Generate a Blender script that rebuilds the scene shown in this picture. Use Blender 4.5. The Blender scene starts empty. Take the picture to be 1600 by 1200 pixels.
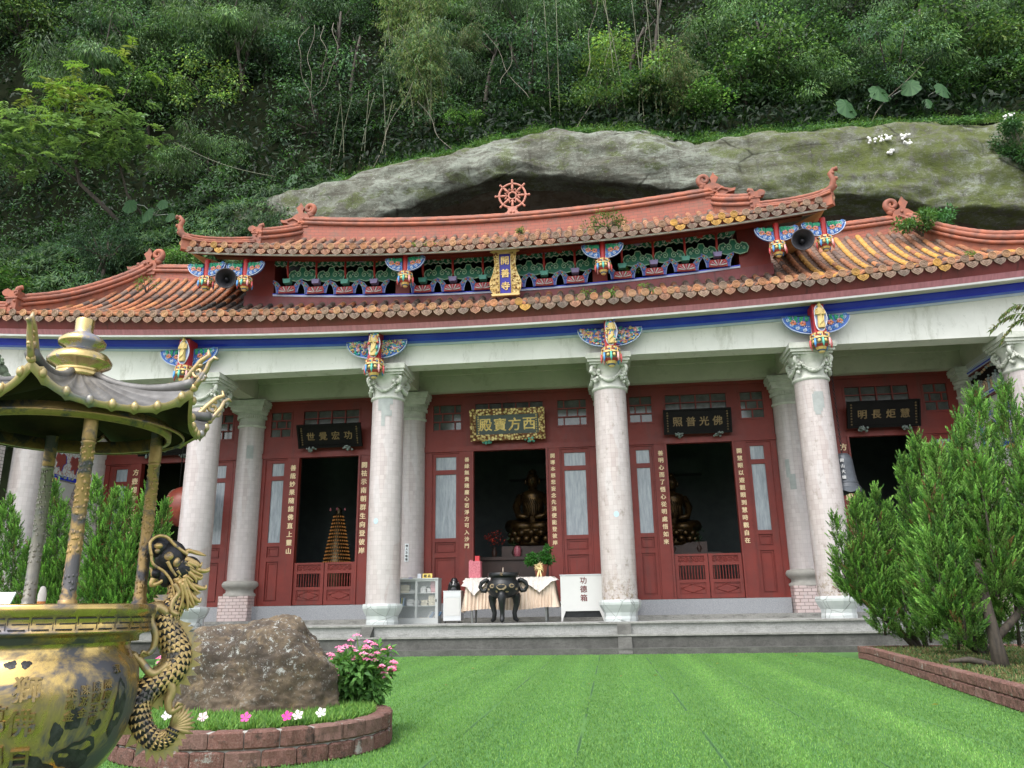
import bpy, bmesh, math, random
import numpy as np
from mathutils import Vector, Matrix, Euler, noise as mnoise
random.seed(7); RNG = np.random.default_rng(11)
PI = math.pi; R_ = math.radians
sc = bpy.context.scene; COL = sc.collection

# ---------------------------------------------------------------- camera, sky, sun, exposure
cam_d = bpy.data.cameras.new("camera"); cam = bpy.data.objects.new("camera", cam_d); COL.objects.link(cam)
CX, CY, CZ = 2.8999, -21.4013, 1.0
yaw, pitch, roll = 0.113736, 0.277347, 0.01588
cam_d.sensor_width = 36; cam_d.lens = 1251.63 / 1600 * 36; cam_d.clip_start = .05; cam_d.clip_end = 2000
cam.matrix_world = (Matrix.Translation((CX, CY, CZ)) @ Matrix.Rotation(yaw, 4, 'Z') @
                    Matrix.Rotation(PI/2 + pitch, 4, 'X') @ Matrix.Rotation(-roll, 4, 'Z'))
sc.camera = cam
w = bpy.data.worlds.new("World"); sc.world = w; w.use_nodes = True
nt = w.node_tree; nt.nodes.clear()
sky = nt.nodes.new('ShaderNodeTexSky'); sky.sky_type = 'NISHITA'; sky.sun_disc = False
SUN_EL, SUN_AZ = R_(58), R_(205)     # azimuth from +Y clockwise: behind the camera, a little left
sky.sun_elevation = SUN_EL; sky.sun_rotation = SUN_AZ; sky.air_density = 1; sky.dust_density = 3; sky.ozone_density = 1
hs = nt.nodes.new('ShaderNodeHueSaturation'); hs.inputs['Saturation'].default_value = .28
bg = nt.nodes.new('ShaderNodeBackground'); bg.inputs['Strength'].default_value = .15
ow = nt.nodes.new('ShaderNodeOutputWorld')
nt.links.new(sky.outputs[0], hs.inputs['Color']); nt.links.new(hs.outputs[0], bg.inputs[0]); nt.links.new(bg.outputs[0], ow.inputs[0])
sd = bpy.data.lights.new("sun", 'SUN'); sd.energy = .65; sd.angle = R_(25); sd.color = (1, .96, .9)
so = bpy.data.objects.new("sun", sd); COL.objects.link(so)
d = Vector((math.sin(SUN_AZ)*math.cos(SUN_EL), math.cos(SUN_AZ)*math.cos(SUN_EL), math.sin(SUN_EL)))
so.rotation_euler = d.to_track_quat('Z', 'Y').to_euler()
sc.view_settings.view_transform = 'Standard'; sc.view_settings.look = 'None'
sc.view_settings.gamma = 1; sc.view_settings.exposure = 1.55
sc.cycles.max_bounces = 6; sc.cycles.diffuse_bounces = 3; sc.cycles.glossy_bounces = 3; sc.cycles.transmission_bounces = 3
sc.cycles.transparent_max_bounces = 6; sc.cycles.use_denoising = True

# ---------------------------------------------------------------- materials
class NT:
    def __init__(s, name):
        s.m = bpy.data.materials.new(name); s.m.use_nodes = True; s.t = s.m.node_tree
        s.b = s.t.nodes['Principled BSDF']; s.o = s.t.nodes['Material Output']
    def n(s, kind, **kw):
        q = s.t.nodes.new('ShaderNode' + kind)
        for k, v in kw.items():
            if hasattr(q, k) and not k.startswith('i_'): setattr(q, k, v)
        return q
    def l(s, a, b): s.t.links.new(a, b)
    def coord(s, which='Object', scale=(1, 1, 1), loc=(0, 0, 0)):
        c = s.n('TexCoord'); m = s.n('Mapping'); m.inputs['Scale'].default_value = scale; m.inputs['Location'].default_value = loc
        s.l(c.outputs[which], m.inputs[0]); return m.outputs[0]
    def noise(s, scale=5, detail=4, rough=.55, vec=None, dist=0):
        q = s.n('TexNoise'); q.inputs['Scale'].default_value = scale; q.inputs['Detail'].default_value = detail
        q.inputs['Roughness'].default_value = rough; q.inputs['Distortion'].default_value = dist
        s.l(vec if vec is not None else s.coord(), q.inputs['Vector']); return q.outputs['Fac']
    def vor(s, scale=5, vec=None, feature='F1', out='Distance'):
        q = s.n('TexVoronoi'); q.feature = feature; q.inputs['Scale'].default_value = scale
        s.l(vec if vec is not None else s.coord(), q.inputs['Vector']); return q.outputs[out]
    def ramp(s, fac, lo, hi, a=0., b=1.):
        q = s.n('MapRange'); q.inputs[1].default_value = lo; q.inputs[2].default_value = hi
        q.inputs[3].default_value = a; q.inputs[4].default_value = b; s.l(fac, q.inputs[0]); return q.outputs[0]
    def mix(s, fac, a, b, mode='MIX'):
        q = s.n('Mix'); q.data_type = 'RGBA'; q.blend_type = mode
        for v, i in ((fac, 0), (a, 6), (b, 7)):
            if isinstance(v, (int, float)): q.inputs[i].default_value = v
            elif isinstance(v, tuple): q.inputs[i].default_value = (*v, 1) if len(v) == 3 else v
            else: s.l(v, q.inputs[i])
        return q.outputs[2]
    def math(s, op, a, b=0.):
        q = s.n('Math'); q.operation = op
        for v, i in ((a, 0), (b, 1)):
            if isinstance(v, (int, float)): q.inputs[i].default_value = v
            else: s.l(v, q.inputs[i])
        return q.outputs[0]
    def attr(s, name='Col'):
        q = s.n('Attribute'); q.attribute_name = name; return q.outputs['Color']
    def base(s, c):
        if isinstance(c, tuple): s.b.inputs['Base Color'].default_value = (*c, 1)
        else: s.l(c, s.b.inputs['Base Color'])
    def set(s, rough=None, metal=None, spec=None):
        for v, k in ((rough, 'Roughness'), (metal, 'Metallic'), (spec, 'Specular IOR Level')):
            if v is None: continue
            if isinstance(v, (int, float)): s.b.inputs[k].default_value = v
            else: s.l(v, s.b.inputs[k])
    def bump(s, h, strength=.3, dist=.02):
        q = s.n('Bump'); q.inputs['Strength'].default_value = strength; q.inputs['Distance'].default_value = dist
        s.l(h, q.inputs['Height']); s.l(q.outputs[0], s.b.inputs['Normal'])

def simple(name, c, rough=.6, metal=0, var=.25, sc_=3, bump=.15, bsc=40, c2=None, streak=None, spec=.5):
    m = NT(name); vec = m.coord(scale=streak or (1, 1, 1))
    f = m.noise(sc_, 5, .6, vec)
    c2 = c2 or tuple(x*(1-var) for x in c)
    col = m.mix(m.ramp(f, .35, .65), c, c2)
    m.base(col); m.set(rough, metal, spec)
    if bump: m.bump(m.noise(bsc, 3, .6), bump, .01)
    return m.m

def stained(name, c, c2, rough, stain, k=.6, sx=1.6, sz=.25, cracks=True, bmp=.1):
    m = NT(name); f = m.noise(1.1, 6, .65); col = m.mix(m.ramp(f, .38, .66), c, c2)
    s1 = m.noise(1.6, 8, .75, m.coord(scale=(sx, 1, sz))); col = m.mix(m.ramp(s1, .54, .68, 0, k), col, stain)
    s2 = m.noise(7, 8, .8, m.coord(scale=(sx, 1, .12), loc=(3, 1, 4))); col = m.mix(m.ramp(s2, .58, .70, 0, k*.7), col, stain)
    s3 = m.noise(5, 9, .8, m.coord(loc=(7, 7, 7))); col = m.mix(m.ramp(s3, .60, .70, 0, k*.8), col, tuple(x*.6 for x in stain))
    if cracks:
        n_ = m.n('TexNoise'); n_.inputs['Scale'].default_value = 3; n_.inputs['Detail'].default_value = 5; mp = m.mix(.12, m.coord(), n_.outputs['Color']); v = m.vor(.7, mp, 'DISTANCE_TO_EDGE'); col = m.mix(m.ramp(v, .001, .004, .6, 0), col, tuple(x*.4 for x in stain))
    m.base(col); m.set(m.ramp(s3, .4, .7, rough, min(1, rough+.2))); m.bump(m.noise(22, 4), bmp, .01); return m.m

def attr_mat(name, rough=.55, metal=0, dirt=.25, bump=.1, bsc=30, dsc=6):
    m = NT(name); a = m.attr()
    f = m.ramp(m.noise(dsc, 5, .6), .35, .7)
    m.base(m.mix(m.math('MULTIPLY', f, dirt), a, (.05, .045, .04))); m.set(rough, metal)
    if bump: m.bump(m.noise(bsc, 3), bump, .01)
    return m.m

MAT = {}
MAT['paint'] = attr_mat('carved_paint', .45, 0, .15)
MAT['matte'] = attr_mat('matte_paint', .8, 0, .15)
MAT['tile'] = attr_mat('terracotta', .7, 0, .45, .35, 25, 3.5)
MAT['red'] = stained('red_timber_paint', (.19, .022, .014), (.14, .017, .012), .5, (.10, .028, .022), .7, 3, .3, False, .15)
MAT['darkred'] = stained('maroon_fascia_paint', (.19, .035, .035), (.12, .023, .024), .45, (.05, .018, .018), .8, 5, .15, False, .05)
MAT['pink'] = simple('faded_pink_edge', (.50, .20, .23), .5, 0, var=.25, streak=(5, 1, 1))
MAT['white'] = simple('white_painted_edge', (.78, .76, .76), .5, 0, var=.12)
MAT['cream'] = stained('soffit_cream_paint', (.47, .465, .37), (.41, .41, .32), .7, (.25, .24, .17), .5, 1, 1, False)
MAT['beam'] = stained('pale_green_beam_paint', (.73, .725, .675), (.65, .65, .60), .6, (.36, .36, .29), .6, 1.6, .4, False)
MAT['capital'] = simple('pale_grey_green_stucco', (.56, .57, .51), .75, 0, c2=(.38, .40, .34), sc_=3.5, bump=.3)
MAT['blue'] = simple('cobalt_blue_molding', (.012, .03, .55), .4, 0, c2=(.025, .055, .62), sc_=1.5, bump=.03)
MAT['bluelight'] = simple('sky_blue_molding', (.09, .17, .65), .4, 0, var=.15, bump=.03)
MAT['bluepale'] = simple('pale_blue_molding_edge', (.50, .56, .70), .5, 0, var=.1)
MAT['granite'] = NT('grey_granite')
m = MAT['granite']; m.base(m.mix(m.ramp(m.noise(90, 2, .8), .35, .65), (.20, .21, .225), (.36, .37, .39))); m.set(.45); MAT['granite'] = m.m
m = NT('veined_marble'); v = m.vor(2.6, m.coord(scale=(1, 1, .8)), 'DISTANCE_TO_EDGE')
m.base(m.mix(m.ramp(v, 0, .02, 1, 0), m.mix(m.noise(4, 4), (.40, .43, .43), (.52, .55, .54)), (.16, .17, .16))); m.set(.3); MAT['marble'] = m.m
def concrete(name, a, b, stain=.5):
    m = NT(name); f = m.noise(2.2, 8, .7); g = m.noise(28, 4, .7)
    c = m.mix(m.ramp(f, .35, .68), a, b); c = m.mix(m.ramp(g, .4, .75, 0, .5), c, tuple(x*.4 for x in b))
    s_ = m.noise(3, 6, .7, m.coord(scale=(1.2, 1, 5), loc=(4, 2, 1)))
    c = m.mix(m.ramp(s_, .52, .66, 0, stain), c, (.045, .045, .04))
    m.base(c); m.set(.85); m.bump(g, .25, .01); return m.m
MAT['concrete'] = concrete('platform_concrete', (.33, .335, .32), (.24, .245, .235), .35)
MAT['step'] = concrete('stained_step_concrete', (.115, .115, .105), (.055, .055, .05), .7)
MAT['steppale'] = concrete('pale_concrete', (.30, .30, .28), (.20, .20, .185), .6)

def tiles(name, bw, bh, c1, c2, mort, off=0, ms=.006, stain=.25, rough=.35):
    m = NT(name); vec = m.coord('UV')
    q = m.n('TexBrick'); q.offset = off; q.inputs['Scale'].default_value = 1
    q.inputs['Brick Width'].default_value = bw; q.inputs['Row Height'].default_value = bh; q.inputs['Mortar Size'].default_value = ms
    q.inputs['Color1'].default_value = (*c1, 1); q.inputs['Color2'].default_value = (*c2, 1); q.inputs['Mortar'].default_value = (*mort, 1)
    q.inputs['Bias'].default_value = -.1; m.l(vec, q.inputs['Vector'])
    # broad colour changes from one run of tiles to the next
    vr = m.vor(1, m.coord('UV', (1/bw/2, 1/bh/9, 1)), 'F1', 'Color')
    bwn = m.n('RGBToBW'); m.l(vr, bwn.inputs[0])
    c = m.mix(m.ramp(bwn.outputs[0], .2, .9, 0, .4), q.outputs['Color'], (.50, .49, .50))
    g = m.noise(5, 8, .75, m.coord('UV', (1, .6, 1)))
    c = m.mix(m.ramp(g, .55, .7, 0, stain), c, (.16, .14, .10))
    m.base(c); m.set(rough); m.bump(q.outputs['Fac'], -.4, .006); return m.m
MAT['coltile'] = tiles('pink_white_mosaic_tile', .115, .125, (.45, .395, .385), (.375, .325, .315), (.31, .26, .255), 0, .003, .25)
MAT['coltile_worn'] = tiles('weathered_mosaic_tile', .115, .125, (.45, .395, .38), (.375, .315, .30), (.30, .25, .235), 0, .003, .75)
m_ = MAT['coltile_worn']; q_ = NT('tmp_nodes'); q_.m = m_; q_.t = m_.node_tree; q_.b = m_.node_tree.nodes['Principled BSDF']
lk = q_.b.inputs['Base Color'].links[0].from_socket; zs_ = q_.n('SeparateXYZ'); tc_ = q_.n('TexCoord'); q_.l(tc_.outputs['Object'], zs_.inputs[0])
wf = q_.math('MULTIPLY', q_.ramp(zs_.outputs[2], 1.3, 2.1, 1, 0), q_.ramp(q_.noise(7, 8, .8), .50, .56)); cc_ = q_.mix(q_.math('MULTIPLY', wf, .8), lk, (.20, .15, .09))
wf2 = q_.math('MULTIPLY', q_.ramp(zs_.outputs[2], 1.3, 1.9, 1, 0), q_.ramp(q_.noise(12, 8, .8, q_.coord(loc=(2, 2, 2))), .57, .60)); q_.base(q_.mix(q_.math('MULTIPLY', wf2, .9), cc_, (.04, .035, .025)))
MAT['pinkbrick'] = tiles('pink_wall_tile', .225, .095, (.56, .45, .43), (.50, .39, .37), (.17, .12, .11), .5, .009, .3)
MAT['torus'] = simple('grey_stucco_base', (.34, .33, .30), .8, 0, var=.2, sc_=5, bump=.2)
m = NT('old_window_glass'); f = m.noise(2.5, 6, .7, m.coord(scale=(6, 1, .8)))
m.base(m.mix(m.ramp(f, .35, .7), (.20, .23, .26), (.36, .40, .43))); m.set(.25, 0, .6); MAT['frosted'] = m.m
m = NT('dark_transom_glass'); f = m.noise(1.5, 5, .7, m.coord(scale=(2, 1, 2)))
m.base(m.mix(m.ramp(f, .4, .7), (.055, .062, .058), (.11, .12, .115))); m.set(.12, 0, .7); MAT['darkglass'] = m.m
MAT['black'] = simple('black_lacquer', (.007, .006, .006), .6, 0, var=.4, bump=.1)
MAT['black'].node_tree.nodes['Principled BSDF'].inputs['Specular IOR Level'].default_value = .15
MAT['plaquegrey'] = simple('slate_green_field', (.075, .095, .095), .6, 0, var=.2, sc_=8)
m = NT('gilt'); f = m.noise(12, 6, .7); m.base(m.mix(m.ramp(f, .4, .65), (.80, .60, .24), (.50, .32, .09))); m.set(.42, .3); m.bump(m.noise(35, 3), .3, .01); MAT['gold'] = m.m
MAT['goldpaint'] = simple('gold_lettering', (.66, .52, .26), .5, .2, var=.25, bump=0)
MAT['dimgold'] = simple('dull_gold_lettering', (.24, .16, .07), .55, .2, var=.4, bump=0, sc_=10)
MAT['letter'] = simple('cream_gold_lettering', (.85, .66, .40), .6, 0, var=.15, bump=0)
m = NT('carved_gilt_frame'); f = m.noise(9, 5, .7); g = m.vor(13)
c = m.mix(m.ramp(g, .35, .6), (.75, .58, .26), (.16, .06, .02)); m.base(c); m.set(.45, .4); m.bump(g, -1, .05); MAT['giltcarve'] = m.m
MAT['steel'] = simple('brushed_stainless', (.62, .63, .65), .33, .75, var=.1, streak=(1, 1, 12), bump=.03)
MAT['greymetal'] = simple('grey_enamel_metal', (.42, .44, .43), .45, .1, var=.08, bump=.03)
MAT['whitepanel'] = simple('pale_painted_metal', (.52, .52, .51), .4, .1, var=.07, sc_=1.3, bump=.03)
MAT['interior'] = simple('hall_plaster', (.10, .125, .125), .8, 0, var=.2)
MAT['darkwood'] = simple('dark_altar_wood', (.05, .022, .014), .5, 0, var=.4)
MAT['horn'] = simple('grey_horn_metal', (.075, .075, .085), .35, .5, var=.4, sc_=6)
MAT['iron'] = simple('black_cast_iron', (.022, .024, .026), .42, .5, var=.5, sc_=7, bump=.25)
MAT['bronze'] = simple('dark_bronze', (.10, .075, .04), .4, .8, var=.6, sc_=5, bump=.2)

# ---------------------------------------------------------------- mesh building
class MB:
    def __init__(s): s.V = []; s.F = []; s.C = []; s.S = []; s.UV = []; s.c = (.5, .5, .5); s.M = Matrix.Identity(4); s.hasuv = False
    def col(s, *c): s.c = c[0] if len(c) == 1 else c; return s
    def at(s, loc=(0, 0, 0), rot=(0, 0, 0), sc=(1, 1, 1)):
        s.M = Matrix.LocRotScale(Vector(loc), Euler(rot), Vector(sc)); return s
    def mesh(s, vs, fs, smooth=False, uvs=None):
        o = len(s.V); s.V += [tuple(s.M @ Vector(v)) for v in vs]
        for i, f in enumerate(fs):
            s.F.append(tuple(o + k for k in f)); s.C.append(s.c); s.S.append(smooth)
            s.UV.append(uvs[i] if uvs else None)
        if uvs: s.hasuv = True
        return s
    def box(s, x0, x1, y0, y1, z0, z1, uv=False):
        vs = [(x0, y0, z0), (x1, y0, z0), (x1, y1, z0), (x0, y1, z0), (x0, y0, z1), (x1, y0, z1), (x1, y1, z1), (x0, y1, z1)]
        fs = [(0, 3, 2, 1), (4, 5, 6, 7), (0, 1, 5, 4), (1, 2, 6, 5), (2, 3, 7, 6), (3, 0, 4, 7)]
        uvs = None
        if uv:
            uvs = []
            for f in fs:
                n = 2 if f in (fs[0], fs[1]) else (1 if f in (fs[2], fs[4]) else 0)
                uvs.append([((vs[k][1], vs[k][2]) if n == 0 else (vs[k][0], vs[k][2]) if n == 1 else (vs[k][0], vs[k][1])) for k in f])
        return s.mesh(vs, fs, False, uvs)
    def cbox(s, cx, cy, cz, sx, sy, sz): return s.box(cx-sx/2, cx+sx/2, cy-sy/2, cy+sy/2, cz-sz/2, cz+sz/2)
    def lathe(s, prof, n=24, cx=0, cy=0, smooth=True, uv=False, a0=0., sq=None, cap=True):
        vs = []; fs = []; uvs = []
        for r, z in prof:
            for k in range(n):
                a = a0 + 2*PI*k/n; rr = r if sq is None else r*sq(a)
                vs.append((cx + rr*math.cos(a), cy + rr*math.sin(a), z))
        for i in range(len(prof)-1):
            for k in range(n):
                k2 = (k+1) % n
                fs.append((i*n+k, i*n+k2, (i+1)*n+k2, (i+1)*n+k))
                r = max(prof[0][0], prof[i][0])
                uvs.append([(2*PI*k/n*r, prof[i][1]), (2*PI*(k+1)/n*r, prof[i][1]), (2*PI*(k+1)/n*r, prof[i+1][1]), (2*PI*k/n*r, prof[i+1][1])])
        s.mesh(vs, fs, smooth, uvs if uv else None)
        if cap:
            m_ = len(prof)-1
            s.mesh([vs[k] for k in range(n)], [tuple(range(n-1, -1, -1))], False, [[(0, 0)]*n] if uv else None)
            s.mesh([vs[m_*n+k] for k in range(n)], [tuple(range(n))], False, [[(0, 0)]*n] if uv else None)
        return s
    def tube(s, pts, r, n=8, smooth=True, closed=False, cap=True):
        pts = [Vector(p) for p in pts]; m_ = len(pts); rs = r if isinstance(r, (list, tuple)) else [r]*m_
        vs = []; up = None
        for i, p in enumerate(pts):
            t = (pts[(i+1) % m_] - pts[i-1]) if closed else (pts[min(i+1, m_-1)] - pts[max(i-1, 0)])
            if t.length < 1e-9: t = Vector((0, 0, 1))
            t.normalize()
            if up is None:
                up = Vector((0, 0, 1)) if abs(t.z) < .9 else Vector((0, 1, 0))
            a = t.cross(up)
            if a.length < 1e-6: a = t.cross(Vector((1, .3, 0)))
            a.normalize(); up = a.cross(t)
            for k in range(n):
                th = 2*PI*k/n; q = p + (a*math.cos(th) + up*math.sin(th))*rs[i]; vs.append(tuple(q))
        fs = []
        for i in range(m_ if closed else m_-1):
            j = (i+1) % m_
            for k in range(n):
                k2 = (k+1) % n; fs.append((i*n+k, i*n+k2, j*n+k2, j*n+k))
        if cap and not closed:
            fs.append(tuple(range(n-1, -1, -1))); fs.append(tuple((m_-1)*n+k for k in range(n)))
        return s.mesh(vs, fs, smooth)
    def prism(s, poly, y0, y1, smooth=False):
        """polygon in XZ extruded along Y"""
        n = len(poly); vs = [(x, y0, z) for x, z in poly] + [(x, y1, z) for x, z in poly]
        ar = sum(poly[i][0]*poly[(i+1) % n][1] - poly[(i+1) % n][0]*poly[i][1] for i in range(n))
        f0 = tuple(range(n)); f1 = tuple(range(2*n-1, n-1, -1))
        if ar < 0: f0, f1 = f0[::-1], f1[::-1]
        fs = [f0, f1]
        for i in range(n):
            j = (i+1) % n; q = (i, n+i, n+j, j); fs.append(q if ar > 0 else q[::-1])
        return s.mesh(vs, fs, smooth)
    def ball(s, c, r, n=10, m_=6):
        rx, ry, rz = (r, r, r) if isinstance(r, (int, float)) else r
        vs = [(c[0], c[1], c[2]-rz)]
        for i in range(1, m_):
            p = -PI/2 + PI*i/m_
            for k in range(n):
                a = 2*PI*k/n; vs.append((c[0]+rx*math.cos(p)*math.cos(a), c[1]+ry*math.cos(p)*math.sin(a), c[2]+rz*math.sin(p)))
        vs.append((c[0], c[1], c[2]+rz)); fs = []
        for k in range(n): fs.append((0, 1+(k+1) % n, 1+k)); fs.append((len(vs)-1, 1+(m_-2)*n+k, 1+(m_-2)*n+(k+1) % n))
        for i in range(m_-2):
            for k in range(n):
                a = 1+i*n; fs.append((a+k, a+(k+1) % n, a+n+(k+1) % n, a+n+k))
        return s.mesh(vs, fs, True)
    def build(s, name, mat, parent=None):
        me = bpy.data.meshes.new(name); me.from_pydata(s.V, [], s.F); me.polygons.foreach_set('use_smooth', s.S)
        if s.hasuv:
            uv = me.uv_layers.new(name='UVMap'); buf = []
            for f, u in zip(s.F, s.UV): buf += [c for q in (u or [(0, 0)]*len(f)) for c in q]
            uv.data.foreach_set('uv', buf)
        ca = me.color_attributes.new('Col', 'FLOAT_COLOR', 'CORNER'); buf = []
        for f, c in zip(s.F, s.C): buf += [c[0], c[1], c[2], 1.]*len(f)
        ca.data.foreach_set('color', buf)
        me.materials.append(MAT[mat] if isinstance(mat, str) else mat); me.update()
        o = bpy.data.objects.new(name, me); COL.objects.link(o)
        if parent is not None: o.parent = parent; o.matrix_parent_inverse = Matrix.Translation(-Vector(parent.location)) if parent.rotation_euler[:] == (0, 0, 0) else parent.matrix_basis.inverted()
        return o
def spiral(cx, cz, r0, r1, a0, turns, n=16, y=0., sgn=1):
    return [(cx + (r0+(r1-r0)*i/n)*math.cos(a0+sgn*2*PI*turns*i/n), y, cz + (r0+(r1-r0)*i/n)*math.sin(a0+sgn*2*PI*turns*i/n)) for i in range(n+1)]
def tag(o, label=None, cat=None, group=None, kind=None):
    for k, v in (('label', label), ('category', cat), ('group', group), ('kind', kind)):
        if v: o[k] = v
    return o
def thing(name, loc, label, cat, group=None, rotz=0):
    o = bpy.data.objects.new(name, None); COL.objects.link(o); o.location = loc; o.rotation_euler = (0, 0, rotz)
    o.empty_display_size = .2; tag(o, label, cat, group); bpy.context.view_layer.update() if False else None
    return o
def copy_tree(o, parent=None, loc=None):
    c = o.copy(); COL.objects.link(c)
    if parent is not None: c.parent = parent
    for ch in list(o.children): copy_tree(ch, c)
    if loc is not None: c.location = loc
    return c
_glyph = {}
def glyph(ch, off):
    """vertices and faces of one character at size 1, centred on its own cell"""
    if (ch, off) not in _glyph:
        cu = bpy.data.curves.new('g', 'FONT'); cu.body = ch; cu.size = 1; cu.extrude = 0; cu.offset = off; cu.resolution_u = 2; cu.align_x = 'LEFT'
        t = bpy.data.objects.new('g', cu); COL.objects.link(t); dg = bpy.context.evaluated_depsgraph_get()
        me = bpy.data.meshes.new_from_object(t.evaluated_get(dg)); bpy.data.objects.remove(t); bpy.data.curves.remove(cu)
        v = [tuple(q.co) for q in me.vertices]; f = [tuple(q.vertices) for q in me.polygons]; bpy.data.meshes.remove(me)
        xs = [q[0] for q in v]; ys = [q[1] for q in v]; cx = (min(xs)+max(xs))/2; cy = (min(ys)+max(ys))/2
        _glyph[(ch, off)] = ([(q[0]-cx, q[1]-cy, 0) for q in v], f)
    return _glyph[(ch, off)]
def text_mesh(name, s, size, mat, parent, M, ext=.01, off=.003, vert=False, line=1, pitch=None, bold=.022):
    """raised writing: each character a solid of its own height, all in one mesh"""
    b = MB(); n = len(s); pitch = pitch or size*1.12
    for i, ch in enumerate(s):
        if ch == ' ': continue
        v, f = glyph(ch, 0.0); k = (n-1)/2-i; dx, dy = (0, k*pitch) if vert else (-k*pitch, 0); w_ = bold*size
        cnt = {}
        for q in f:
            for a_, b_ in zip(q, q[1:]+q[:1]): cnt[(a_, b_)] = 1
        side = [(a_, b_) for a_, b_ in cnt if (b_, a_) not in cnt]; nv = len(v)
        for j_, (ox, oy) in enumerate(((0, 0), (w_, w_*.3), (-w_, -w_*.3), (w_*.2, -w_)) if w_ else ((0, 0),)):
            e_ = ext*(1-.06*j_); top = [(q[0]*size+dx+ox, q[1]*size+dy+oy, e_) for q in v]; bot = [(p[0], p[1], -e_) for p in top]
            b.mesh(top+bot, list(f)+[tuple(nv+j for j in q[::-1]) for q in f]+[(a_+nv, b_+nv, b_, a_) for a_, b_ in side])
    b.V = [tuple(M @ Vector(q)) for q in b.V]; return b.build(name, mat, parent)
def face_front(x, y, z, tilt=0.): return Matrix.Translation((x, y, z)) @ Matrix.Rotation(PI/2 + tilt, 4, 'X')
# ================================================================ the ground
ZP = .734
def lawn_mat():
    m = NT('artificial_turf')
    f = m.noise(1.1, 3, .5, m.coord(scale=(2.2, .035, 1))); g = m.noise(60, 3, .8, m.coord(scale=(1, .45, 1))); h = m.noise(.7, 4, .6)
    c = m.mix(m.ramp(f, .38, .62), (.105, .235, .062), (.125, .26, .068))
    s1 = m.noise(5, 2, .5, m.coord(scale=(1.3, .02, 1), loc=(3.1, 0, 0)))
    c = m.mix(m.ramp(s1, .58, .68, 0, .5), c, (.045, .145, .06))
    def stripe(x0, wd, slant, colr, k):
        nonlocal c
        q = m.n('SeparateXYZ'); cc = m.n('TexCoord'); m.l(cc.outputs['Object'], q.inputs[0])
        xx = m.math('ADD', q.outputs[0], m.math('MULTIPLY', m.math('ADD', q.outputs[1], 15), slant))
        d_ = m.math('ABSOLUTE', m.math('SUBTRACT', xx, x0))
        c = m.mix(m.math('MULTIPLY', m.ramp(d_, wd*.3, wd, 1, 0), k), c, colr)
    stripe(4.12, .20, -.03, (.18, .32, .07), .45); stripe(5.35, .24, -.03, (.18, .32, .07), .45); stripe(-1.2, .4, .12, (.16, .30, .06), .3)
    q = m.n('SeparateXYZ'); cc = m.n('TexCoord'); m.l(cc.outputs['Object'], q.inputs[0])
    fr = m.math('ABSOLUTE', m.math('SUBTRACT', m.math('FRACT', m.math('ADD', m.math('DIVIDE', q.outputs[0], 1.015), .93)), .5))
    br = m.ramp(m.noise(.8, 2, .5, m.coord(scale=(1, .7, 1))), .40, .50)
    c = m.mix(m.math('MULTIPLY', m.math('MULTIPLY', m.ramp(fr, .006, .013, 1, 0), br), .8), c, (.012, .03, .03))
    c = m.mix(m.ramp(g, .3, .72, 0, .65), c, (.04, .12, .03)); c = m.mix(m.ramp(h, .4, .75, 0, .35), c, (.045, .14, .033))
    m.base(c); m.set(.75, 0, .25); m.bump(g, .9, .02); return m.m
MAT['turf'] = lawn_mat()
MAT['plaza'] = concrete('plaza_paving', (.20, .20, .19), (.13, .13, .12), .4)
b = MB(); b.mesh([(-600, -600, -.012), (600, -600, -.012), (600, 600, -.012), (-600, 600, -.012)], [(0, 1, 2, 3)])
tag(b.build('ground', 'plaza'), kind='structure')
b = MB(); b.mesh([(-19, -24, 0), (17, -24, 0), (17, -1.0, 0), (-19, -1.0, 0)], [(0, 1, 2, 3)])
lawn = b.build('lawn', 'turf'); tag(lawn, kind='structure')

# ================================================================ temple hall
T = thing('temple_hall', (0, 0, 0), 'large temple hall with orange tiled double roof and tiled columns under the rock overhang', 'temple')
def kx(x, k): return k*x*x
XS = [-17+34*i/68 for i in range(69)]
# platform and steps
b = MB(); b.box(-19, 19, -.604, 9.8, 0, ZP); b.build('platform', 'concrete', T)
b = MB(); b.box(-19, 19, -.66, -.604, ZP-.05, ZP-.012); b.build('platform_edge', 'steppale', T)
b = MB(); b.box(-19, 19, -1.02, -.604, 0, .40); b.build('step', 'step', T)
b = MB(); b.box(-19, 19, -1.06, -.604, .40, .44); b.build('step', 'steppale', T)
b = MB(); b.box(-19, 19, -1.42, -1.02, 0, .135); b.build('step', 'step', T)
for x0, x1 in ((3.04, 3.37), (-3.42, -3.12)):
    b = MB(); b.mesh([(x0, -.6, 0), (x0, -1.5, 0), (x0, -1.5, .03), (x0, -.61, .72), (x0, -.6, .72), (x1, -.6, 0), (x1, -1.5, 0), (x1, -1.5, .03), (x1, -.61, .72), (x1, -.6, .72)],
        [(0, 4, 3, 2, 1), (5, 6, 7, 8, 9), (1, 2, 7, 6), (2, 3, 8, 7), (3, 4, 9, 8)]); b.build('stair_cheek', 'step', T)
b = MB(); b.box(-13.2, 13.2, 2.25, 2.86, ZP, .86); b.build('ledge', 'steppale', T)
for x0, x1 in ((-13.3, -8.95), (-8.0, -3.6), (-2.65, 2.65), (3.6, 8.0), (8.95, 13.3)):
    b = MB(); b.box(x0, x1, 2.86, 3.2, .86, 1.283); b.build('sill', 'granite', T)

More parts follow.
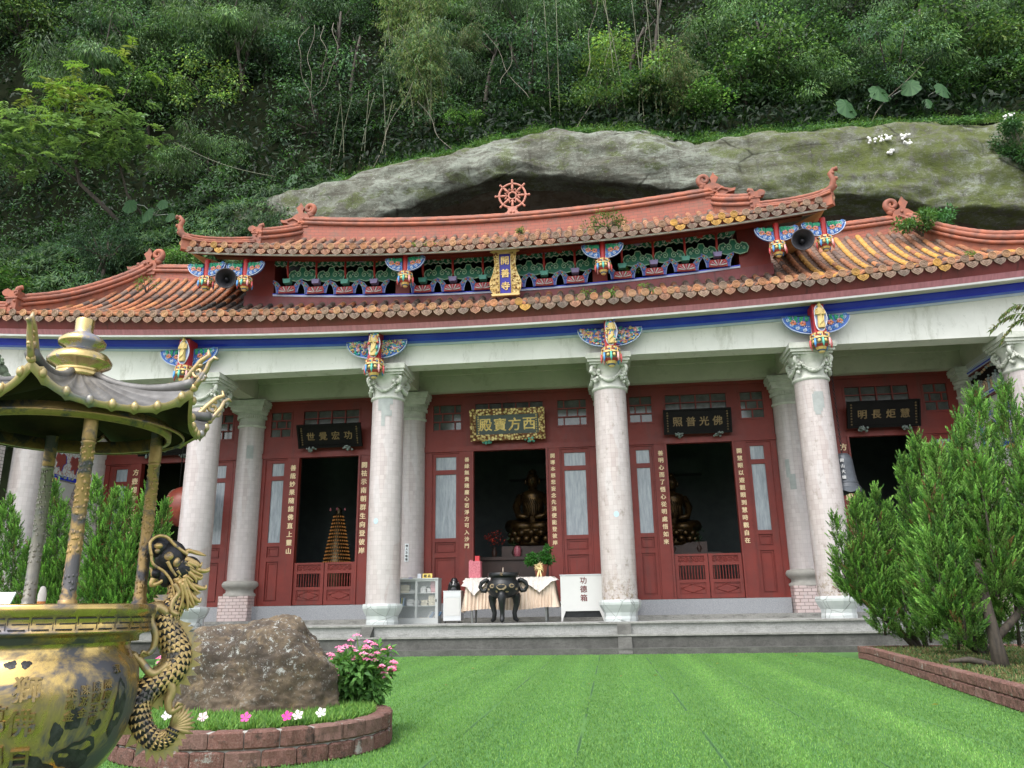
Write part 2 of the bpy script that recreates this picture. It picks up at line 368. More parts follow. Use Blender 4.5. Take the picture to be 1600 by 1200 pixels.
# front columns
def garland_capital(r=.44, z0=6.82):
    b = MB()
    b.lathe([(r+.0, z0-.06), (r+.04, z0-.03), (r+.04, z0+.02), (r, z0+.04), (r-.01, z0+.45), (r+.06, z0+.56), (r+.1, z0+.62)], 28)
    # square abacus with concave steps
    for hw, za, zb in ((.52, .62, .68), (.57, .68, .76), (.61, .76, .86), (.59, .86, .92)): b.box(-hw, hw, -hw, hw, z0+za, z0+zb)
    for k in range(4):
        a = PI/4 + k*PI/2; ca, sa = math.cos(a), math.sin(a)
        # corner volute scroll
        for dz, rr in ((.50, .13),):
            pts = [(ca*(r+.06+q[0]), sa*(r+.06+q[0]), z0+dz+q[2]) for q in spiral(.06, 0, .14, .02, PI, 1.6, 20, 0, 1)]
            b.tube(pts, [.05]*10+[.04]*11, 6)
        b.ball((ca*(r+.10), sa*(r+.10), z0+.60), (.10, .10, .07), 8, 5)
        # hanging bunch
        for i in range(16):
            t = random.random(); rr = .09*(1-t)+.035
            b.ball((ca*(r+.09)+random.uniform(-rr, rr), sa*(r+.09)+random.uniform(-rr, rr), z0+.48-.36*t), random.uniform(.035, .06), 6, 4)
    for k in range(4):
        a0 = -PI/2 + k*PI/2
        pts = []
        for i in range(13):
            u = -1+2*i/12; a = a0+u*PI/4*.92
            pts.append(((r+.05)*math.cos(a), (r+.05)*math.sin(a), z0+.16+.30*u*u))
        b.tube(pts, [.03+.03*(1-abs(-1+2*i/12)) for i in range(13)], 7)
        for i in range(18):
            u = random.uniform(-.8, .8); a = a0+u*PI/4*.92
            b.ball(((r+.09)*math.cos(a), (r+.09)*math.sin(a), z0+.16+.30*u*u+random.uniform(-.03, .03)), random.uniform(.018, .032), 5, 4)
    return b
def front_column(x, mat):
    b = MB(); b.at((x, 0, 0)); b.lathe([(.45, 1.25), (.452, 2.5), (.447, 4.5), (.437, 6.83)], 40, uv=True, cap=False); sh = b.build('front_column', mat, T)
    b = MB(); b.at((x, 0, 0)); b.lathe([(.43, ZP), (.435, .80), (.42, .86), (.43, .95), (.49, 1.05), (.535, 1.14), (.54, 1.20), (.525, 1.255), (.47, 1.262)], 12, smooth=False); b.build('column_base', 'marble', sh)
    b = garland_capital(); b2 = MB(); b2.V = [(v[0]+x, v[1], v[2]) for v in b.V]; b2.F = b.F; b2.S = b.S; b2.C = b.C; b2.UV = b.UV; b2.build('capital', 'capital', sh)
    return sh
cols = []
for x, mt in ((-13.84, 'coltile'), (-8.48, 'coltile'), (-3.08, 'coltile'), (3.15, 'coltile_worn'), (8.50, 'coltile_worn'), (13.84, 'coltile')):
    cols.append(front_column(x, mt))
def patch_on(col, x, r, a0, a1, z0, z1, mat, name, cells=None):
    b = MB(); n = 8
    for (pa, pb, qa, qb) in (cells or [(0, 1, 0, 1)]):
        vs = []; m_ = n
        for i in range(m_+1):
            a = a0+(a1-a0)*(pa+(pb-pa)*i/m_)
            for z in (z0+(z1-z0)*qa, z0+(z1-z0)*qb): vs.append((x+r*math.cos(a), r*math.sin(a), z))
        b.mesh(vs, [(2*i, 2*i+2, 2*i+3, 2*i+1) for i in range(m_)], True)
    b.build(name, mat, col)
MAT['mortar'] = simple('bare_grey_mortar', (.33, .35, .34), .85, 0, var=.15, sc_=6, bump=.3)
patch_on(cols[2], -3.08, .449, -1.95, -1.0, 5.98, 6.80, 'mortar', 'bare_patch', [(.0, .8, .55, 1), (.25, .95, .35, .55), (.25, .5, 0, .35), (.8, 1, .75, 1.0)])
patch_on(cols[4], 8.5, .449, -1.85, -1.2, 5.80, 6.42, 'mortar', 'bare_patch', [(0, .8, .15, .9), (.15, 1, .3, 1), (.1, .6, 0, .15)])
MAT['sticker'] = simple('pale_blue_sticker', (.42, .58, .68), .5, 0, var=.1)
for ci, x in ((2, -3.21), (3, 3.16)):
    b = MB(); cx0 = (-3.08, 3.15)[ci-2]; a = math.acos((x-cx0)/.46); n = 14
    vs = [((.4555)*math.cos(-a+.15*math.cos(2*PI*k/n))+cx0, .4555*math.sin(-a+.15*math.cos(2*PI*k/n)), 3.39+.075*math.sin(2*PI*k/n)) for k in range(n)]
    b.mesh(vs, [tuple(range(n))]); b.build('round_sticker', 'sticker', cols[ci])

# back columns
def back_column(x):
    b = MB(); b.at((x, 3.0, 0)); b.lathe([(.43, 2.04), (.425, 4.5), (.415, 6.88)], 36, uv=True, cap=False); sh = b.build('back_column', 'coltile', T)
    b = MB(); b.at((x, 3.0, 0)); b.lathe([(.50, 1.59), (.50, 1.66), (.43, 1.70), (.43, 1.78), (.50, 1.83), (.56, 1.90), (.56, 1.97), (.52, 2.03), (.44, 2.05)], 30); b.build('column_base', 'torus', sh)
    b = MB(); b.at((x, 3.0, 0)); b.box(-.47, .47, -.47, .3, ZP, 1.592, uv=True); b.build('pedestal', 'pinkbrick', sh)
    b = MB(); b.at((x, 3.0, 0)); b.lathe([(.42, 6.86), (.46, 6.88), (.46, 6.94), (.42, 6.96), (.42, 7.22), (.47, 7.30), (.50, 7.34)], 30)
    for k in range(22):
        a = -PI*k/21; b.cbox(.46*math.cos(a), .46*math.sin(a), 7.20, .05, .05, .10)
    for hw, za, zb in ((.50, 7.34, 7.42), (.54, 7.42, 7.52), (.60, 7.52, 7.62), (.62, 7.62, 7.71)): b.box(-hw, hw, -hw, .4, za, zb)
    b.build('capital', 'capital', sh)
    return sh
bcols = [back_column(x) for x in (-13.84, -8.44, -3.1, 3.14, 8.5, 13.84)]
def bpatch(i, x, cells, a0, a1, z0, z1):
    b = MB(); n = 6
    for pa, pb, qa, qb in cells:
        vs = []
        for k in range(n+1):
            a = a0+(a1-a0)*(pa+(pb-pa)*k/n)
            for z in (z0+(z1-z0)*qa, z0+(z1-z0)*qb): vs.append((x+.432*math.cos(a), 3+.432*math.sin(a), z))
        b.mesh(vs, [(2*k, 2*k+2, 2*k+3, 2*k+1) for k in range(n)], True)
    b.build('bare_patch', 'mortar', bcols[i])
bpatch(1, -8.44, [(0, 1, 0, 1)], -1.45, -.95, 5.82, 6.25); bpatch(4, 8.5, [(0, .5, .4, 1), (.3, 1, 0, .5)], -2.35, -1.75, 4.3, 5.2)

# --- red front wall bays
def frame(b, x0, x1, z0, z1, w_, y0, y1, wt=None):
    wt = wt or w_; b.box(x0, x0+w_, y0, y1, z0, z1); b.box(x1-w_, x1, y0, y1, z0, z1); b.box(x0+w_, x1-w_, y0, y1, z0, z0+wt); b.box(x0+w_, x1-w_, y0, y1, z1-wt, z1)
COUP = {}
def bay(x0, hd, half, fi, fo, gate, coup, rows):
    """hd half door opening, half = half bay width, fi..fo side-door range"""
    X = lambda a: x0+a
    W = MB()   # wall sheet around every opening
    ya, yb_ = 3.0, 3.14
    W.box(X(-half), X(half), ya, yb_, 7.44, 7.75)
    W.box(X(-half), X(half), ya, yb_, 6.03, 6.52)
    t0, t1 = fi-.08, min(fo-.0, fi-.08+.78 if hd < 1.1 else fi-.08+1.0)
    for s in (-1, 1):
        a, c = sorted((s*t1, s*half)); W.box(X(a), X(c), ya, yb_, 6.52, 7.44)
        a, c = sorted((s*hd, s*t0)); W.box(X(a), X(c), ya, yb_, 6.52, 7.44)
        a, c = sorted((s*hd, s*fi)); W.box(X(a), X(c), ya-.03, yb_, 1.283, 5.86)
        a, c = sorted((s*fo, s*half)); W.box(X(a), X(c), ya, yb_, 1.283, 5.86)
    W.box(X(-half), X(half), ya-.05, yb_, 5.862, 6.03)
    W.box(X(-half), X(half), ya-.02, ya-.003, 6.031, 6.06); W.box(X(-half), X(half), ya-.035, ya-.003, 7.66, 7.75)
    wall = W.build('front_wall', 'red', T)
    # side doors
    for s in (-1, 1):
        b = MB(); a, c = sorted((s*fi, s*fo)); a, c = X(a)+.005, X(c)-.005
        gx0, gx1 = sorted((s*(fi+.13), s*(fo-.25 if hd < 1.1 else fo-.14))); gx0, gx1 = X(gx0), X(gx1)
        y0, y1 = 3.03, 3.12
        b.box(a, gx0, y0, y1, 1.283, 5.86); b.box(gx1, c, y0, y1, 1.283, 5.86)
        for za, zb in ((1.283, 1.42), (2.62, 2.75), (3.08, 3.2), (5.16, 5.30), (5.71, 5.86)): b.box(gx0, gx1, y0, y1, za, zb)
        b.box(gx0, gx1, y0+.045, y1, 1.42, 2.62); b.box(gx0, gx1, y0+.045, y1, 2.75, 3.08)
        frame(b, gx0+.04, gx1-.04, 1.46, 2.58, .022, y0+.018, y0+.045); frame(b, gx0+.04, gx1-.04, 2.79, 3.04, .022, y0+.018, y0+.045)
        d_ = b.build('side_door', 'red', T)
        b = MB(); frame(b, a-.001, c+.001, 1.29, 5.855, .035, y0-.04, y0-.0); b.build('door_trim', 'red', d_)
        for za, zb in ((3.2, 5.16), (5.30, 5.71)):
            b = MB(); b.box(gx0, gx1, y0+.04, y0+.055, za, zb); b.build('window_pane', 'frosted', d_)
        # transom
        a, c = sorted((s*t0, s*t1)); a, c = X(a), X(c)
        f = MB(); frame(f, a, c, 6.52, 7.44, .055, 2.985, 3.10); n = 3 if hd > 1.1 else 2
        for r in range(3):
            z0 = 6.575+r*.27; z1 = z0+.27
            if r: f.box(a+.055, c-.055, 3.01, 3.06, z0-.018, z0+.018)
            xs = [.22, .78] if (n == 3 and r != 1) else [.3, .7] if n == 3 else ([.25, .75] if r == 1 else [.5])
            if n == 3 and r == 1: xs = [.33, .70]
            for q in xs:
                xx = a+.055+(c-a-.11)*q; f.box(xx-.018, xx+.018, 3.012, 3.058, z0+(.018 if r else 0), z1-.018)
        fo_ = f.build('transom_window', 'red', T)
        g = MB(); g.box(a+.03, c-.03, 3.065, 3.075, 6.55, 7.41); g.build('window_pane', 'darkglass', fo_)
    f = MB(); frame(f, X(-hd), X(hd), 6.52, 7.44, .055, 2.985, 3.10); n = 5 if hd > 1.1 else 4
    for i in range(1, n):
        xx = X(-hd)+.055+(2*hd-.11)*i/n; f.box(xx-.02, xx+.02, 3.0, 3.06, 6.575, 7.385)
    f.box(X(-hd)+.055, X(hd)-.055, 3.005, 3.055, 7.12, 7.15)
    fo_ = f.build('transom_window', 'red', T)
    g = MB(); g.box(X(-hd)+.03, X(hd)-.03, 3.065, 3.075, 6.55, 7.41); g.build('window_pane', 'darkglass', fo_)
    # door jamb trims
    b = MB()
    for s in (-1, 1):
        a, c = sorted((s*hd, s*(hd+.06))); b.box(X(a), X(c), 2.93, 2.97, 1.283, 5.86)
    b.build('door_jamb', 'red', T)
    if gate:
        for s in (-1, 1):
            a, c = sorted((s*.012, s*(hd-.015))); a, c = X(a), X(c); w_ = c-a
            b = MB(); y0, y1 = 2.99, 3.06
            b.box(a, a+.10, y0, y1, 1.30, 2.56); b.box(c-.10, c, y0, y1, 1.30, 2.56)
            for za, zb in ((1.30, 1.42), (1.74, 1.83), (2.23, 2.31), (2.50, 2.56)): b.box(a+.10, c-.10, y0, y1, za, zb)
            b.box(a+.10, c-.10, y0+.03, y1, 1.42, 1.74)
            xm = (a+c)/2; dz = .12; dx = w_*.36
            for q in (((xm-dx, 1.58), (xm, 1.58+dz)), ((xm, 1.58+dz), (xm+dx, 1.58)), ((xm+dx, 1.58), (xm, 1.58-dz)), ((xm, 1.58-dz), (xm-dx, 1.58))):
                b.tube([(q[0][0], y0+.025, q[0][1]), (q[1][0], y0+.025, q[1][1])], .012, 4)
            frame(b, a+.12, c-.12, 1.44, 1.72, .015, y0+.015, y0+.03)
            for k in range(5):
                xx = a+.10+(w_-.2)*(k+.5)/5
                b.tube([(xx+.065*math.cos(t*PI/6), y0+.03, 2.405+.065*math.sin(t*PI/6)) for t in range(12)], .013, 4, closed=True)
                b.tube([(xx+.03*math.cos(t*PI/4), y0+.03, 2.405+.03*math.sin(t*PI/4)) for t in range(8)], .010, 4, closed=True)
                if k < 4: b.box(xx+.065, xx+(w_-.2)/5-.065, y0+.02, y0+.04, 2.395, 2.415)
            b.box(a+.10, c-.10, y0+.034, y0+.04, 2.31, 2.50)
            for k in range(9):
                xx = a+.10+(w_-.2)*(k+.5)/9
                b.lathe([(.013, 1.83), (.02, 1.9), (.013, 2.0), (.02, 2.08), (.013, 2.16), (.018, 2.23)], 6, cx=xx, cy=y0+.035)
            b.build('gate_leaf', 'red', T)
    if coup:
        for s, txt, zt, zb in coup:
            n = len(txt); cx0 = X(s*((hd+fi)/2-.005)); pit = (zt-zb)/(n-1)
            text_mesh('couplet', txt, pit*.74, 'letter', wall, face_front(cx0, 2.962, (zt+zb)/2), .004, .003, True, 1.0, pit, .03)
H0, H1 = 2.70, 2.28
bay(0, 1.13, 2.70, 1.56, 2.48, False, [(-1, '善緣無貴賤塵心若淨方可入沙門', 5.60, 2.95), (1, '開導本慈悲妄念先消便能登彼岸', 5.62, 2.98)], 0)
bay(-5.79, .975, 2.28, 1.37, 2.15, True, [(-1, '善哉妙果隨諸佛直上靈山', 5.54, 2.93), (1, '開祛示南朝群生向登彼岸', 5.55, 2.89)], 0)
bay(5.79, .975, 2.28, 1.37, 2.15, True, [(-1, '善明心而了悟心從明處悟如來', 5.58, 2.93), (1, '開慧眼以遊觀眼到慧時觀自在', 5.56, 2.91)], 0)
bay(-11.14, .975, 2.28, 1.37, 2.15, True, [(-1, '方壺開淨域處處皆蓮花', 5.58, 3.0)], 0)
bay(11.14, .975, 2.28, 1.37, 2.15, True, [(-1, '方廣開真境處處是道場', 5.56, 2.9), (1, '西來傳妙法心心見如來', 5.5, 2.9)], 0)

# hall interior, dark behind the doors
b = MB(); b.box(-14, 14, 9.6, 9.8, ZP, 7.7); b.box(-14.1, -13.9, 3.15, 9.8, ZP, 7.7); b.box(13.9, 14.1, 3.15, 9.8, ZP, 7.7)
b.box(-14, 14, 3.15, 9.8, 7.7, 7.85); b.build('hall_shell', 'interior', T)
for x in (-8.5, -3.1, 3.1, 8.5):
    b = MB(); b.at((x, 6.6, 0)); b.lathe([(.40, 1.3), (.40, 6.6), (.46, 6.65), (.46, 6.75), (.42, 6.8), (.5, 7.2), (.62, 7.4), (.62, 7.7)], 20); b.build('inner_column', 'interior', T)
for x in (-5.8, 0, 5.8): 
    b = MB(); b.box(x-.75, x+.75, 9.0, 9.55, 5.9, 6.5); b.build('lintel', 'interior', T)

# beams, veranda ceiling
def sweep(prof, ke, name, mat, x0=-16.6, x1=16.6, n=48, uvs=False, parent=T, kk=None, closed=True):
    """profile [(y,z,k)] swept along x; each point lifts by k*x^2"""
    b = MB(); m_ = len(prof); vs = []
    for i in range(n+1):
        x = x0+(x1-x0)*i/n
        for p in prof: vs.append((x, p[0], p[1]+(p[2] if len(p) > 2 else ke)*x*x))
    fs = []
    for i in range(n):
        for k in range(m_ if closed else m_-1):
            k2 = (k+1) % m_; fs.append((i*m_+k, (i+1)*m_+k, (i+1)*m_+k2, i*m_+k2))
    if closed: fs.append(tuple(range(m_-1, -1, -1))[::-1]); fs.append(tuple(n*m_+k for k in range(m_))[::-1])
    b.mesh(vs, fs); return b.build(name, mat, parent)
KE = .0027
sweep([(-.28, 7.73, 0), (.28, 7.73, 0), (.28, 8.7, KE), (-.28, 8.62, KE)], 0, 'front_beam', 'beam')
sweep([(-.285, 8.29), (-.33, 8.29), (-.36, 8.34), (-.285, 8.36)], KE, 'beam_molding', 'bluepale')
sweep([(-.285, 8.36), (-.37, 8.345), (-.42, 8.385), (-.285, 8.43)], KE, 'beam_molding', 'bluelight')
sweep([(-.30, 8.425), (-.425, 8.387), (-.47, 8.45), (-.50, 8.54), (-.50, 8.60), (-.285, 8.62)], KE, 'beam_molding', 'blue')
sweep([(-.285, 8.62), (-1.10, 8.46), (-1.10, 8.55), (-.285, 8.75)], KE, 'eave_soffit', 'cream')
sweep([(-1.10, 8.455), (-1.135, 8.455), (-1.15, 8.50), (-1.10, 8.52)], KE, 'fascia_edge', 'white')
sweep([(-1.10, 8.52), (-1.15, 8.502), (-1.235, 8.64), (-1.15, 8.66)], KE, 'fascia_edge', 'pink')
sweep([(-1.15, 8.66), (-1.235, 8.642), (-1.40, 8.92), (-1.3, 8.93)], KE, 'fascia', 'darkred')
b = MB(); b.box(-16.6, 16.6, .281, 2.70, 8.50, 8.6); b.build('veranda_ceiling', 'cream', T)
b = MB(); b.box(-14, 14, 2.70, 3.3, 7.751, 8.5)
b.box(-14, 14, 2.62, 2.70, 8.28, 8.5); b.build('back_beam', 'cream', T)
b = MB(); b.box(-14, 14, .281, .42, 8.22, 8.5); b.build('front_cornice', 'cream', T)
for x in (-13.84, -8.46, -3.1, 3.14, 8.5, 13.84):
    b = MB(); b.box(x-.27, x+.27, .281, 2.699, 7.752, 8.499); b.build('cross_beam', 'cream', T)
# ================================================================ roofs
TAN = (.40, .22, .12); TERRA = (.36, .115, .06)
def tcol(kind='mix', x=0):
    r = random.random()
    if kind == 'low':
        if 9.0 < x < 14.6 and r < .0: pass
        base_ = (.38, .13, .05) if x < -4 else (.33, .13, .058)
        if r < .12: base_ = (.11, .065, .048)
        elif r < .25: base_ = (.42, .17, .06)
        elif r < .33: base_ = (.22, .14, .10)
    else:
        base_ = (.31, .125, .06)
        if r < .25: base_ = (.15, .09, .065)
        elif r < .4: base_ = (.36, .17, .08)
    v = random.uniform(.7, 1.2); return tuple(c*v for c in base_)
def barrel_row(b, x, f, y0, y1, kind, rr=.088, seg=.30):
    y = y0; n = 7; yellow = None
    if kind == 'low' and 8.9 < x < 14.5:
        yellow = (random.uniform(.0, .45), random.uniform(.45, 1.1)) if random.random() < .7 else None
    dark = (x*.13+2.2, x*.13+3.2) if kind == 'low' and -8.6 < x < -6.2 else None
    while y < y1-.02:
        ye = min(y+seg, y1); c = tcol(kind, x); u = 1-(y-y0)/(y1-y0)
        if yellow and yellow[0] < u*1.1 < yellow[1]: c = (.52, .27, .05) if random.random() < .85 else c
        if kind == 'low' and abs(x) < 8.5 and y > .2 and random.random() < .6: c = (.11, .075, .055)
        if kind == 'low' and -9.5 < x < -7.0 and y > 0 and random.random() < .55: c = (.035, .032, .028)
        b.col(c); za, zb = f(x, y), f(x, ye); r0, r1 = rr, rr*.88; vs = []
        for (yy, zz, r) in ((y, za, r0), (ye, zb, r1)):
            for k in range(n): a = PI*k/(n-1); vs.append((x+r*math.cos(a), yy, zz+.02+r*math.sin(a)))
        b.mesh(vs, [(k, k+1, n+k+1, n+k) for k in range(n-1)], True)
        # raised lip of the tile
        vs = []
        for (yy, r) in ((y-.004, r0*.8), (y-.004, r0*1.1), (y+.035, r0*1.1), (y+.04, r0*.9)):
            for k in range(n): a = PI*k/(n-1); vs.append((x+r*math.cos(a), yy, za+(yy-y)*.5+.02+r*math.sin(a)))
        b.mesh(vs, [(j*n+k, j*n+k+1, (j+1)*n+k+1, (j+1)*n+k) for j in range(3) for k in range(n-1)], False)
        y = ye
def antefix(b, x, y, z, r=.10, yel=False):
    c = random.choice([(.46, .25, .12), (.36, .20, .11), (.28, .18, .12), (.44, .20, .09)]) if not yel else (.56, .30, .06)
    v = random.uniform(.75, 1.15); b.col(tuple(q*v for q in c)); n = 14
    prof = [(r, 0), (r, .03), (r*.86, .036), (r*.8, .02), (r*.55, .02), (r*.5, .034), (r*.42, .034), (r*.36, .02), (0.001, .03)]
    vs = []
    for rr, dy in prof:
        for k in range(n): a = 2*PI*k/n; vs.append((x+rr*math.cos(a), y-dy, z+rr*math.sin(a)))
    fs = [(i*n+k, i*n+(k+1) % n, (i+1)*n+(k+1) % n, (i+1)*n+k) for i in range(len(prof)-1) for k in range(n)]
    b.mesh(vs, fs, False)
def drip(b, x, y, z, w_=.152, h=.20, yel=False):
    c = random.choice([(.26, .17, .12), (.31, .20, .14), (.21, .15, .115), (.36, .17, .10)]) if not yel else (.56, .30, .06)
    v = random.uniform(.8, 1.15); b.col(tuple(q*v for q in c))
    out = [(-w_, .03), (-w_, -.30*h), (-w_*.93, -h*.52), (-w_*.72, -h*.74), (-w_*.4, -h*.90), (-w_*.12, -h*.98), (0, -h*1.08), (w_*.12, -h*.98), (w_*.4, -h*.90), (w_*.72, -h*.74), (w_*.93, -h*.52), (w_, -.30*h), (w_, .03)]
    top = [(w_*.55, -.02), (0, -.045), (-w_*.55, -.02)]
    b.prism([(x+p, z+q) for p, q in out+top], y-.02, y)
    inn = [(x+p*.72, z+q*.74-.014) for p, q in out]
    b.col(tuple(q*v*.72 for q in c)); b.tube([(p, y-.022, q) for p, q in inn], .008, 4)
    b.tube([(x-.05, y-.022, z-h*.45), (x, y-.024, z-h*.3), (x+.05, y-.022, z-h*.45), (x, y-.024, z-h*.65)], .009, 4, closed=True)
def pan_sheet(f, x0, x1, y0, ymax, mat, parent, sp, off):
    b = MB(); nx = int((x1-x0)/sp)+1; ny = 14
    for i in range(nx):
        xa = x0+i*sp; xb = min(xa+sp, x1)
        if xb-xa < .02: continue
        b.col((.17, .10, .07)); cs = [xa, xa+(xb-xa)*.3, (xa+xb)/2, xb-(xb-xa)*.3, xb]; dz = [0, -.045, -.06, -.045, 0]
        vs = []; rows = 0
        ym = min(ymax(xa), ymax(xb)); L = ym-y0
        if L < .05: continue
        k = max(2, int(L/.16))
        for j in range(k):
            ya, yb_ = y0+L*j/k, y0+L*(j+1)/k
            for (yy, lift) in ((ya, .022), (yb_, 0)):
                for c_, d_ in zip(cs, dz): vs.append((c_, yy, f(c_, yy)+d_+lift))
            rows += 2
        b.mesh(vs, [(j*5+q, j*5+q+1, (j+1)*5+q+1, (j+1)*5+q) for j in range(rows-1) for q in range(4)], False)
    return b.build('roof_slab', mat, parent)
def ZL(x, y): t = y+1.4; return 8.95+.29*t+.09*t*t+.0030*x*x
def ZU(x, y): t = y+.3; return 11.34+.45*t+.09*t*t+.0066*x*x
SP = .335
def make_roof(name, f, xm, y0, ymax, kind, ddz):
    root = pan_sheet(f, -xm, xm, y0, ymax, 'tile', T, SP, 0); root.name = name
    n = int(2*xm/SP); b = MB(); a = MB(); g = MB()
    for i in range(n+1):
        x = -xm + i*(2*xm/n)
        barrel_row(b, x, f, y0-.03, ymax(x), kind)
        yel = random.random() < (.02 if x < 5 else .06) or (kind == 'up' and 6 < x < 7.2)
        antefix(a, x, y0-.035, f(x, y0)+.055, .106, yel)
        if i < n: drip(g, x+xm/n, y0-.02, f(x+xm/n, y0)+.0, yel=yel)
    for q in (a, g):
        o_ = len(b.V); b.V += q.V; b.F += [tuple(o_+k for k in f_) for f_ in q.F]; b.C += q.C; b.S += q.S; b.UV += q.UV
    b.build('roof_tiles', 'tile', root)
    return root
roofL = make_roof('lower_roof', ZL, 16.6, -1.42, lambda x: (1.02 if abs(x) < 8.0 else 3.05) if abs(x) < 12.7 else max(-1.2, 3.05-(abs(x)-12.7)*1.15), 'low', 0)
roofU = make_roof('upper_roof', ZU, 9.55, -.32, lambda x: 1.80 if abs(x) < 6.65 else max(-.12, 1.7-(abs(x)-6.65)*.68), 'up', 0)
# ridges
m = NT('ridge_brick'); q = m.n('TexBrick'); sx = m.n('SeparateXYZ'); cx_ = m.n('CombineXYZ'); tc = m.n('TexCoord'); m.l(tc.outputs['Object'], sx.inputs[0])
m.l(sx.outputs[0], cx_.inputs[0]); m.l(m.math('SUBTRACT', sx.outputs[2], m.math('MULTIPLY', m.math('MULTIPLY', sx.outputs[0], sx.outputs[0]), .008)), cx_.inputs[1]); m.l(cx_.outputs[0], q.inputs['Vector'])
q.inputs['Scale'].default_value = 1; q.inputs['Brick Width'].default_value = .27; q.inputs['Row Height'].default_value = .105; q.inputs['Mortar Size'].default_value = .006
q.inputs['Color1'].default_value = (.33, .095, .06, 1); q.inputs['Color2'].default_value = (.29, .085, .055, 1); q.inputs['Mortar'].default_value = (.12, .06, .045, 1)
f_ = m.noise(2.5, 6, .7); m.base(m.mix(m.ramp(f_, .5, .72, 0, .6), q.outputs['Color'], (.12, .10, .075))); m.set(.7); m.bump(q.outputs['Fac'], -.5, .01); MAT['ridgebrick'] = m.m
MAT['ridge'] = simple('ridge_terracotta', (.34, .105, .055), .7, 0, c2=(.17, .07, .05), sc_=3, bump=.3, bsc=25)
def sweepx(b, prof, zf, x0, x1, n, y):
    m_ = len(prof); vs = []
    for i in range(n+1):
        x = x0+(x1-x0)*i/n
        for p in prof: vs.append((x, y+p[0], zf(x)+p[1]))
    fs = [(i*m_+k, (i+1)*m_+k, (i+1)*m_+(k+1) % m_, i*m_+(k+1) % m_) for i in range(n) for k in range(m_)]
    b.mesh(vs, fs); b.mesh([vs[k] for k in range(m_)], [tuple(range(m_))]); b.mesh([vs[n*m_+k] for k in range(m_)], [tuple(range(m_))[::-1]])
def ridge(zf, x0, x1, y, root, hb=.42):
    b = MB(); sweepx(b, [(-.13, -.25), (.13, -.25), (.13, hb), (-.13, hb)], zf, x0, x1, 24, y); br = b.build('ridge', 'ridgebrick', root)
    b = MB()
    for k, (r, dy, dz) in enumerate(((.07, -.15, hb-.01), (.062, -.13, hb+.13), (.085, -.0, hb+.22))):
        n = 60; step = (x1-x0)/n
        pts = [(x0+step*i, y+dy, zf(x0+step*i)+dz) for i in range(n+1)]
        b.tube(pts, [r*(1.06 if i % 2 else .97) for i in range(n+1)], 9)
    b.tube([(x0+(x1-x0)*i/30, y+.15, zf(x0+(x1-x0)*i/30)+hb) for i in range(31)], .07, 6)
    b.build('ridge_cap', 'ridge', br); return br
ridge(lambda x: 12.64+.0092*x*x, -6.7, 6.7, 1.82, roofU, .46)
for s in (-1, 1):
    x0, x1 = sorted((s*7.7, s*12.7)); ridge(lambda x: 11.95+.0034*x*x, x0, x1, 3.05, roofL, .24)
def hip(pts, root, h=.30, r=.075):
    """sloping ridge along a 3D path: wall plus rounded caps"""
    b = MB(); vs = []; P_ = [Vector(p) for p in pts]
    # resample smoothly
    Q = []
    for i in range(len(P_)-1):
        p0, p1, p2, p3 = P_[max(i-1, 0)], P_[i], P_[i+1], P_[min(i+2, len(P_)-1)]
        for k in range(8):
            t = k/8; Q.append(.5*((2*p1)+(-p0+p2)*t+(2*p0-5*p1+4*p2-p3)*t*t+(-p0+3*p1-3*p2+p3)*t**3))
    Q.append(P_[-1])
    for i, p in enumerate(Q):
        t = (Q[min(i+1, len(Q)-1)]-Q[max(i-1, 0)]); t.z = 0; t.normalize(); nrm = Vector((t.y, -t.x, 0))*.10
        for sgn, dz in ((-1, -.3), (1, -.3), (1, h), (-1, h)): vs.append(tuple(p+nrm*sgn+Vector((0, 0, dz))))
    n = len(Q); b.mesh(vs, [(i*4+k, (i+1)*4+k, (i+1)*4+(k+1) % 4, i*4+(k+1) % 4) for i in range(n-1) for k in range(4)]+[(0, 1, 2, 3), (n*4-1, n*4-2, n*4-3, n*4-4)])
    hp = b.build('hip_ridge', 'ridge', root)
    b = MB()
    for off, dz, rr in ((.12, h*.45, r*.8), (-.12, h*.45, r*.8), (.10, h, r), (-.10, h, r), (0, h+.13, r*1.1)):
        pp = []
        for i, p in enumerate(Q):
            t = (Q[min(i+1, n-1)]-Q[max(i-1, 0)]); t.z = 0; t.normalize(); pp.append(p+Vector((t.y, -t.x, 0))*off+Vector((0, 0, dz)))
        b.tube(pp, [rr*(1.07 if i % 2 else .96) for i in range(n)], 8)
    b.build('hip_cap', 'ridge', hp); return hp
for s in (-1, 1):
    hip([(s*x, y, ZL(x, y)+.12) for x, y in ((12.75, 3.05), (13.15, 2.35), (13.65, 1.5), (14.15, .6), (14.75, -.35))], roofL, .30)
    hip([(s*x, y, ZL(x, y)+.06) for x, y in ((14.9, -.45), (15.8, -.95), (16.6, -1.4))], roofL, .14)
    hip([(s*x, y, ZU(x, y)+.05) for x, y in ((6.7, 1.82), (6.95, 1.5), (7.3, 1.15), (7.72, .82))], roofU, .34)
    hip([(s*x, y, ZU(x, y)+dz) for x, y, dz in ((7.8, .8, .02), (8.6, .3, .03), (9.2, -.1, .07), (9.6, -.38, .16))], roofU, .10, .055)
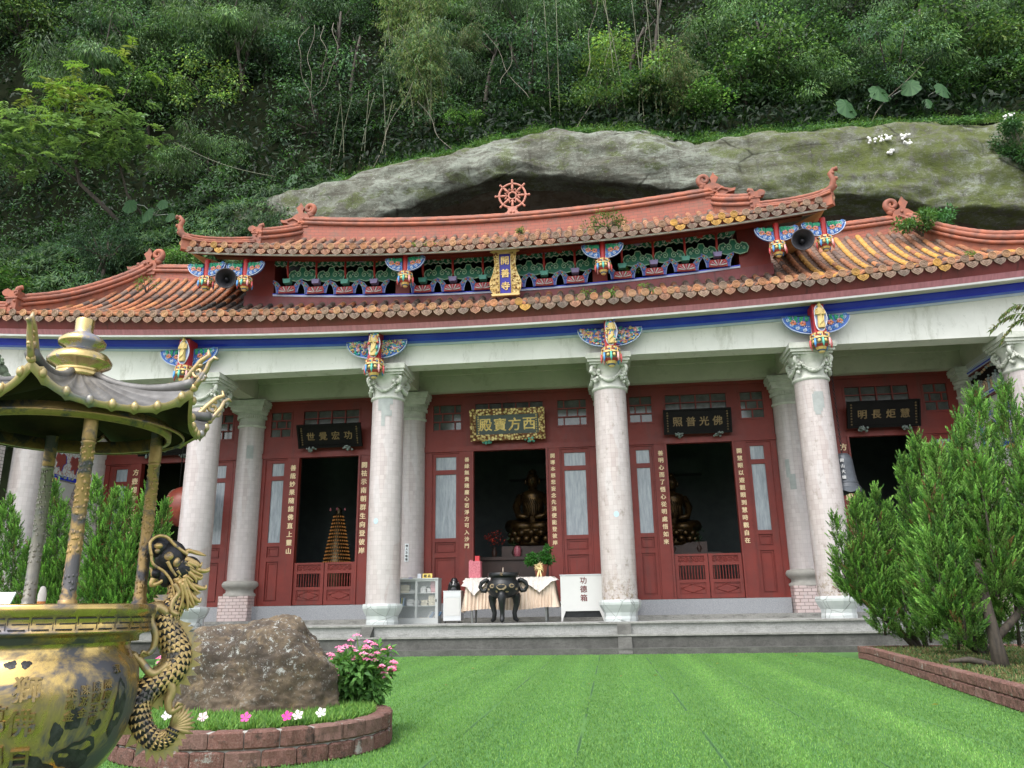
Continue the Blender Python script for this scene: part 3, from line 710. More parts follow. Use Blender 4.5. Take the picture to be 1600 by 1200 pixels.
# ridge-end beasts and finials
def beast(x, y, z, s, sc_, root, rx=0.):
    b = MB(); b.at((x, y, z), (0, 0, rx), (s*sc_, sc_, sc_))
    b.prism([(-.30, -.15), (.32, -.15), (.36, .15), (.30, .32), (.12, .40), (-.10, .36), (-.28, .22), (-.52, .16), (-.66, .18), (-.62, .08), (-.42, .04), (-.34, -.02)], -.14, .14)
    pts = [(p[0], 0, p[2]) for p in spiral(.30, .58, .20, .04, -PI*.6, 1.45, 26, 0, 1)]
    b.tube([(.26, 0, .25), (.38, 0, .34)]+pts, [.10, .10]+[.095-.04*i/26 for i in range(27)], 8)
    b.prism([(-.02, .34), (-.10, .52), (-.16, .62), (-.05, .72), (.0, .82), (.05, .72), (.12, .62), (.08, .5), (.12, .36)], -.06, .06)
    for k in range(9): b.ball((random.uniform(-.25, .25), random.choice([-.15, .15]), random.uniform(-.05, .3)), random.uniform(.04, .075), 6, 4)
    b.tube([(-.40, -.15, .10), (-.2, -.17, .18), (0, -.16, .05), (.2, -.16, .16)], .035, 5)
    b.tube([(-.28, -.15, -.05), (0, -.17, -.1), (.25, -.15, 0)], .03, 5)
    return b.build('ridge_beast', 'ridge', root)
for s in (-1, 1):
    beast(s*6.75, 1.80, 13.48, -s, .98, roofU); beast(s*12.75, 3.0, 12.72, -s, 1.08, roofL)
def end_block(x, y, z, s, root, sc_=1.):
    b = MB(); b.at((x, y, z), (0, 0, 0), (s*sc_, sc_, sc_))
    b.box(-.17, .17, -.17, .17, -.2, .28); b.box(-.21, .21, -.2, .2, .28, .33); b.box(-.14, .16, -.15, .15, .33, .55)
    b.prism([(-.34, .42), (-.12, .36), (-.12, .58), (-.22, .64), (-.34, .60), (-.40, .52)], -.12, .12)
    b.tube([(.0, 0, .52), (.06, 0, .66), (.14, 0, .70), (.18, 0, .62)], [.10, .09, .07, .04], 7)
    for k in range(7): b.ball((random.uniform(-.18, .18), -.17, random.uniform(-.1, .5)), .05, 6, 4)
    return b.build('hip_end_beast', 'ridge', root)
for s in (-1, 1):
    end_block(s*7.72, .85, ZU(7.72, .85)+.12, -s, roofU, .85); end_block(s*14.75, -.45, ZL(14.75, -.4)+.15, -s, roofL, 1.0)
    b = MB(); z0 = ZU(9.6, -.38)
    pts = [(s*9.15, -.1, z0+.16), (s*9.42, -.28, z0+.24), (s*9.62, -.40, z0+.40), (s*9.66, -.44, z0+.62), (s*9.58, -.44, z0+.80), (s*9.68, -.46, z0+.92), (s*9.80, -.48, z0+.88)]
    b.tube(pts, [.10, .12, .11, .085, .07, .06, .035], 8)
    for k, p in enumerate(pts[2:6]): b.ball((p[0]+s*.07, p[1]-.03, p[2]), .06, 6, 4)
    b.build('corner_finial', 'ridge', roofU)
# dharma wheel
wh = bpy.data.objects.new('dharma_wheel', None)
b = MB(); b.at((.36, 1.80, 14.0)); 
b.tube([(.43*math.cos(2*PI*k/48), 0, .43*math.sin(2*PI*k/48)) for k in range(48)], .036, 8, closed=True)
W_ = b
for k in range(8):
    a = PI/2+k*PI/4; c_, s_ = math.cos(a), math.sin(a)
    W_.tube([(.12*c_, 0, .12*s_), (.24*c_, 0, .24*s_), (.32*c_, 0, .32*s_), (.43*c_, 0, .43*s_)], [.022, .034, .045, .026], 7)
    W_.ball((.545*c_, 0, .545*s_), .042, 8, 6); W_.tube([(.43*c_, 0, .43*s_), (.53*c_, 0, .53*s_)], [.045, .025], 7)
    a2 = a+PI/8; W_.tube([(.17*math.cos(a+.08), 0, .17*math.sin(a+.08)), (.27*math.cos(a2), 0, .27*math.sin(a2)), (.17*math.cos(a+PI/4-.08), 0, .17*math.sin(a+PI/4-.08))], .022, 6)
W_.tube([(.125*math.cos(2*PI*k/24), 0, .125*math.sin(2*PI*k/24)) for k in range(24)], .03, 8, closed=True)
W_.prism([(-.26, -.74), (.26, -.74), (.24, -.68), (.17, -.62), (.13, -.56), (.16, -.48), (-.16, -.48), (-.13, -.56), (-.17, -.62), (-.24, -.68)], -.12, .12)
W_.ball((-.05, -.12, -.64), .04); W_.ball((.05, -.12, -.64), .04)
MAT['wheel'] = simple('salmon_terracotta', (.50, .20, .14), .6, 0, var=.3, sc_=8)
W_.build('dharma_wheel', 'wheel', roofU)

# ---------------------------------------------------------------- upper storey
KU = .0064
sweep([(-.16, 11.17), (-.20, 11.17), (-.21, 11.21), (-.16, 11.22)], KU, 'fascia_edge', 'white', -9.45, 9.45)
sweep([(-.16, 11.21), (-.205, 11.208), (-.31, 11.35), (-.1, 11.36)], KU, 'fascia', 'darkred', -9.45, 9.45)
sweep([(-.16, 11.18), (.9, 11.60), (.9, 11.66), (-.16, 11.24)], KU, 'eave_soffit', 'darkred', -9.45, 9.45)
sweep([(.46, 11.385), (.70, 11.385), (.70, 11.62), (.46, 11.62)], KU, 'upper_beam', 'red', -8.95, 8.95)
MAT['ochre'] = simple('ochre_soffit_paint', (.42, .22, .08), .6, 0, var=.2)
for s in (-1, 1):
    b = MB(); z = 11.2+KU*89; x = s*9.42
    b.mesh([(x, -.17, z), (x, 3.2, z+.1), (x-s*1.0, 3.2, z-.35), (x-s*1.0, .55, z-.2)], [(0, 1, 2, 3)]); b.mesh([(x, -.16, z), (x, 3.2, z+.1), (x, 3.2, z+.35), (x, -.3, z+.18)], [(0, 1, 2, 3)])
    b.build('side_soffit', 'ochre', T)
b = MB()
for s in (-1, 1):
    a, c = sorted((s*7.15, s*8.05)); b.box(a, c, .98, 4.6, 9.6, 11.95)
b.box(-7.15, 7.15, 4.4, 4.6, 9.6, 11.7); b.build('upper_wall', 'red', T)
b = MB(); b.box(-7.15, 7.15, 1.9, 1.95, 10.0, 12.9); b.build('opening_shade_sheet', 'black', T)  # black sheet painted in for the unlit opening behind the brackets
for x in (-3.0, 3.05):
    b = MB(); b.box(x-.22, x+.22, .98, 1.3, 10.1+KU*9, 11.72); b.build('upper_post', 'red', T)
sweep([(.93, 10.30), (.99, 10.30), (.99, 10.36), (.93, 10.36)], KU, 'sill_edge', 'bluepale', -7.15, 7.15)
sweep([(.925, 10.355), (.99, 10.355), (.99, 10.385), (.925, 10.385)], KU, 'sill_edge', 'blue', -7.15, 7.15)
sweep([(.96, 9.95), (1.2, 9.95), (1.2, 10.298), (.96, 10.298)], KU, 'sill_band', 'darkred', -8.1, 8.1)

GREEN = (.010, .15, .085); LG = (.36, .60, .42); WH = (.62, .66, .62); RED = (.42, .035, .03); PUR = (.30, .26, .48); TEAL = (.10, .38, .30); BLU = (.05, .09, .42); ORG = (.62, .20, .06); PNK = (.60, .25, .30)
def curl(b, x, z, r, a0, sgn, y, t=.016, turns=1.3): b.tube([(p[0], y, p[2]) for p in spiral(x, z, r, r*.18, a0, turns, 14, 0, sgn)], t, 4)
def bracket_unit(i):
    b = MB(); y = 0
    # upper green cloud board
    top = .0; b.col(GREEN)
    pts = [(-.475, .22), (.475, .22), (.475, .02), (.40, -.04), (.30, .0), (.22, -.06), (.12, -.02), (0, -.07), (-.12, -.02), (-.22, -.06), (-.30, .0), (-.40, -.04), (-.475, .02)]
    b.prism(pts, -.02, .05); b.col(WH)
    for p, q in zip(pts[2:-1], pts[3:]): b.tube([(p[0], -.035, p[1]), (q[0], -.035, q[1])], .010, 4)
    for sx_ in (-1, 1):
        curl(b, sx_*.34, .07, .06, 0 if sx_ > 0 else PI, sx_, -.035, .011); curl(b, sx_*.15, .03, .045, PI/2, -sx_, -.035, .010)
        b.ball((sx_*.24, -.03, .13), (.022, .015, .022), 6, 4)
    # blocks
    for xx, c in ((0, [PUR, RED, TEAL, ORG][i % 4]), (.475, [RED, TEAL, PUR, RED][i % 4])):
        b.col(c); b.prism([(xx-.11, .20), (xx+.11, .20), (xx+.11, .12), (xx+.065, .05), (xx-.065, .05), (xx-.11, .12)], -.12, .0)
    # projecting arm
    b.col(RED); b.tube([(0, -.10, .08), (0, -.12, -.12), (0, -.08, -.30), (.0, .02, -.42)], [.035, .035, .035, .03], 6)
    b.col(PUR if i % 2 else TEAL); b.prism([(-.13, -.46), (.13, -.46), (.10, -.58), (-.10, -.58)], -.16, .04)
    # middle green cloud, centred on the half unit
    cx = .475; b.col(GREEN)
    out = [(-.34, -.34), (-.30, -.24), (-.20, -.20), (-.15, -.27), (-.08, -.22), (-.05, -.12), (.05, -.12), (.08, -.22), (.15, -.27), (.20, -.20), (.30, -.24), (.34, -.34), (.30, -.48), (.14, -.52), (0, -.46), (-.14, -.52), (-.30, -.48)]
    b.prism([(cx+p*1.3, q) for p, q in out], -.05, .0); b.col(LG)
    for p, q in zip(out, out[1:]+out[:1]): b.tube([(cx+p[0]*1.3, -.06, p[1]), (cx+q[0]*1.3, -.06, q[1])], .014, 4)
    for sx_ in (-1, 1):
        curl(b, cx+sx_*.13, -.33, .085, PI/2, sx_, -.07, .014); curl(b, cx+sx_*.30, -.36, .05, PI/2, -sx_, -.07, .011)
        b.col(WH); b.ball((cx+sx_*.24, -.06, -.30), (.02, .015, .02), 6, 4); b.col(LG)
    # lotus fan and blue scroll wings
    b.col(RED); b.prism([(-.24, -.66), (.24, -.66), (.27, -.84), (-.27, -.84)], -.10, -.02)
    for k in range(7):
        a = PI*(k+.5)/7; b.col(PNK if k % 2 else WH); b.tube([(.05*math.cos(a), -.12, -.82), (.24*math.cos(a), -.13, -.82+.15*math.sin(a))], [.012, .020], 4)
    for sx_ in (-1, 1):
        b.col(BLU); b.prism([(sx_*.18, -.84), (sx_*.22, -.64), (sx_*.33, -.52), (sx_*.475, -.46), (sx_*.475, -.53), (sx_*.39, -.62), (sx_*.35, -.74), (sx_*.34, -.84)], -.06, -.02)
        b.col((.30, .40, .62)); b.tube([(sx_*.22, -.07, -.64), (sx_*.33, -.07, -.52), (sx_*.47, -.07, -.46)], .012, 4); b.tube([(sx_*.47, -.07, -.53), (sx_*.39, -.07, -.62), (sx_*.35, -.07, -.74), (sx_*.34, -.07, -.84)], .012, 4); b.col((.10, .25, .60)); curl(b, sx_*.30, -.66, .05, PI/2, sx_, -.08, .016)
        b.col(ORG); b.ball((sx_*.30, -.08, -.63), (.04, .02, .03), 6, 4); b.ball((sx_*.40, -.08, -.53), (.035, .02, .025), 6, 4); b.col(PNK); b.ball((sx_*.24, -.08, -.74), (.03, .02, .03), 6, 4); b.col(TEAL); b.ball((sx_*.34, -.08, -.56), (.03, .02, .025), 6, 4); b.col(LG); curl(b, sx_*.37, -.58, .045, PI/2, sx_, -.075, .012)
    return b
bu = []
for i in range(4):
    o = bracket_unit(i).build('bracket_set', 'paint', T); bu.append(o)
spots = [-7.15+.5+k*.93 for k in range(4)] + [-2.33+k*.93 for k in range(6)] + [3.72+k*.93 for k in range(4)]
for k, x in enumerate(spots):
    o = bu[k] if k < 4 else bu[k % 4].copy()
    if k >= 4: COL.objects.link(o); o.parent = T
    o.location = (x, .90, 11.36+KU*x*x); o.scale = (1, 1, 1.17)

# ---------------------------------------------------------------- hanging carved pendants
def wing(s, w_, h, rich, y=-.02):
    b = MB(); n = 14
    out = [(0, 0)] + [(s*w_*math.sin(PI/2*(1-k/n))*1.0, -h*(1-math.cos(PI/2*k/n))*.0 - h*math.sin(PI/2*k/n)) for k in range(n+1)]
    b.col((.06, .16, .55)); b.prism([(p, q) for p, q in out], y-.03, y+.03)
    b.col((.55, .65, .80)); b.tube([(p[0], y-.045, p[1]) for p in out], .014, 5, closed=True)
    if not rich:
        for k in range(9):
            a = PI/2*(k+.3)/9; r = .82; x, z = s*w_*r*math.cos(a), -h*r*math.sin(a)
            b.col([(.10, .28, .70), (.62, .70, .85)][k % 2]); curl(b, x, z, .055, a, s, y-.05, .016)
        for cx, cz, c in ((.28, .42, ORG), (.62, .36, ORG)):
            for k in range(5):
                b.col([(.70, .22, .08), (.75, .35, .25), (.72, .30, .36)][k % 3]); a = k*1.25
                b.ball((s*(cx*w_+.05*math.cos(a)), y-.055, -cz*h+.045*math.sin(a)), (.042, .022, .034), 6, 4)
        b.col((.04, .40, .22))
        for k in range(8):
            x = (.12+.8*(k % 4)/4)*w_; z = -(.10+.12*(k//4))*h; curl(b, s*x, z, .05, k, s, y-.05, .018)
        b.col((.80, .80, .78))
        for k in range(12):
            a = PI/2*k/12; b.ball((s*w_*.62*math.cos(a), y-.055, -h*.62*math.sin(a)), .014, 5, 3)
    else:
        cs = [(.72, .55, .22), (.72, .55, .22), (.65, .22, .28), (.05, .30, .62), (.03, .35, .25), (.72, .28, .08), (.20, .12, .45), (.62, .70, .75), (.10, .45, .50)]
        for k in range(110):
            a = random.uniform(0, PI/2); r = math.sqrt(random.random())*.93; x, z = s*w_*r*math.cos(a), -h*r*math.sin(a)
            b.col(random.choice(cs))
            if k % 3: b.ball((x, y-.045-random.random()*.03, z), (random.uniform(.02, .045), .03, random.uniform(.018, .035)), 6, 4)
            else: curl(b, x, z, random.uniform(.03, .055), random.random()*6, s, y-.065, .012)
        for cx, cz in ((.75, .18), (.50, .50), (.25, .25)):
            b.col((.70, .30, .32)); b.ball((s*w_*cx, y-.07, -h*cz), (.055, .03, .055), 9, 5); b.col((.80, .70, .4)); b.ball((s*w_*cx, y-.10, -h*cz), .018, 6, 4)
    return b
def lantern(z1, z0, r, tass, y=0):
    b = MB(); H = z1-z0; n = 8
    b.col(RED); b.lathe([(r*.75, z1), (r*.95, z1-.06*H)], n, smooth=False)
    for (ra, za, rb, zb, c) in ((.95, .06, 1.0, .16, (.55, .40, .14)), (1.0, .16, .98, .24, RED), (.98, .24, 1.02, .34, (.66, .50, .2)), (.9, .34, .85, .62, (.10, .10, .07)), (.85, .62, .62, .74, (.35, .04, .03)), (.62, .74, .5, .86, (.60, .42, .12)), (.45, .86, .42, .93, (.02, .06, .10)), (.40, .93, .25, 1.0, (.66, .48, .18))):
        b.col(c); b.lathe([(r*ra, z1-za*H), (r*rb, z1-zb*H)], n, smooth=False)
    for k in range(n):
        a = 2*PI*k/n; c_, s_ = math.cos(a), math.sin(a)
        b.col((.62, .45, .18)); b.tube([(r*1.03*c_, r*1.03*s_, z1-.12*H), (r*1.1*c_, r*1.1*s_, z1-.36*H), (r*.93*c_, r*.93*s_, z1-.64*H)], .013, 4)
        b.col([(.62, .10, .10), (.08, .28, .60), (.10, .45, .35), (.75, .35, .35)][k % 4]); b.tube([(r*1.12*c_, r*1.12*s_, z1-.38*H), (r*1.14*c_, r*1.14*s_, z1-.62*H), (r*1.14*c_, r*1.14*s_, z1-.80*H)], [.026, .034, .012], 5)
        b.col((.66, .48, .16)); a2 = a+PI/8; b.ball((r*.9*math.cos(a2), r*.9*math.sin(a2), z1-.48*H), (.045, .045, .05), 6, 4)
        for j in range(3): b.col([RED, (.7, .5, .2), (.1, .3, .5)][j]); b.ball((r*1.0*math.cos(a2+j*.2-.2), r*1.0*math.sin(a2+j*.2-.2), z1-(.10+.06*j)*H), .026, 5, 3)
    return b
def figure(z0, z1):
    b = MB(); H = z1-z0; b.col((.62, .46, .17))
    b.lathe([(.085, z0), (.10, z0+.08*H), (.085, z0+.3*H), (.075, z0+.5*H), (.10, z0+.62*H), (.085, z0+.72*H), (.03, z0+.78*H)], 10, sq=lambda a: 1 if abs(math.cos(a)) > .5 else .7)
    b.ball((0, 0, z0+.85*H), (.05, .05, .065)); b.ball((0, 0, z0+.95*H), (.03, .03, .04))
    for s in (-1, 1): b.tube([(s*.09, 0, z0+.68*H), (s*.11, -.03, z0+.5*H), (s*.03, -.09, z0+.48*H)], [.03, .03, .022], 6)
    b.tube([(.07, -.05, z0+.5*H), (.05, -.08, z0+.25*H), (-.05, -.07, z0+.1*H)], .014, 5)
    return b
def pendant(x, y, zt, zb, pw, ww, wh_, lr, rich, fig, wz=None):
    b = MB(); b.col((.45, .02, .02)); lt = zb+(zt-zb)*(.42 if fig else .46)
    wz = wz if wz is not None else zt-.15
    if fig: b.box(x-pw, x+pw, y-pw*.8, y+.35, lt-.02, zt)
    else: b.lathe([(pw, lt-.02), (pw, zt)], 14, cx=x, cy=y)
    root = b.build('hanging_pendant', 'paint', T)
    for s in (-1, 1):
        q = wing(s, ww, wh_, rich); q2 = MB(); dx = x+s*pw
        q.V = [(v[0]+dx, v[1]+y+(.22 if fig else 0), v[2]+wz) for v in q.V]; q.build('wing_bracket', 'paint', root)
    q = lantern(lt, zb, lr, True); q.V = [(v[0]+x, v[1]+y, v[2]) for v in q.V]; q.build('lantern_drop', 'paint', root)
    if fig:
        z0 = lt+.03; z1 = zt+.02; q = MB(); q.col((.30, .38, .66)); n = 22
        ol = [(.15*math.cos(2*PI*k/n)*(1+.12*math.cos(6*PI*k/n)), (z0+z1)/2-.05+(z1-z0)*.5*math.sin(2*PI*k/n)*.98) for k in range(n)]
        q.prism(ol, -.04, 0); q.col((.75, .75, .82)); q.tube([(p[0], -.045, p[1]) for p in ol], .017, 5, closed=True)
        q.V = [(v[0]+x+.02, v[1]+y-pw*.8-.002, v[2]) for v in q.V]; q.build('figure_frame', 'paint', root)
        q = figure(z0+.04, z1+.03) if not rich else figure(z0+.0, z1+.0)
        if rich:
            for k in range(40): q.col(random.choice([(.62, .46, .17), (.62, .46, .17), (.1, .15, .5), (.1, .4, .3), (.6, .1, .08)])); q.ball((random.uniform(-.13, .13), -.03, random.uniform(z0, z1)), random.uniform(.02, .045), 6, 4)
        q.V = [(v[0]+x+.02, v[1]+y-pw*.8-.08, v[2]) for v in q.V]; q.build('gilt_figure', 'paint', root)
for x, rich in ((-8.85, False), (-3.28, True), (3.23, True), (8.66, False)): pendant(x, -.80, 8.60+KE*x*x*.3, 7.18+abs(x)*.02, .15, .72, .50, .23, rich, True, 8.38+KE*x*x*.3)
for x in (-8.95, -7.70, -2.70, 3.15, 8.08, 9.38): pendant(x, .12, 11.34+KU*x*x*.5, 10.27+KU*x*x*.6, .085, .52, .42, .20, False, False, 11.20+KU*x*x*.5)
# ================================================================ signs hung on the hall
def up(b, M_):
    b.V = [tuple(M_ @ Vector(v)) for v in b.V]; return b
def signboard(name, x, y, z, w_, h, fw, text, tmat, field, framem, label, tilt, size, small=None, cat='signboard', grp=None):
    t = thing(name, (x, y, z), label, cat, grp); M_ = Matrix.Translation((x, y, z)) @ Matrix.Rotation(-tilt, 4, 'X')
    M_ = Matrix.Translation((x, y, z)) @ Matrix.Rotation(tilt, 4, 'X')
    b = MB(); b.box(-w_/2+fw, w_/2-fw, -.02, .03, -h/2+fw, h/2-fw); up(b, M_).build('panel', field, t)
    b = MB(); frame(b, -w_/2, w_/2, -h/2, h/2, fw, -.06, .04)
    if framem == 'giltcarve':
        b.col((.62, .45, .16))
        for i in range(110):
            s_ = random.random(); u = random.uniform(.2, .8)*fw; e = random.randrange(4)
            px, pz = [(-w_/2+s_*w_, h/2-u), (-w_/2+s_*w_, -h/2+u), (-w_/2+u, -h/2+s_*h), (w_/2-u, -h/2+s_*h)][e]
            b.tube([(p[0], -.07, p[2]) for p in spiral(px, pz, .045, .012, random.random()*6, 1.1, 8)], .012, 4)
    up(b, M_).build('frame', framem, t)
    text_mesh('lettering', text, size, tmat, t, M_ @ Matrix.Translation((0, -.025, 0)) @ Matrix.Rotation(PI/2, 4, 'X'), .012, size*.012, False, 1, w_*.195)
    for s in (-1, 1):
        for k in range(1):
            text_mesh('small_lettering', small or '民國辛未年仲冬吉', .055, tmat, t, M_ @ Matrix.Translation((s*(w_/2-fw-.07), -.025, 0)) @ Matrix.Rotation(PI/2, 4, 'X'), .006, .0005, True, 1, (h-2*fw)/8.5)
        b = MB(); b.at((x+s*w_*.29, y+.02, z-h/2-.03)); b.col(TEAL if framem == 'giltcarve' else (.18, .22, .20))
        for q in range(10): b.ball((random.uniform(-.13, .13), random.uniform(-.06, .14), random.uniform(-.05, .05)), random.uniform(.03, .055), 6, 4)
        b.col((.45, .35, .12) if framem == 'giltcarve' else (.20, .23, .22))
        for q in range(5): b.ball((random.uniform(-.12, .12), -.07, random.uniform(-.04, .06)), .028, 6, 4)
        b.build('lion_bracket', 'paint', t)
    return t
signboard('signboard', -.015, 2.66, 6.61, 2.33, .98, .19, '殿寶方西', 'gold', 'plaquegrey', 'giltcarve', 'large slate green signboard with carved gold frame over the middle door', R_(14), .42)
DK = 'black'
signboard('signboard', -5.69, 2.62, 6.47, 2.08, .76, .07, '世覺宏功', 'dimgold', DK, DK, 'black plaque with faded gold characters over the door left of the middle one', R_(24), .28)
signboard('signboard', 5.77, 2.72, 6.47, 2.02, .76, .05, '照普光佛', 'dimgold', DK, DK, 'black plaque with four dull gold characters over the door right of the middle one', R_(10), .30)
signboard('signboard', 11.12, 2.60, 6.44, 2.06, .80, .05, '明長炬慧', 'dimgold', DK, DK, 'black tilted plaque over the rightmost doorway behind the conifers', R_(18), .28)
signboard('signboard', -11.1, 2.60, 6.44, 2.04, .80, .05, '輝增德道', 'dimgold', DK, DK, 'dark plaque over the leftmost doorway, half hidden behind the burner roof', R_(18), .28)
# vertical name board under the upper eave
t = thing('name_board', (.285, .22, 10.55), 'blue vertical name board with gold characters and carved gilt sides under the upper eave', 'signboard')
M_ = Matrix.Translation((.285, .22, 10.55)) @ Matrix.Rotation(R_(7), 4, 'X')
MAT['bluefield'] = simple('royal_blue_field', (.02, .015, .30), .4, 0, var=.2, bump=0)
b = MB(); b.box(-.165, .165, -.03, .02, -.62, .66); up(b, M_).build('panel', 'bluefield', t)
b = MB(); b.col((.60, .42, .14))
for s in (-1, 1):
    b.prism([(s*.165, .66), (s*.34, .68), (s*.31, .3), (s*.36, .05), (s*.47, -.22), (s*.45, -.45), (s*.37, -.6), (s*.165, -.6)], -.05, .02)
    for i in range(95):
        v = random.uniform(-.58, .64); wd = np.interp(v, [-.6, -.45, -.22, .05, .3, .66], [.36, .43, .45, .35, .30, .33]); px = random.uniform(.19, wd-.01)
        b.col(random.choice([(.66, .48, .17), (.50, .32, .08), (.70, .55, .25), (.18, .07, .02)])); b.ball((s*px, -.055-random.random()*.02, v), random.uniform(.015, .035), 6, 4)
    b.col((.66, .5, .2)); b.tube([(s*.18, -.06, .66), (s*.18, -.06, -.6)], .018, 6)
b.prism([(-.42, -.60), (.42, -.60), (.40, -.66), (-.40, -.66)], -.12, .03); b.prism([(-.44, .70), (-.20, .62), (.20, .62), (.44, .70), (.30, .74), (-.30, .74)], -.06, .02)
up(b, M_).build('carved_frame', 'paint', t)
text_mesh('lettering', '開善寺', .27, 'gold', t, M_ @ Matrix.Translation((0, -.04, .03)) @ Matrix.Rotation(PI/2, 4, 'X'), .014, .005, True, 1, .385)

# loudspeakers under the upper eave corners
def horn(x, y, z, label, rz):
    t = thing('loudspeaker', (x, y, z), label, 'loudspeaker', 'horn loudspeakers under the eaves')
    M_ = Matrix.Translation((x, y, z)) @ Matrix.Rotation(rz, 4, 'Z') @ Matrix.Rotation(PI/2+R_(12), 4, 'X')
    b = MB(); b.lathe([(.30, .02), (.31, .0), (.315, .03), (.30, .05), (.20, -.10), (.12, -.24), (.075, -.36), (.06, -.42)], 28, cap=False); b.lathe([(.285, .03), (.19, -.09), (.11, -.23), (.06, -.36), (.001, -.37)], 28, cap=False); up(b, M_).build('horn', 'horn', t)
    b = MB(); b.lathe([(.03, -.36), (.05, -.2), (.05, -.12), (.02, -.10)], 12); b.ball((0, 0, -.10), .022, 8, 5); up(b, M_).build('driver', 'horn', t)
    b = MB(); b.lathe([(.10, -.62), (.11, -.6), (.11, -.42), (.08, -.40)], 16); b.box(-.03, .03, .05, .5, -.5, -.44); up(b, M_).build('bracket', 'horn', t)
horn(-8.23, -.05, 10.88, 'grey horn loudspeaker between the two left pendants of the upper eave', R_(20)); horn(8.74, -.05, 10.93, 'grey horn loudspeaker between the two right pendants of the upper eave', R_(-8))

# bronze bell and drum
t = thing('bell', (9.16, .35, 4.3), 'dark iron bell with scalloped rim hanging beside the fourth column', 'bell')
b = MB(); b.at((9.16, .35, 0)); n = 32; prof = [(.02, 4.90), (.14, 4.88), (.21, 4.80), (.235, 4.70), (.26, 4.40), (.29, 4.15), (.32, 4.04), (.36, 3.98)]
b.lathe(prof, n, cap=False); vs = []
for k in range(n*2):
    a = 2*PI*k/(n*2); zz = 3.90-.07*abs(math.sin(3*a)); vs += [(.36*math.cos(a), .36*math.sin(a), 3.98), (.375*math.cos(a), .375*math.sin(a), zz)]
b.mesh(vs, [(2*k, 2*((k+1) % (2*n)), 2*((k+1) % (2*n))+1, 2*k+1) for k in range(2*n)], True); b.tube([(.30*math.cos(k*PI/12), .30*math.sin(k*PI/12), 4.10) for k in range(24)], .016, 5, closed=True)
MAT['bellm'] = simple('slate_bronze', (.085, .095, .11), .5, .4, var=.35, sc_=6); b.build('bell_body', 'bellm', t)
b = MB(); 
for k in range(46): b.tube([(9.16+(.03 if k % 2 else 0)*math.cos(q), .35+(0 if k % 2 else .03)*math.cos(q), 4.93+k*.061+.035*math.sin(q)) for q in (0, PI/3, 2*PI/3, PI, 4*PI/3, 5*PI/3)], .008, 4, closed=True)
b.build('chain', 'iron', t)
text_mesh('lettering', '開山大鐘', .10, 'whitepanel', t, Matrix.Translation((9.16, .35, 4.45)) @ Matrix.Rotation(R_(-8), 4, 'Z') @ Matrix.Translation((-.06, -.275, 0)) @ Matrix.Rotation(PI/2-R_(6), 4, 'X'), .008, .001, True, 1, .15)
t = thing('drum', (-10.02, 2.2, 4.3), 'large red barrel drum hanging behind the first column', 'drum')
MAT['drumred'] = simple('red_drum_lacquer', (.28, .055, .035), .4, 0, var=.35, sc_=5); MAT['hide'] = simple('drum_skin', (.45, .33, .24), .6, 0, var=.25)
b = MB(); b.lathe([(.52, -.42), (.60, -.25), (.645, 0), (.60, .25), (.52, .42)], 32); up(b, Matrix.Translation((-10.02, 2.2, 4.3)) @ Matrix.Rotation(R_(90), 4, 'Y')); b.build('drum_barrel', 'drumred', t)
b = MB(); b.lathe([(.53, -.43), (.50, -.44), (.01, -.445)], 32); 
for k in range(44): a = 2*PI*k/44; b.ball((.545*math.cos(a), .545*math.sin(a), -.38), .018, 5, 4)
up(b, Matrix.Translation((-10.02, 2.2, 4.3)) @ Matrix.Rotation(R_(90), 4, 'Y')); b.build('drum_skin', 'hide', t)
b = MB()
for s in (-.3, .3): b.tube([(-10.02+s, 2.2, 4.85), (-10.02+s, 2.2, 8.5)], .02, 5)
b.build('rope', 'iron', t)

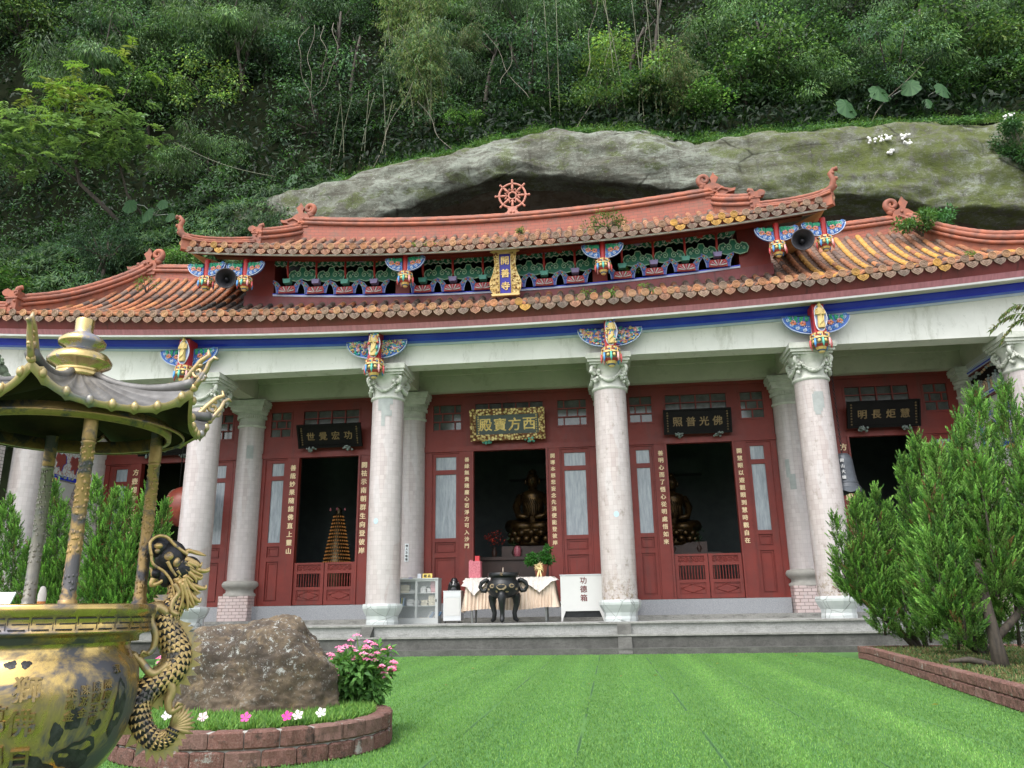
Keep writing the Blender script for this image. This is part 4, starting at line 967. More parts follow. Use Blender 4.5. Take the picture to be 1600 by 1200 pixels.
# ================================================================ things on the platform
# altar table and cloth
t = thing('offering_table', (.23, 1.0, ZP), 'folding table with grey metal legs standing under the beige cloth', 'table')
b = MB(); b.box(-.92, 1.38, .62, 1.4, 1.845, 1.88); b.build('tabletop', 'greymetal', t)
for x in (-.80, 1.19):
    for y in (.68, 1.34): b = MB(); b.tube([(x, y, ZP), (x, y, 1.85)], .025, 8); b.build('leg', 'greymetal', t)
m = NT('champagne_satin'); m.base(m.mix(m.ramp(m.noise(3, 4), .4, .6), (.60, .48, .38), (.50, .39, .30))); m.set(.45, 0, .5); MAT['satin'] = m.m
m = NT('white_lace'); m.base(m.mix(m.ramp(m.noise(40, 2), .4, .6), (.60, .55, .52), (.48, .43, .40))); m.set(.6); MAT['lace'] = m.m
def cloth(x0, x1, y0, y1, zt, zb, mat, name, label, cat, amp=.035, nf=34, zl=None, flare=.10, y2=None):
    b = MB(); vs = []; N = nf*6; rows = 9; P_ = []
    L = [(x0, y1), (x0, y0), (x1, y0), (x1, y1)]; per = [y1-y0, x1-x0, y1-y0]; tot = sum(per)
    for i in range(N+1):
        s_ = tot*i/N; k = 0
        while k < 2 and s_ > per[k]: s_ -= per[k]; k += 1
        a, c = Vector(L[k]), Vector(L[k+1]); p = a+(c-a)*(s_/per[k]); nn = Vector(((c-a).y, -(c-a).x)).normalized(); nn = Vector((nn.x*1, nn.y*1)); 
        if (p+nn-Vector(((x0+x1)/2, (y0+y1)/2))).length < (p-Vector(((x0+x1)/2, (y0+y1)/2))).length: nn = -nn
        P_.append((p, nn, i/N))
    for r in range(rows):
        f = r/(rows-1)
        for p, nn, u in P_:
            ph = u*nf*2*PI+1.7*math.sin(u*17); off = amp*(.15+f)*math.sin(ph)+flare*f*f+.014*math.sin(ph*2.7+f*3)
            bot = zb(u) if callable(zb) else zb; q = p+nn*(.02+off); vs.append((q.x, q.y, zt-(zt-bot)*f+.004*math.sin(ph)))
    M1 = N+1; b.mesh(vs, [(r*M1+i, r*M1+i+1, (r+1)*M1+i+1, (r+1)*M1+i) for r in range(rows-1) for i in range(N)], True)
    b.mesh([(x0-.02, y0-.02, zt+.002), (x1+.02, y0-.02, zt+.002), (x1+.02, y1, zt+.002), (x0-.02, y1, zt+.002)], [(0, 1, 2, 3)])
    o = b.build(name, mat); tag(o, label, cat); return o
cloth(-.94, 1.40, .60, 1.42, 1.893, lambda u: 1.10-.14*max(0, 1-abs(u-.16)/.2)+.05*math.sin(u*9)-.05*max(0, 1-abs(u-.85)/.12), 'satin', 'tablecloth', 'pleated beige satin cloth draped over the table before the middle door', 'tablecloth', .035, 40)
def lacebot(u): return 1.893-.06-.40*max(0, 1-abs(u-.27)/.09)-.34*max(0, 1-abs(u-.70)/.10)-.10*max(0, 1-abs(u-.5)/.2)
cloth(-.95, 1.41, .565, 1.43, 1.90, lacebot, 'lace', 'lace_runner', 'white lace runner hanging over the beige tablecloth', 'table runner', .02, 30, flare=.075)

# black tripod burner
t = thing('incense_burner', (.15, -.05, ZP), 'black iron tripod incense burner before the cloth-covered table', 'incense burner')
BX, BY = .16, -.10
b = MB(); b.at((BX, BY, 0)); b.lathe([(.05, 1.34), (.24, 1.37), (.36, 1.44), (.43, 1.54), (.445, 1.65), (.41, 1.75), (.35, 1.81), (.335, 1.85), (.34, 1.87), (.395, 1.885), (.405, 1.90), (.405, 1.985), (.37, 1.99), (.35, 1.9), (.05, 1.86)], 40); b.build('bowl', 'iron', t)
b = MB(); b.at((BX, BY, 0)); b.col((.22, .165, .095))
for a, rx, rz, zz in ((-PI/2, .13, .075, 1.62), (-PI/2-.62, .075, .055, 1.65), (-PI/2+.62, .075, .055, 1.65), (-PI/2-.32, .03, .03, 1.51), (-PI/2+.35, .05, .02, 1.50), (-PI/2-.95, .05, .03, 1.57), (-PI/2+1., .05, .03, 1.57)):
    n = 16; vs = []
    for q in range(n):
        zq = zz+rz*math.sin(q*2*PI/n)*(1+.15*math.sin(q*3)); rq = float(np.interp(zq, [1.37, 1.44, 1.54, 1.65, 1.75], [.24, .36, .43, .445, .41]))+.004; aq = a+rx/.43*math.cos(q*2*PI/n); vs.append((rq*math.cos(aq), rq*math.sin(aq), zq))
    b.mesh(vs, [tuple(range(n))])
b.build('medallion', 'matte', t)
text_mesh('emblem', '卍', .085, MAT['dimgold'], t, face_front(BX, BY-.407, 1.942), .003, .001)
for k in range(3):
    a = -PI/2+k*2*PI/3; c_, s_ = math.cos(a), math.sin(a); L_ = lambda r, z: (BX+r*c_, BY+r*s_, z)
    b = MB(); b.tube([L_(.30, 1.50), L_(.37, 1.38), L_(.36, 1.18), L_(.30, .98), L_(.32, .84), L_(.38, .79), L_(.36, .76)], [.12, .115, .08, .06, .06, .055, .03], 10)
    b.ball(L_(.34, 1.40), (.12, .12, .10)); b.build('leg', 'iron', t)
for s in (-1, 1):
    b = MB(); b.at((BX, BY, 0)); b.tube([(s*.38, 0, 1.78), (s*.48, 0, 1.80), (s*.58, 0, 1.74), (s*.62, 0, 1.64), (s*.56, 0, 1.54), (s*.48, 0, 1.53), (s*.44, 0, 1.60)], [.055, .06, .055, .05, .05, .055, .055], 9)
    for q in range(4): b.ball((s*(.45+.05*q), 0, 1.83-.03*q), .036, 6, 4)
    b.build('handle', 'iron', t)
b = MB(); b.col((.55, .45, .35)); b.tube([(BX-.01, BY, 1.90), (BX-.008, BY, 2.12)], .009, 5); o = b.build('incense_stick', 'matte'); tag(o, 'thin lit incense stick upright in the black tripod burner', 'incense')

# donation box
t = thing('donation_box', (2.17, .85, ZP), 'white metal donation box with a column of dark red characters', 'donation box')
b = MB(); b.box(1.60, 2.73, .60, 1.10, 1.0, 1.92); b.build('box', 'whitepanel', t)
b = MB(); b.box(1.585, 2.745, .585, 1.11, 1.921, 1.94); b.build('lid', 'steel', t)
b = MB()
for s, xa, xb in ((-1, 1.60, 1.72), (1, 2.73, 2.61)): b.prism([(xa, ZP), (xa, 1.0), (xb+(-.0), 1.0), (xa+(-s)*.015, ZP)], .605, .66); b.prism([(xa, ZP), (xa, 1.0), (xb, 1.0), (xa+(-s)*.015, ZP)], 1.04, 1.10)
b.build('leg', 'whitepanel', t)
b = MB(); b.box(1.64, 2.69, .68, 1.05, .84, .999); b.build('drawer_or_shade_fill', 'iron', t)  # black block stands in for the shade in the opening under the box
MAT['ink'] = simple('dark_red_ink', (.14, .03, .03), .6, 0, bump=0)
text_mesh('lettering', '功德箱', .19, 'ink', t, face_front(2.21, .597, 1.56), .002, .003, True, 1, .225)

# glass-fronted bookcase
t = thing('bookcase', (-2.3, 1.0, ZP), 'grey metal bookcase with sliding glass doors between the columns', 'bookcase')
b = MB(); x0, x1, y0, y1, z0, z1 = -2.98, -1.76, .8, 1.24, ZP, 1.90
b.box(x0, x0+.03, y0, y1, z0, z1); b.box(x1-.03, x1, y0, y1, z0, z1); b.box(x0, x1, y1, y1+.02, z0, z1); b.box(x0-.01, x1+.01, y0-.02, y1+.03, z1, z1+.035); b.box(x0+.03, x1-.03, y0, y1, z0, z0+.10)
b.build('case', 'greymetal', t)
for z in (1.19, 1.53): b = MB(); b.box(x0+.03, x1-.03, y0+.05, y1, z, z+.018); b.build('shelf', 'greymetal', t)
m = NT('cabinet_glass'); m.base((.6, .65, .66)); m.set(.05); m.b.inputs['Alpha'].default_value = .10; MAT['glass'] = m.m
for k, (xa, xb, yy) in enumerate(((x0+.03, (x0+x1)/2+.03, y0+.028), ((x0+x1)/2-.03, x1-.03, y0+.005))):
    b = MB(); frame(b, xa, xb, z0+.10, z1-.0, .05, yy, yy+.02); d_ = b.build('sliding_door', 'greymetal', t)
    b = MB(); b.box(xa+.05, xb-.05, yy+.008, yy+.012, z0+.15, z1-.05); b.build('glass_pane', 'glass', d_)
    b = MB(); b.box(xb-.04 if k else xa+.01+.0, xb-.01 if k else xa+.04, yy-.006, yy, 1.30, 1.37); b.build('door_pull', 'iron', d_)
def book(x, y, z, w_, d_, h, c, rot, label, nm='book_stack'):
    b = MB(); b.col(c); hh = h; b.at((x, y, z), (0, rot, 0))
    if nm == 'book_stack':
        k = 0; zz = 0
        while zz < h:
            th = random.uniform(.012, .03); v = random.uniform(.75, 1.1); b.col(tuple(q*v for q in c)); j = random.uniform(-.012, .012); b.box(-w_/2+j, w_/2+j, -d_/2, d_/2, zz, zz+th-.002); zz += th
    else: b.box(-w_/2, w_/2, -d_/2, d_/2, 0, h); b.col((.7, .7, .68)); b.box(-w_/2+.003, w_/2-.003, -d_/2+.002, d_/2-.004, h, h+.002)
    o = b.build(nm, 'matte'); tag(o, label, 'books' if nm == 'book_stack' else 'book', 'books and papers in the glass bookcase'); return o
CRM = (.55, .50, .38); LB = (.30, .42, .55); WHT = (.58, .58, .56)
for x, z, w_, h, c, lb in ((-2.72, 1.548, .24, .20, CRM, 'cream bundle of booklets on the top shelf, left door'), (-2.50, 1.548, .16, .08, WHT, 'low grey stack of papers on the top shelf beside the cream bundle'),
    (-2.20, 1.548, .14, .17, WHT, 'white stack of booklets on the top shelf just right of the middle'), (-2.04, 1.548, .12, .11, WHT, 'small white stack on the top shelf left of the pink boxes'), (-1.89, 1.548, .20, .28, (.55, .28, .30), 'pink boxes stacked on the top shelf at the right end'),
    (-2.56, 1.208, .17, .17, WHT, 'white stack of booklets on the middle shelf, left door'), (-2.40, 1.208, .14, .12, WHT, 'low white stack on the middle shelf at the centre post'), (-2.16, 1.208, .18, .12, CRM, 'low cream stack on the middle shelf, right door'), (-1.97, 1.208, .16, .26, CRM, 'tall cream tied bundle on the middle shelf, right door'), (-1.84, 1.208, .12, .22, CRM, 'cream bundle at the right end of the middle shelf')):
    book(x, 1.02, z, w_, .22, h, c, 0, lb)
for k in range(4): book(-2.90+.045*k, 1.02, 1.208, .022, .2, .22, [LB, (.12, .25, .45), (.45, .40, .12), LB][k], R_(-8+5*k), ['pale blue book at the left end of the middle shelf', 'dark blue book second on the middle shelf', 'olive yellow book standing on the middle shelf', 'pale blue book leaning beside the yellow one'][k], 'book')
for k in range(6): book(-2.10+.055*k, 1.02, .84, .02, .2, .24, [WHT, LB, (.25, .30, .36), WHT, LB, (.20, .35, .55)][k], R_(32), ['first leaning book on the bottom shelf, white', 'second leaning book on the bottom shelf, pale blue', 'grey leaning book on the bottom shelf', 'white leaning book right of the grey one', 'pale blue leaning book near the right end of the bottom shelf', 'last leaning book on the bottom shelf, deeper blue'][k], 'book')
MAT['yellow'] = simple('yellow_card', (.70, .52, .12), .6, 0, bump=0, var=.05); MAT['blackink'] = simple('black_ink', (.02, .02, .02), .6, 0, bump=0)
b = MB(); b.at((-2.10, .95, 1.937), (R_(-12), 0, 0)); b.box(-.135, .135, 0, .01, 0, .13); o = b.build('card_sign', 'yellow'); tag(o, 'small yellow card sign with two black characters on the bookcase', 'sign')
text_mesh('lettering', '樣品', .085, 'blackink', o, Matrix.Translation((-2.10, .94, 1.937)) @ Matrix.Rotation(R_(-12), 4, 'X') @ Matrix.Translation((0, -.002, .065)) @ Matrix.Rotation(PI/2, 4, 'X'), .001, .002, False, 1, .11)
b = MB(); b.col((.62, .64, .70)); b.box(-2.37, -2.27, .92, 1.04, 1.936, 2.06); o = b.build('tissue_box', 'matte'); tag(o, 'small white box beside the yellow card on the bookcase', 'box')
b = MB(); b.col((.6, .6, .62)); b.box(-2.78, -2.62, .90, 1.08, 1.936, 1.955); b.col((.22, .18, .42)); b.box(-2.62, -2.52, .92, 1.0, 1.936, 1.962); o = b.build('stationery_tray', 'matte'); tag(o, 'flat white tray with a purple box on the left end of the bookcase', 'tray')
for s, lb in ((-1, 'yellowed rolled paper on the bottom shelf, left door'), (1, 'long yellowed roll along the bottom shelf, right door')):
    b = MB(); b.col((.55, .50, .36)); b.tube([(-2.37+s*.32-.25, .90, .855), (-2.37+s*.32, .90, .86), (-2.37+s*.32+.2, .90, .85)], [.04, .03, .02], 8); o = b.build('paper_roll', 'matte'); tag(o, lb, 'paper roll')

# steel locker and the black pot on it
t = thing('steel_locker', (-1.37, .95, ZP), 'small stainless steel locker on castors beside the bookcase', 'cabinet')
b = MB(); b.box(-1.61, -1.13, .80, 1.25, .80, 1.56); b.box(-1.62, -1.12, .785, 1.26, 1.561, 1.585); b.build('body', 'steel', t)
b = MB(); b.box(-1.585, -1.155, .785, .799, .93, 1.40); b.build('door', 'whitepanel', t)
b = MB(); b.box(-1.585, -1.155, .788, .799, 1.42, 1.545); b.build('drawer_or_shade_fill', 'steel', t)
for x in (-1.56, -1.18): b = MB(); b.lathe([(.035, -.012), (.035, .012)], 10); up(b, Matrix.Translation((x, .83, ZP+.035)) @ Matrix.Rotation(PI/2, 4, 'Y')); b.build('castor', 'iron', t)
b = MB(); b.at((-1.35, 1.0, 0)); b.lathe([(.17, 1.586), (.18, 1.64), (.14, 1.67), (.16, 1.70), (.15, 1.76), (.10, 1.79), (.09, 1.88), (.07, 1.92), (.0, 1.93)], 20)
for k in range(6): a = k*PI/3; b.tube([(.17*math.cos(a), .17*math.sin(a), 1.60), (.15*math.cos(a), .15*math.sin(a), 1.74), (.10*math.cos(a), .10*math.sin(a), 1.84)], .016, 5)
MAT['blackgloss'] = simple('glossy_black', (.015, .015, .017), .12, .2, bump=0); o = b.build('tiered_pot', 'blackgloss'); tag(o, 'glossy black tiered pot standing on the steel locker', 'pot')

# red box and pot plant on the table
m = NT('red_lattice_plastic'); m.base(m.mix(m.ramp(m.vor(28), .2, .45), (.25, .03, .05), (.42, .12, .15))); m.set(.4); MAT['redplastic'] = m.m
b = MB(); b.box(-.90, -.58, .75, 1.05, 1.90, 2.36); b.box(-.88, -.80, .78, .84, 2.36, 2.39); o = b.build('plastic_box', 'redplastic'); tag(o, 'dark red lattice box standing on the left end of the altar table', 'box')
b = MB(); b.col((.45, .02, .03)); b.box(-.74, -.62, .82, .98, 2.361, 2.50); o = b.build('red_packet', 'paint'); tag(o, 'bright red packet standing on top of the lattice box', 'packet')
t = thing('pot_plant', (1.06, .9, 1.9), 'leafy green pot plant with a gold bow at the right end of the table', 'pot plant')
b = MB(); b.at((1.06, .9, 0)); b.lathe([(.13, 1.896), (.19, 2.2), (.2, 2.23), (.17, 2.235)], 18); b.build('pot', simple('red_foil', (.34, .10, .06), .35, .3, bump=.3), t)
b = MB(); b.at((1.04, .70, 2.15)); b.col((.62, .44, .28))
for k in range(14):
    a = 2*PI*k/14; rr = random.uniform(.09, .16); b.tube([(0, 0, 0), (rr*.6*math.cos(a), -.05, rr*.6*math.sin(a)+.02), (rr*math.cos(a), -.02, rr*math.sin(a)), (rr*.5*math.cos(a+.4), .0, rr*.5*math.sin(a+.4)), (0, 0, 0)], .016, 4)
for dx in (-.04, .05): b.tube([(0, 0, 0), (dx, -.10, -.22), (dx*1.5, -.13, -.45), (dx*2.5, -.14, -.62)], [.02, .03, .028, .015], 4)
b.build('bow', MAT['goldpaint'], t)
LEAFJOBS = [('foliage', t, (1.06, .9, 2.42), (.38, .32, .28), 1300, .085, (.028, .10, .018))]

# notice on the back column
MAT['paper'] = simple('white_notice_paper', (.68, .72, .74), .6, 0, var=.05, bump=0)
b = MB(); n = 4; vs = []
for i in range(n+1):
    a = -PI/2-.0+(-.07+.14*i/n)*1.9; vs += [(-3.1+.445*math.cos(a), 3+.445*math.sin(a), 2.50), (-3.1+.445*math.cos(a), 3+.445*math.sin(a), 3.03)]
b.mesh(vs, [(2*i, 2*i+2, 2*i+3, 2*i+1) for i in range(n)], True); o = b.build('notice', 'paper'); tag(o, 'narrow white paper notice with black characters on the column behind the bookcase', 'notice')
text_mesh('lettering', '傳人及植樹', .075, 'blackink', o, face_front(-3.1, 2.548, 2.765), .001, .0025, True, 1, .099)

# ================================================================ inside the hall
def buddha(x, y, z0, s, label, emi=False):
    t = thing('buddha_statue', (x, y, z0), label, 'statue', 'gilded statues inside the hall')
    b = MB(); b.at((x, y, z0), (0, 0, 0), (s, s, s))
    b.lathe([(.42, .36), (.40, .48), (.26, .60), (.24, .9), (.30, 1.12), (.27, 1.22), (.11, 1.28), (.09, 1.36)], 20, sq=lambda a: 1-.28*abs(math.sin(a)))
    for q in (-1, 1):
        b.tube([(q*.28, 0, 1.15), (q*.38, -.08, .88), (q*.30, -.28, .66), (q*.06, -.36, .62)], [.09, .09, .075, .05], 10)
        b.tube([(q*.16, 0, .48), (q*.50, -.18, .44), (q*.28, -.40, .42), (-q*.10, -.38, .42)], [.16, .15, .11, .08], 10)
        b.ball((q*.155, 0, 1.48), (.03, .04, .08), 8, 6)
    b.ball((0, -.01, 1.50), (.15, .165, .20), 16, 12); b.ball((0, -.17, 1.49), (.022, .03, .045), 8, 6); b.ball((0, .02, 1.68), (.10, .10, .09), 12, 8)
    for q in (-1, 1): b.ball((q*.055, -.145, 1.53), (.03, .02, .012), 8, 5)
    b.tube([(-.04, -.155, 1.40), (0, -.168, 1.395), (.04, -.155, 1.40)], .012, 5)
    for k in range(7): b.tube([(-.20+.05*k, -.19, 1.15-.02*k), (-.14+.05*k, -.22, .9), (-.05+.03*k, -.24, .66)], .012, 5)
    b.build('figure', 'oldgold', t)
    b = MB(); b.at((x, y, z0), (0, 0, 0), (s, s, s)); b.lathe([(.40, .0), (.46, .06), (.40, .14), (.44, .2), (.56, .30), (.55, .36), (.42, .37)], 20)
    for r in range(2):
        for k in range(14): a = 2*PI*(k+.5*r)/14; b.ball((.50*math.cos(a), .50*math.sin(a), .14+.13*r), (.10, .10, .09), 8, 5)
    b.build('lotus_seat', 'oldgold', t)
    return t
m = NT('dim_gilding'); f = m.noise(9, 5, .7); m.base(m.mix(m.ramp(f, .4, .62), (.085, .048, .014), (.02, .013, .007))); m.set(.35, .75); MAT['oldgold'] = m.m
buddha(.50, 5.2, 3.05, 1.45, 'gilded seated statue half visible through the middle doorway'); buddha(5.05, 5.2, 2.95, 1.35, 'gilded seated statue half visible through the doorway right of the middle one')
for x, lb in ((.4, 'dark stepped altar inside the middle doorway'), (5.1, 'dark stepped altar inside the doorway right of the middle one')):
    b = MB(); b.box(x-1.8, x+1.2, 4.55, 5.9, .86, 2.6); b.box(x-1.9, x+1.3, 4.45, 6.0, 2.6, 2.7); b.box(x-.9, x+.9, 4.7, 5.9, 2.7, 3.04)
    for k in range(6): b.box(x-1.7+k*.48, x-1.32+k*.48, 4.53, 4.55, 2.0, 2.45)
    o = b.build('altar', 'darkwood'); tag(o, lb, 'altar', 'altars inside the hall')
for x, z, c, lb in ((-.75, 2.72, (.45, .05, .03), 'red flower vase on the altar, left in the middle doorway'), (-.1, 2.72, (.05, .09, .04), 'dark leafy vase on the altar left of the statue'), (4.95, 2.72, (.40, .05, .04), 'red flower vase below the right statue'), (5.75, 2.72, (.03, .06, .03), 'dark leafy vase right of the right statue')):
    t = thing('flower_vase', (x, 4.75, z), lb, 'vase', 'vases on the altars'); b = MB(); b.at((x, 4.75, z)); b.lathe([(.06, 0), (.10, .12), (.05, .26), (.07, .3)], 12); b.build('vase', 'darkwood', t)
    LEAFJOBS.append(('flowers', t, (x, 4.75, z+.55), (.26, .15, .30), 160, .06, c))
b = MB(); b.at((.02, 4.6, 2.7)); b.lathe([(.08, 0), (.12, .08), (.12, .26), (.07, .32), (.09, .34)], 14); o = b.build('oil_lamp', 'redplastic'); tag(o, 'small red altar lamp below the middle statue', 'lamp')
t = thing('lamp_pagoda', (-6.05, 4.9, ZP), 'conical tower of tiny amber lamps inside the door left of the middle one', 'lamp tower')
b = MB(); b.at((-6.05, 4.9, 0)); b.lathe([(.5, ZP), (.5, 2.5)], 12); b.lathe([(.46, 2.5), (.14, 4.25), (.08, 4.3), (.12, 4.36), (.03, 4.5)], 16); b.build('cone', 'bronze', t)
m = NT('amber_lamps'); m.base((.22, .075, .025)); m.set(.22, .6); m.b.inputs['Emission Color'].default_value = (1, .45, .12, 1); m.b.inputs['Emission Strength'].default_value = .05; MAT['amber'] = m.m
b = MB(); b.at((-6.05, 4.9, 0))
for r in range(15):
    z = 2.56+r*.115; rr = .47-.32*(r/15); n = int(rr*2*PI/.075)
    for k in range(n):
        a = 2*PI*k/n
        if math.sin(a) < .35: b.ball((rr*math.cos(a), rr*math.sin(a), z), (.022, .022, .030), 6, 4)
b.build('lamps', 'amber', t)
for k, a in enumerate((0, .9, -.9)): 
    b = MB(); b.at((-6.05+.32*math.sin(a), 4.9-.2*math.cos(a), 4.36)); b.lathe([(.02, 0), (.035, .05), (.0, .12)], 8); b.build('finial_lamp', 'redplastic', t)

# ================================================================ side walls of the veranda
m = NT('crackle_tile_panel'); v = m.vor(7, m.coord(), 'DISTANCE_TO_EDGE'); m.base(m.mix(m.ramp(v, .02, .045, 1, 0), (.56, .60, .60), (.34, .06, .05))); m.set(.4); MAT['crackle'] = m.m
m = NT('grey_wall_tile'); m2 = tiles('grey_pink_wall_tile', .235, .10, (.47, .42, .41), (.40, .36, .35), (.13, .10, .10), .5, .010, .3); MAT['greybrick'] = m2
def sidewall(s):
    X = s*13.84; inn = X-s*.17
    b = MB(); xa, xb = sorted((X-s*.15, X+s*.15))
    # wall around an arched niche
    cy, r, zs = 1.5, .62, 3.95; N = 14
    arc = [(cy+r*math.cos(PI*k/N), zs+r*math.sin(PI*k/N)) for k in range(N+1)]
    xi = X-s*.15
    def quad(pts):
        b.mesh([(xi, p[0], p[1]) for p in pts], [tuple(range(len(pts)))], False, [[(p[0], p[1]) for p in pts]])
    quad([(.3, ZP), (cy-r, ZP), (cy-r, zs), (.3, zs)]); quad([(cy+r, ZP), (2.7, ZP), (2.7, zs), (cy+r, zs)])
    for k in range(N):
        a, c = arc[k], arc[k+1]; quad([a, (a[0], 5.1), (c[0], 5.1), c]) 
    quad([(.3, zs), (cy-r, zs), (cy-r, 5.1), (.3, 5.1)]); quad([(cy+r, zs), (2.7, zs), (2.7, 5.1), (cy+r, 5.1)])
    wl = b.build('side_wall', 'greybrick', T)
    b = MB(); q0, q1 = sorted((X+s*.05, X+s*.2)); b.box(q0, q1, .3, 2.7, ZP, 8.5, uv=True); b.build('niche_back', 'greybrick', wl)
    b = MB(); pts = [(cy+(r+.14)*math.cos(PI*k/N), zs+(r+.14)*math.sin(PI*k/N)) for k in range(N+1)]
    for k in range(N):
        a0, a1, c0, c1 = arc[k], arc[k+1], pts[k], pts[k+1]; x2 = xi-s*.04
        b.mesh([(x2, *a0), (x2, *a1), (x2, *c1), (x2, *c0), (xi+s*.2, *a0), (xi+s*.2, *a1)], [(0, 1, 2, 3), (0, 4, 5, 1)], False, [[(k*.16, 0), (k*.16+.16, 0), (k*.16+.16, .095), (k*.16, .095)]]*2)
    b.build('arch_band', 'pinkbrick', wl)
    def slab(name, y0, y1, z0, z1, mat, th=.05, off=0.):
        q = MB(); a, c = sorted((xi-s*off, xi-s*(off+th))); q.box(a, c, y0, y1, z0, z1, uv=True); return q.build(name, mat, wl)
    q = MB(); q.mesh([(xi-s*.08, cy-.16, 4.50), (xi-s*.08, cy+.16, 4.50), (xi-s*.08, cy+.36, 5.05), (xi-s*.08, cy-.36, 5.05), (xi, cy-.16, 4.50), (xi, cy+.16, 4.50), (xi, cy+.36, 5.05), (xi, cy-.36, 5.05)], [(0, 1, 2, 3), (0, 3, 7, 4), (1, 5, 6, 2), (0, 4, 5, 1), (3, 2, 6, 7)]); q.build('keystone', 'whitepanel', wl)
    slab('wall_face', .3, 2.7, 5.1, 8.5, 'capital', .0 + .02)
    slab('panel_border', .55, 2.45, 5.12, 6.18, 'blue', .03, .02); slab('panel_field', .63, 2.37, 5.24, 6.06, 'crackle', .012, .051); slab('teal_strip', 2.24, 2.36, 5.24, 6.06, simple('teal_glaze', (.12, .42, .42), .3, 0), .02, .052)
    q = MB(); q.col((.28, .32, .30))
    for k in range(60): yy = random.uniform(.6, 2.4); zz = random.choice([5.20, 6.10]); q.ball((xi-s*.075, yy, zz+random.uniform(-.03, .03)), random.uniform(.02, .045), 5, 4)
    q.build('relief_border', 'matte', wl)
    for cy_ in (1.05, 1.72):
        q = MB()
        for k, (dy, c) in enumerate(((.07*s, (.03, .03, .38)), (0, (.26, .06, .05)))):
            q.col(c); q.M = Matrix.Identity(4)
            ol = [(-.20, .20), (-.08, .26), (.02, .18), (.16, .24), (.22, .05), (.12, -.05), (.16, -.20), (.02, -.14), (-.06, -.30), (-.12, -.10), (-.24, -.02)]
            xx = xi-s*(.075+.025*k); vs = [(xx, cy_+dy*-1+p*(1 if s > 0 else -1), 5.65+z) for p, z in ol] + [(xi-s*.05, cy_-dy+p*(1 if s > 0 else -1), 5.65+z) for p, z in ol]; n = len(ol)
            q.mesh(vs, [tuple(range(n)), tuple(range(2*n-1, n-1, -1))]+[(i, n+i, n+(i+1) % n, (i+1) % n) for i in range(n)])
        q.build('ceramic_figure', 'paint', wl)
    for yy in (.85, 2.15):
        q = MB(); q.col((.55, .28, .08))
        for k in range(12): q.ball((xi-s*random.uniform(.04, .12), yy+random.uniform(-.12, .12), 5.02+random.uniform(-.06, .06)), random.uniform(.03, .06), 6, 4)
        q.build('corner_rosette', 'paint', wl)
    # carved frieze high on the wall
    slab('frieze_back', .5, 2.5, 6.72, 7.45, 'black', .02, .02)
    for z0, z1 in ((6.60, 6.72), (7.45, 7.60)): slab('frieze_band', .45, 2.55, z0, z1, 'bluepale', .09, .02); slab('frieze_line', .45, 2.55, z0+.03, z0+.06, 'blue', .02, .11); slab('frieze_line', .45, 2.55, z0-.04, z0-.005, 'darkred', .08, .02)
    q = MB()
    for k in range(13):
        yy = .62+k*.145; q.col(random.choice([(.35, .38, .36), (.42, .42, .38), (.25, .30, .30), (.45, .30, .2)])); h = random.uniform(.22, .45)
        q.lathe([(.055, 6.73), (.045, 6.73+h*.6), (.06, 6.73+h*.7), (.02, 6.73+h*.8)], 7, cx=xi-s*.08, cy=yy); q.ball((xi-s*.08, yy, 6.73+h*.9), .035, 6, 5)
        q.ball((xi-s*.06, yy+.06, 7.36+random.uniform(-.05, .03)), random.uniform(.04, .08), 6, 4); q.tube([(xi-s*.1, yy-.03, 6.9), (xi-s*.12, yy+.09, 6.98)], .014, 4)
    q.build('frieze_figures', 'matte', wl)
    slab('cornice_board', .4, 2.6, 7.6, 7.74, 'whitepanel', .14, .02)
sidewall(-1); sidewall(1)
# brick pier with stone lion at the left edge
t = thing('brick_pier', (-14.75, -1.0, 0), 'tall grey-pink brick pier at the left edge of the courtyard', 'pier')
b = MB(); b.box(-15.6, -14.25, -1.3, -.5, 0, 7.45, uv=True); b.build('shaft', 'greybrick', t); b = MB(); b.box(-15.7, -14.15, -1.4, -.4, 7.45, 7.6); b.box(-15.8, -14.05, -1.5, -.3, 7.6, 7.72); b.build('cap', 'capital', t)
t = thing('stone_lion', (-14.5, -1.0, 7.72), 'mossy green-grey stone lion crouching on top of the brick pier', 'statue')
b = MB(); b.at((-14.45, -1.0, 7.72)); b.ball((0, 0, .25), (.22, .30, .24), 14, 9); b.ball((-.02, -.22, .50), (.20, .19, .19), 14, 9); b.ball((-.02, -.40, .46), (.11, .09, .08))
for k in range(22): a = random.uniform(0, 2*PI); b.ball((-.02+.19*math.cos(a), -.18+random.uniform(-.05, .1), .50+.18*math.sin(a)), .055, 6, 4)
for q in (-1, 1): b.tube([(q*.14, -.22, .30), (q*.16, -.32, .12), (q*.16, -.38, .03)], [.08, .06, .07], 8); b.ball((q*.16, .12, .12), (.11, .17, .13)); b.ball((q*.08, -.38, .56), .03)
MAT['lionstone'] = simple('mossy_stone', (.20, .25, .17), .8, 0, var=.5, sc_=7, bump=.4); b.build('body', 'lionstone', t); b = MB(); b.ball((-14.65, -1.42, 7.84), .12, 12, 8); b.build('ball', 'whitepanel', t)
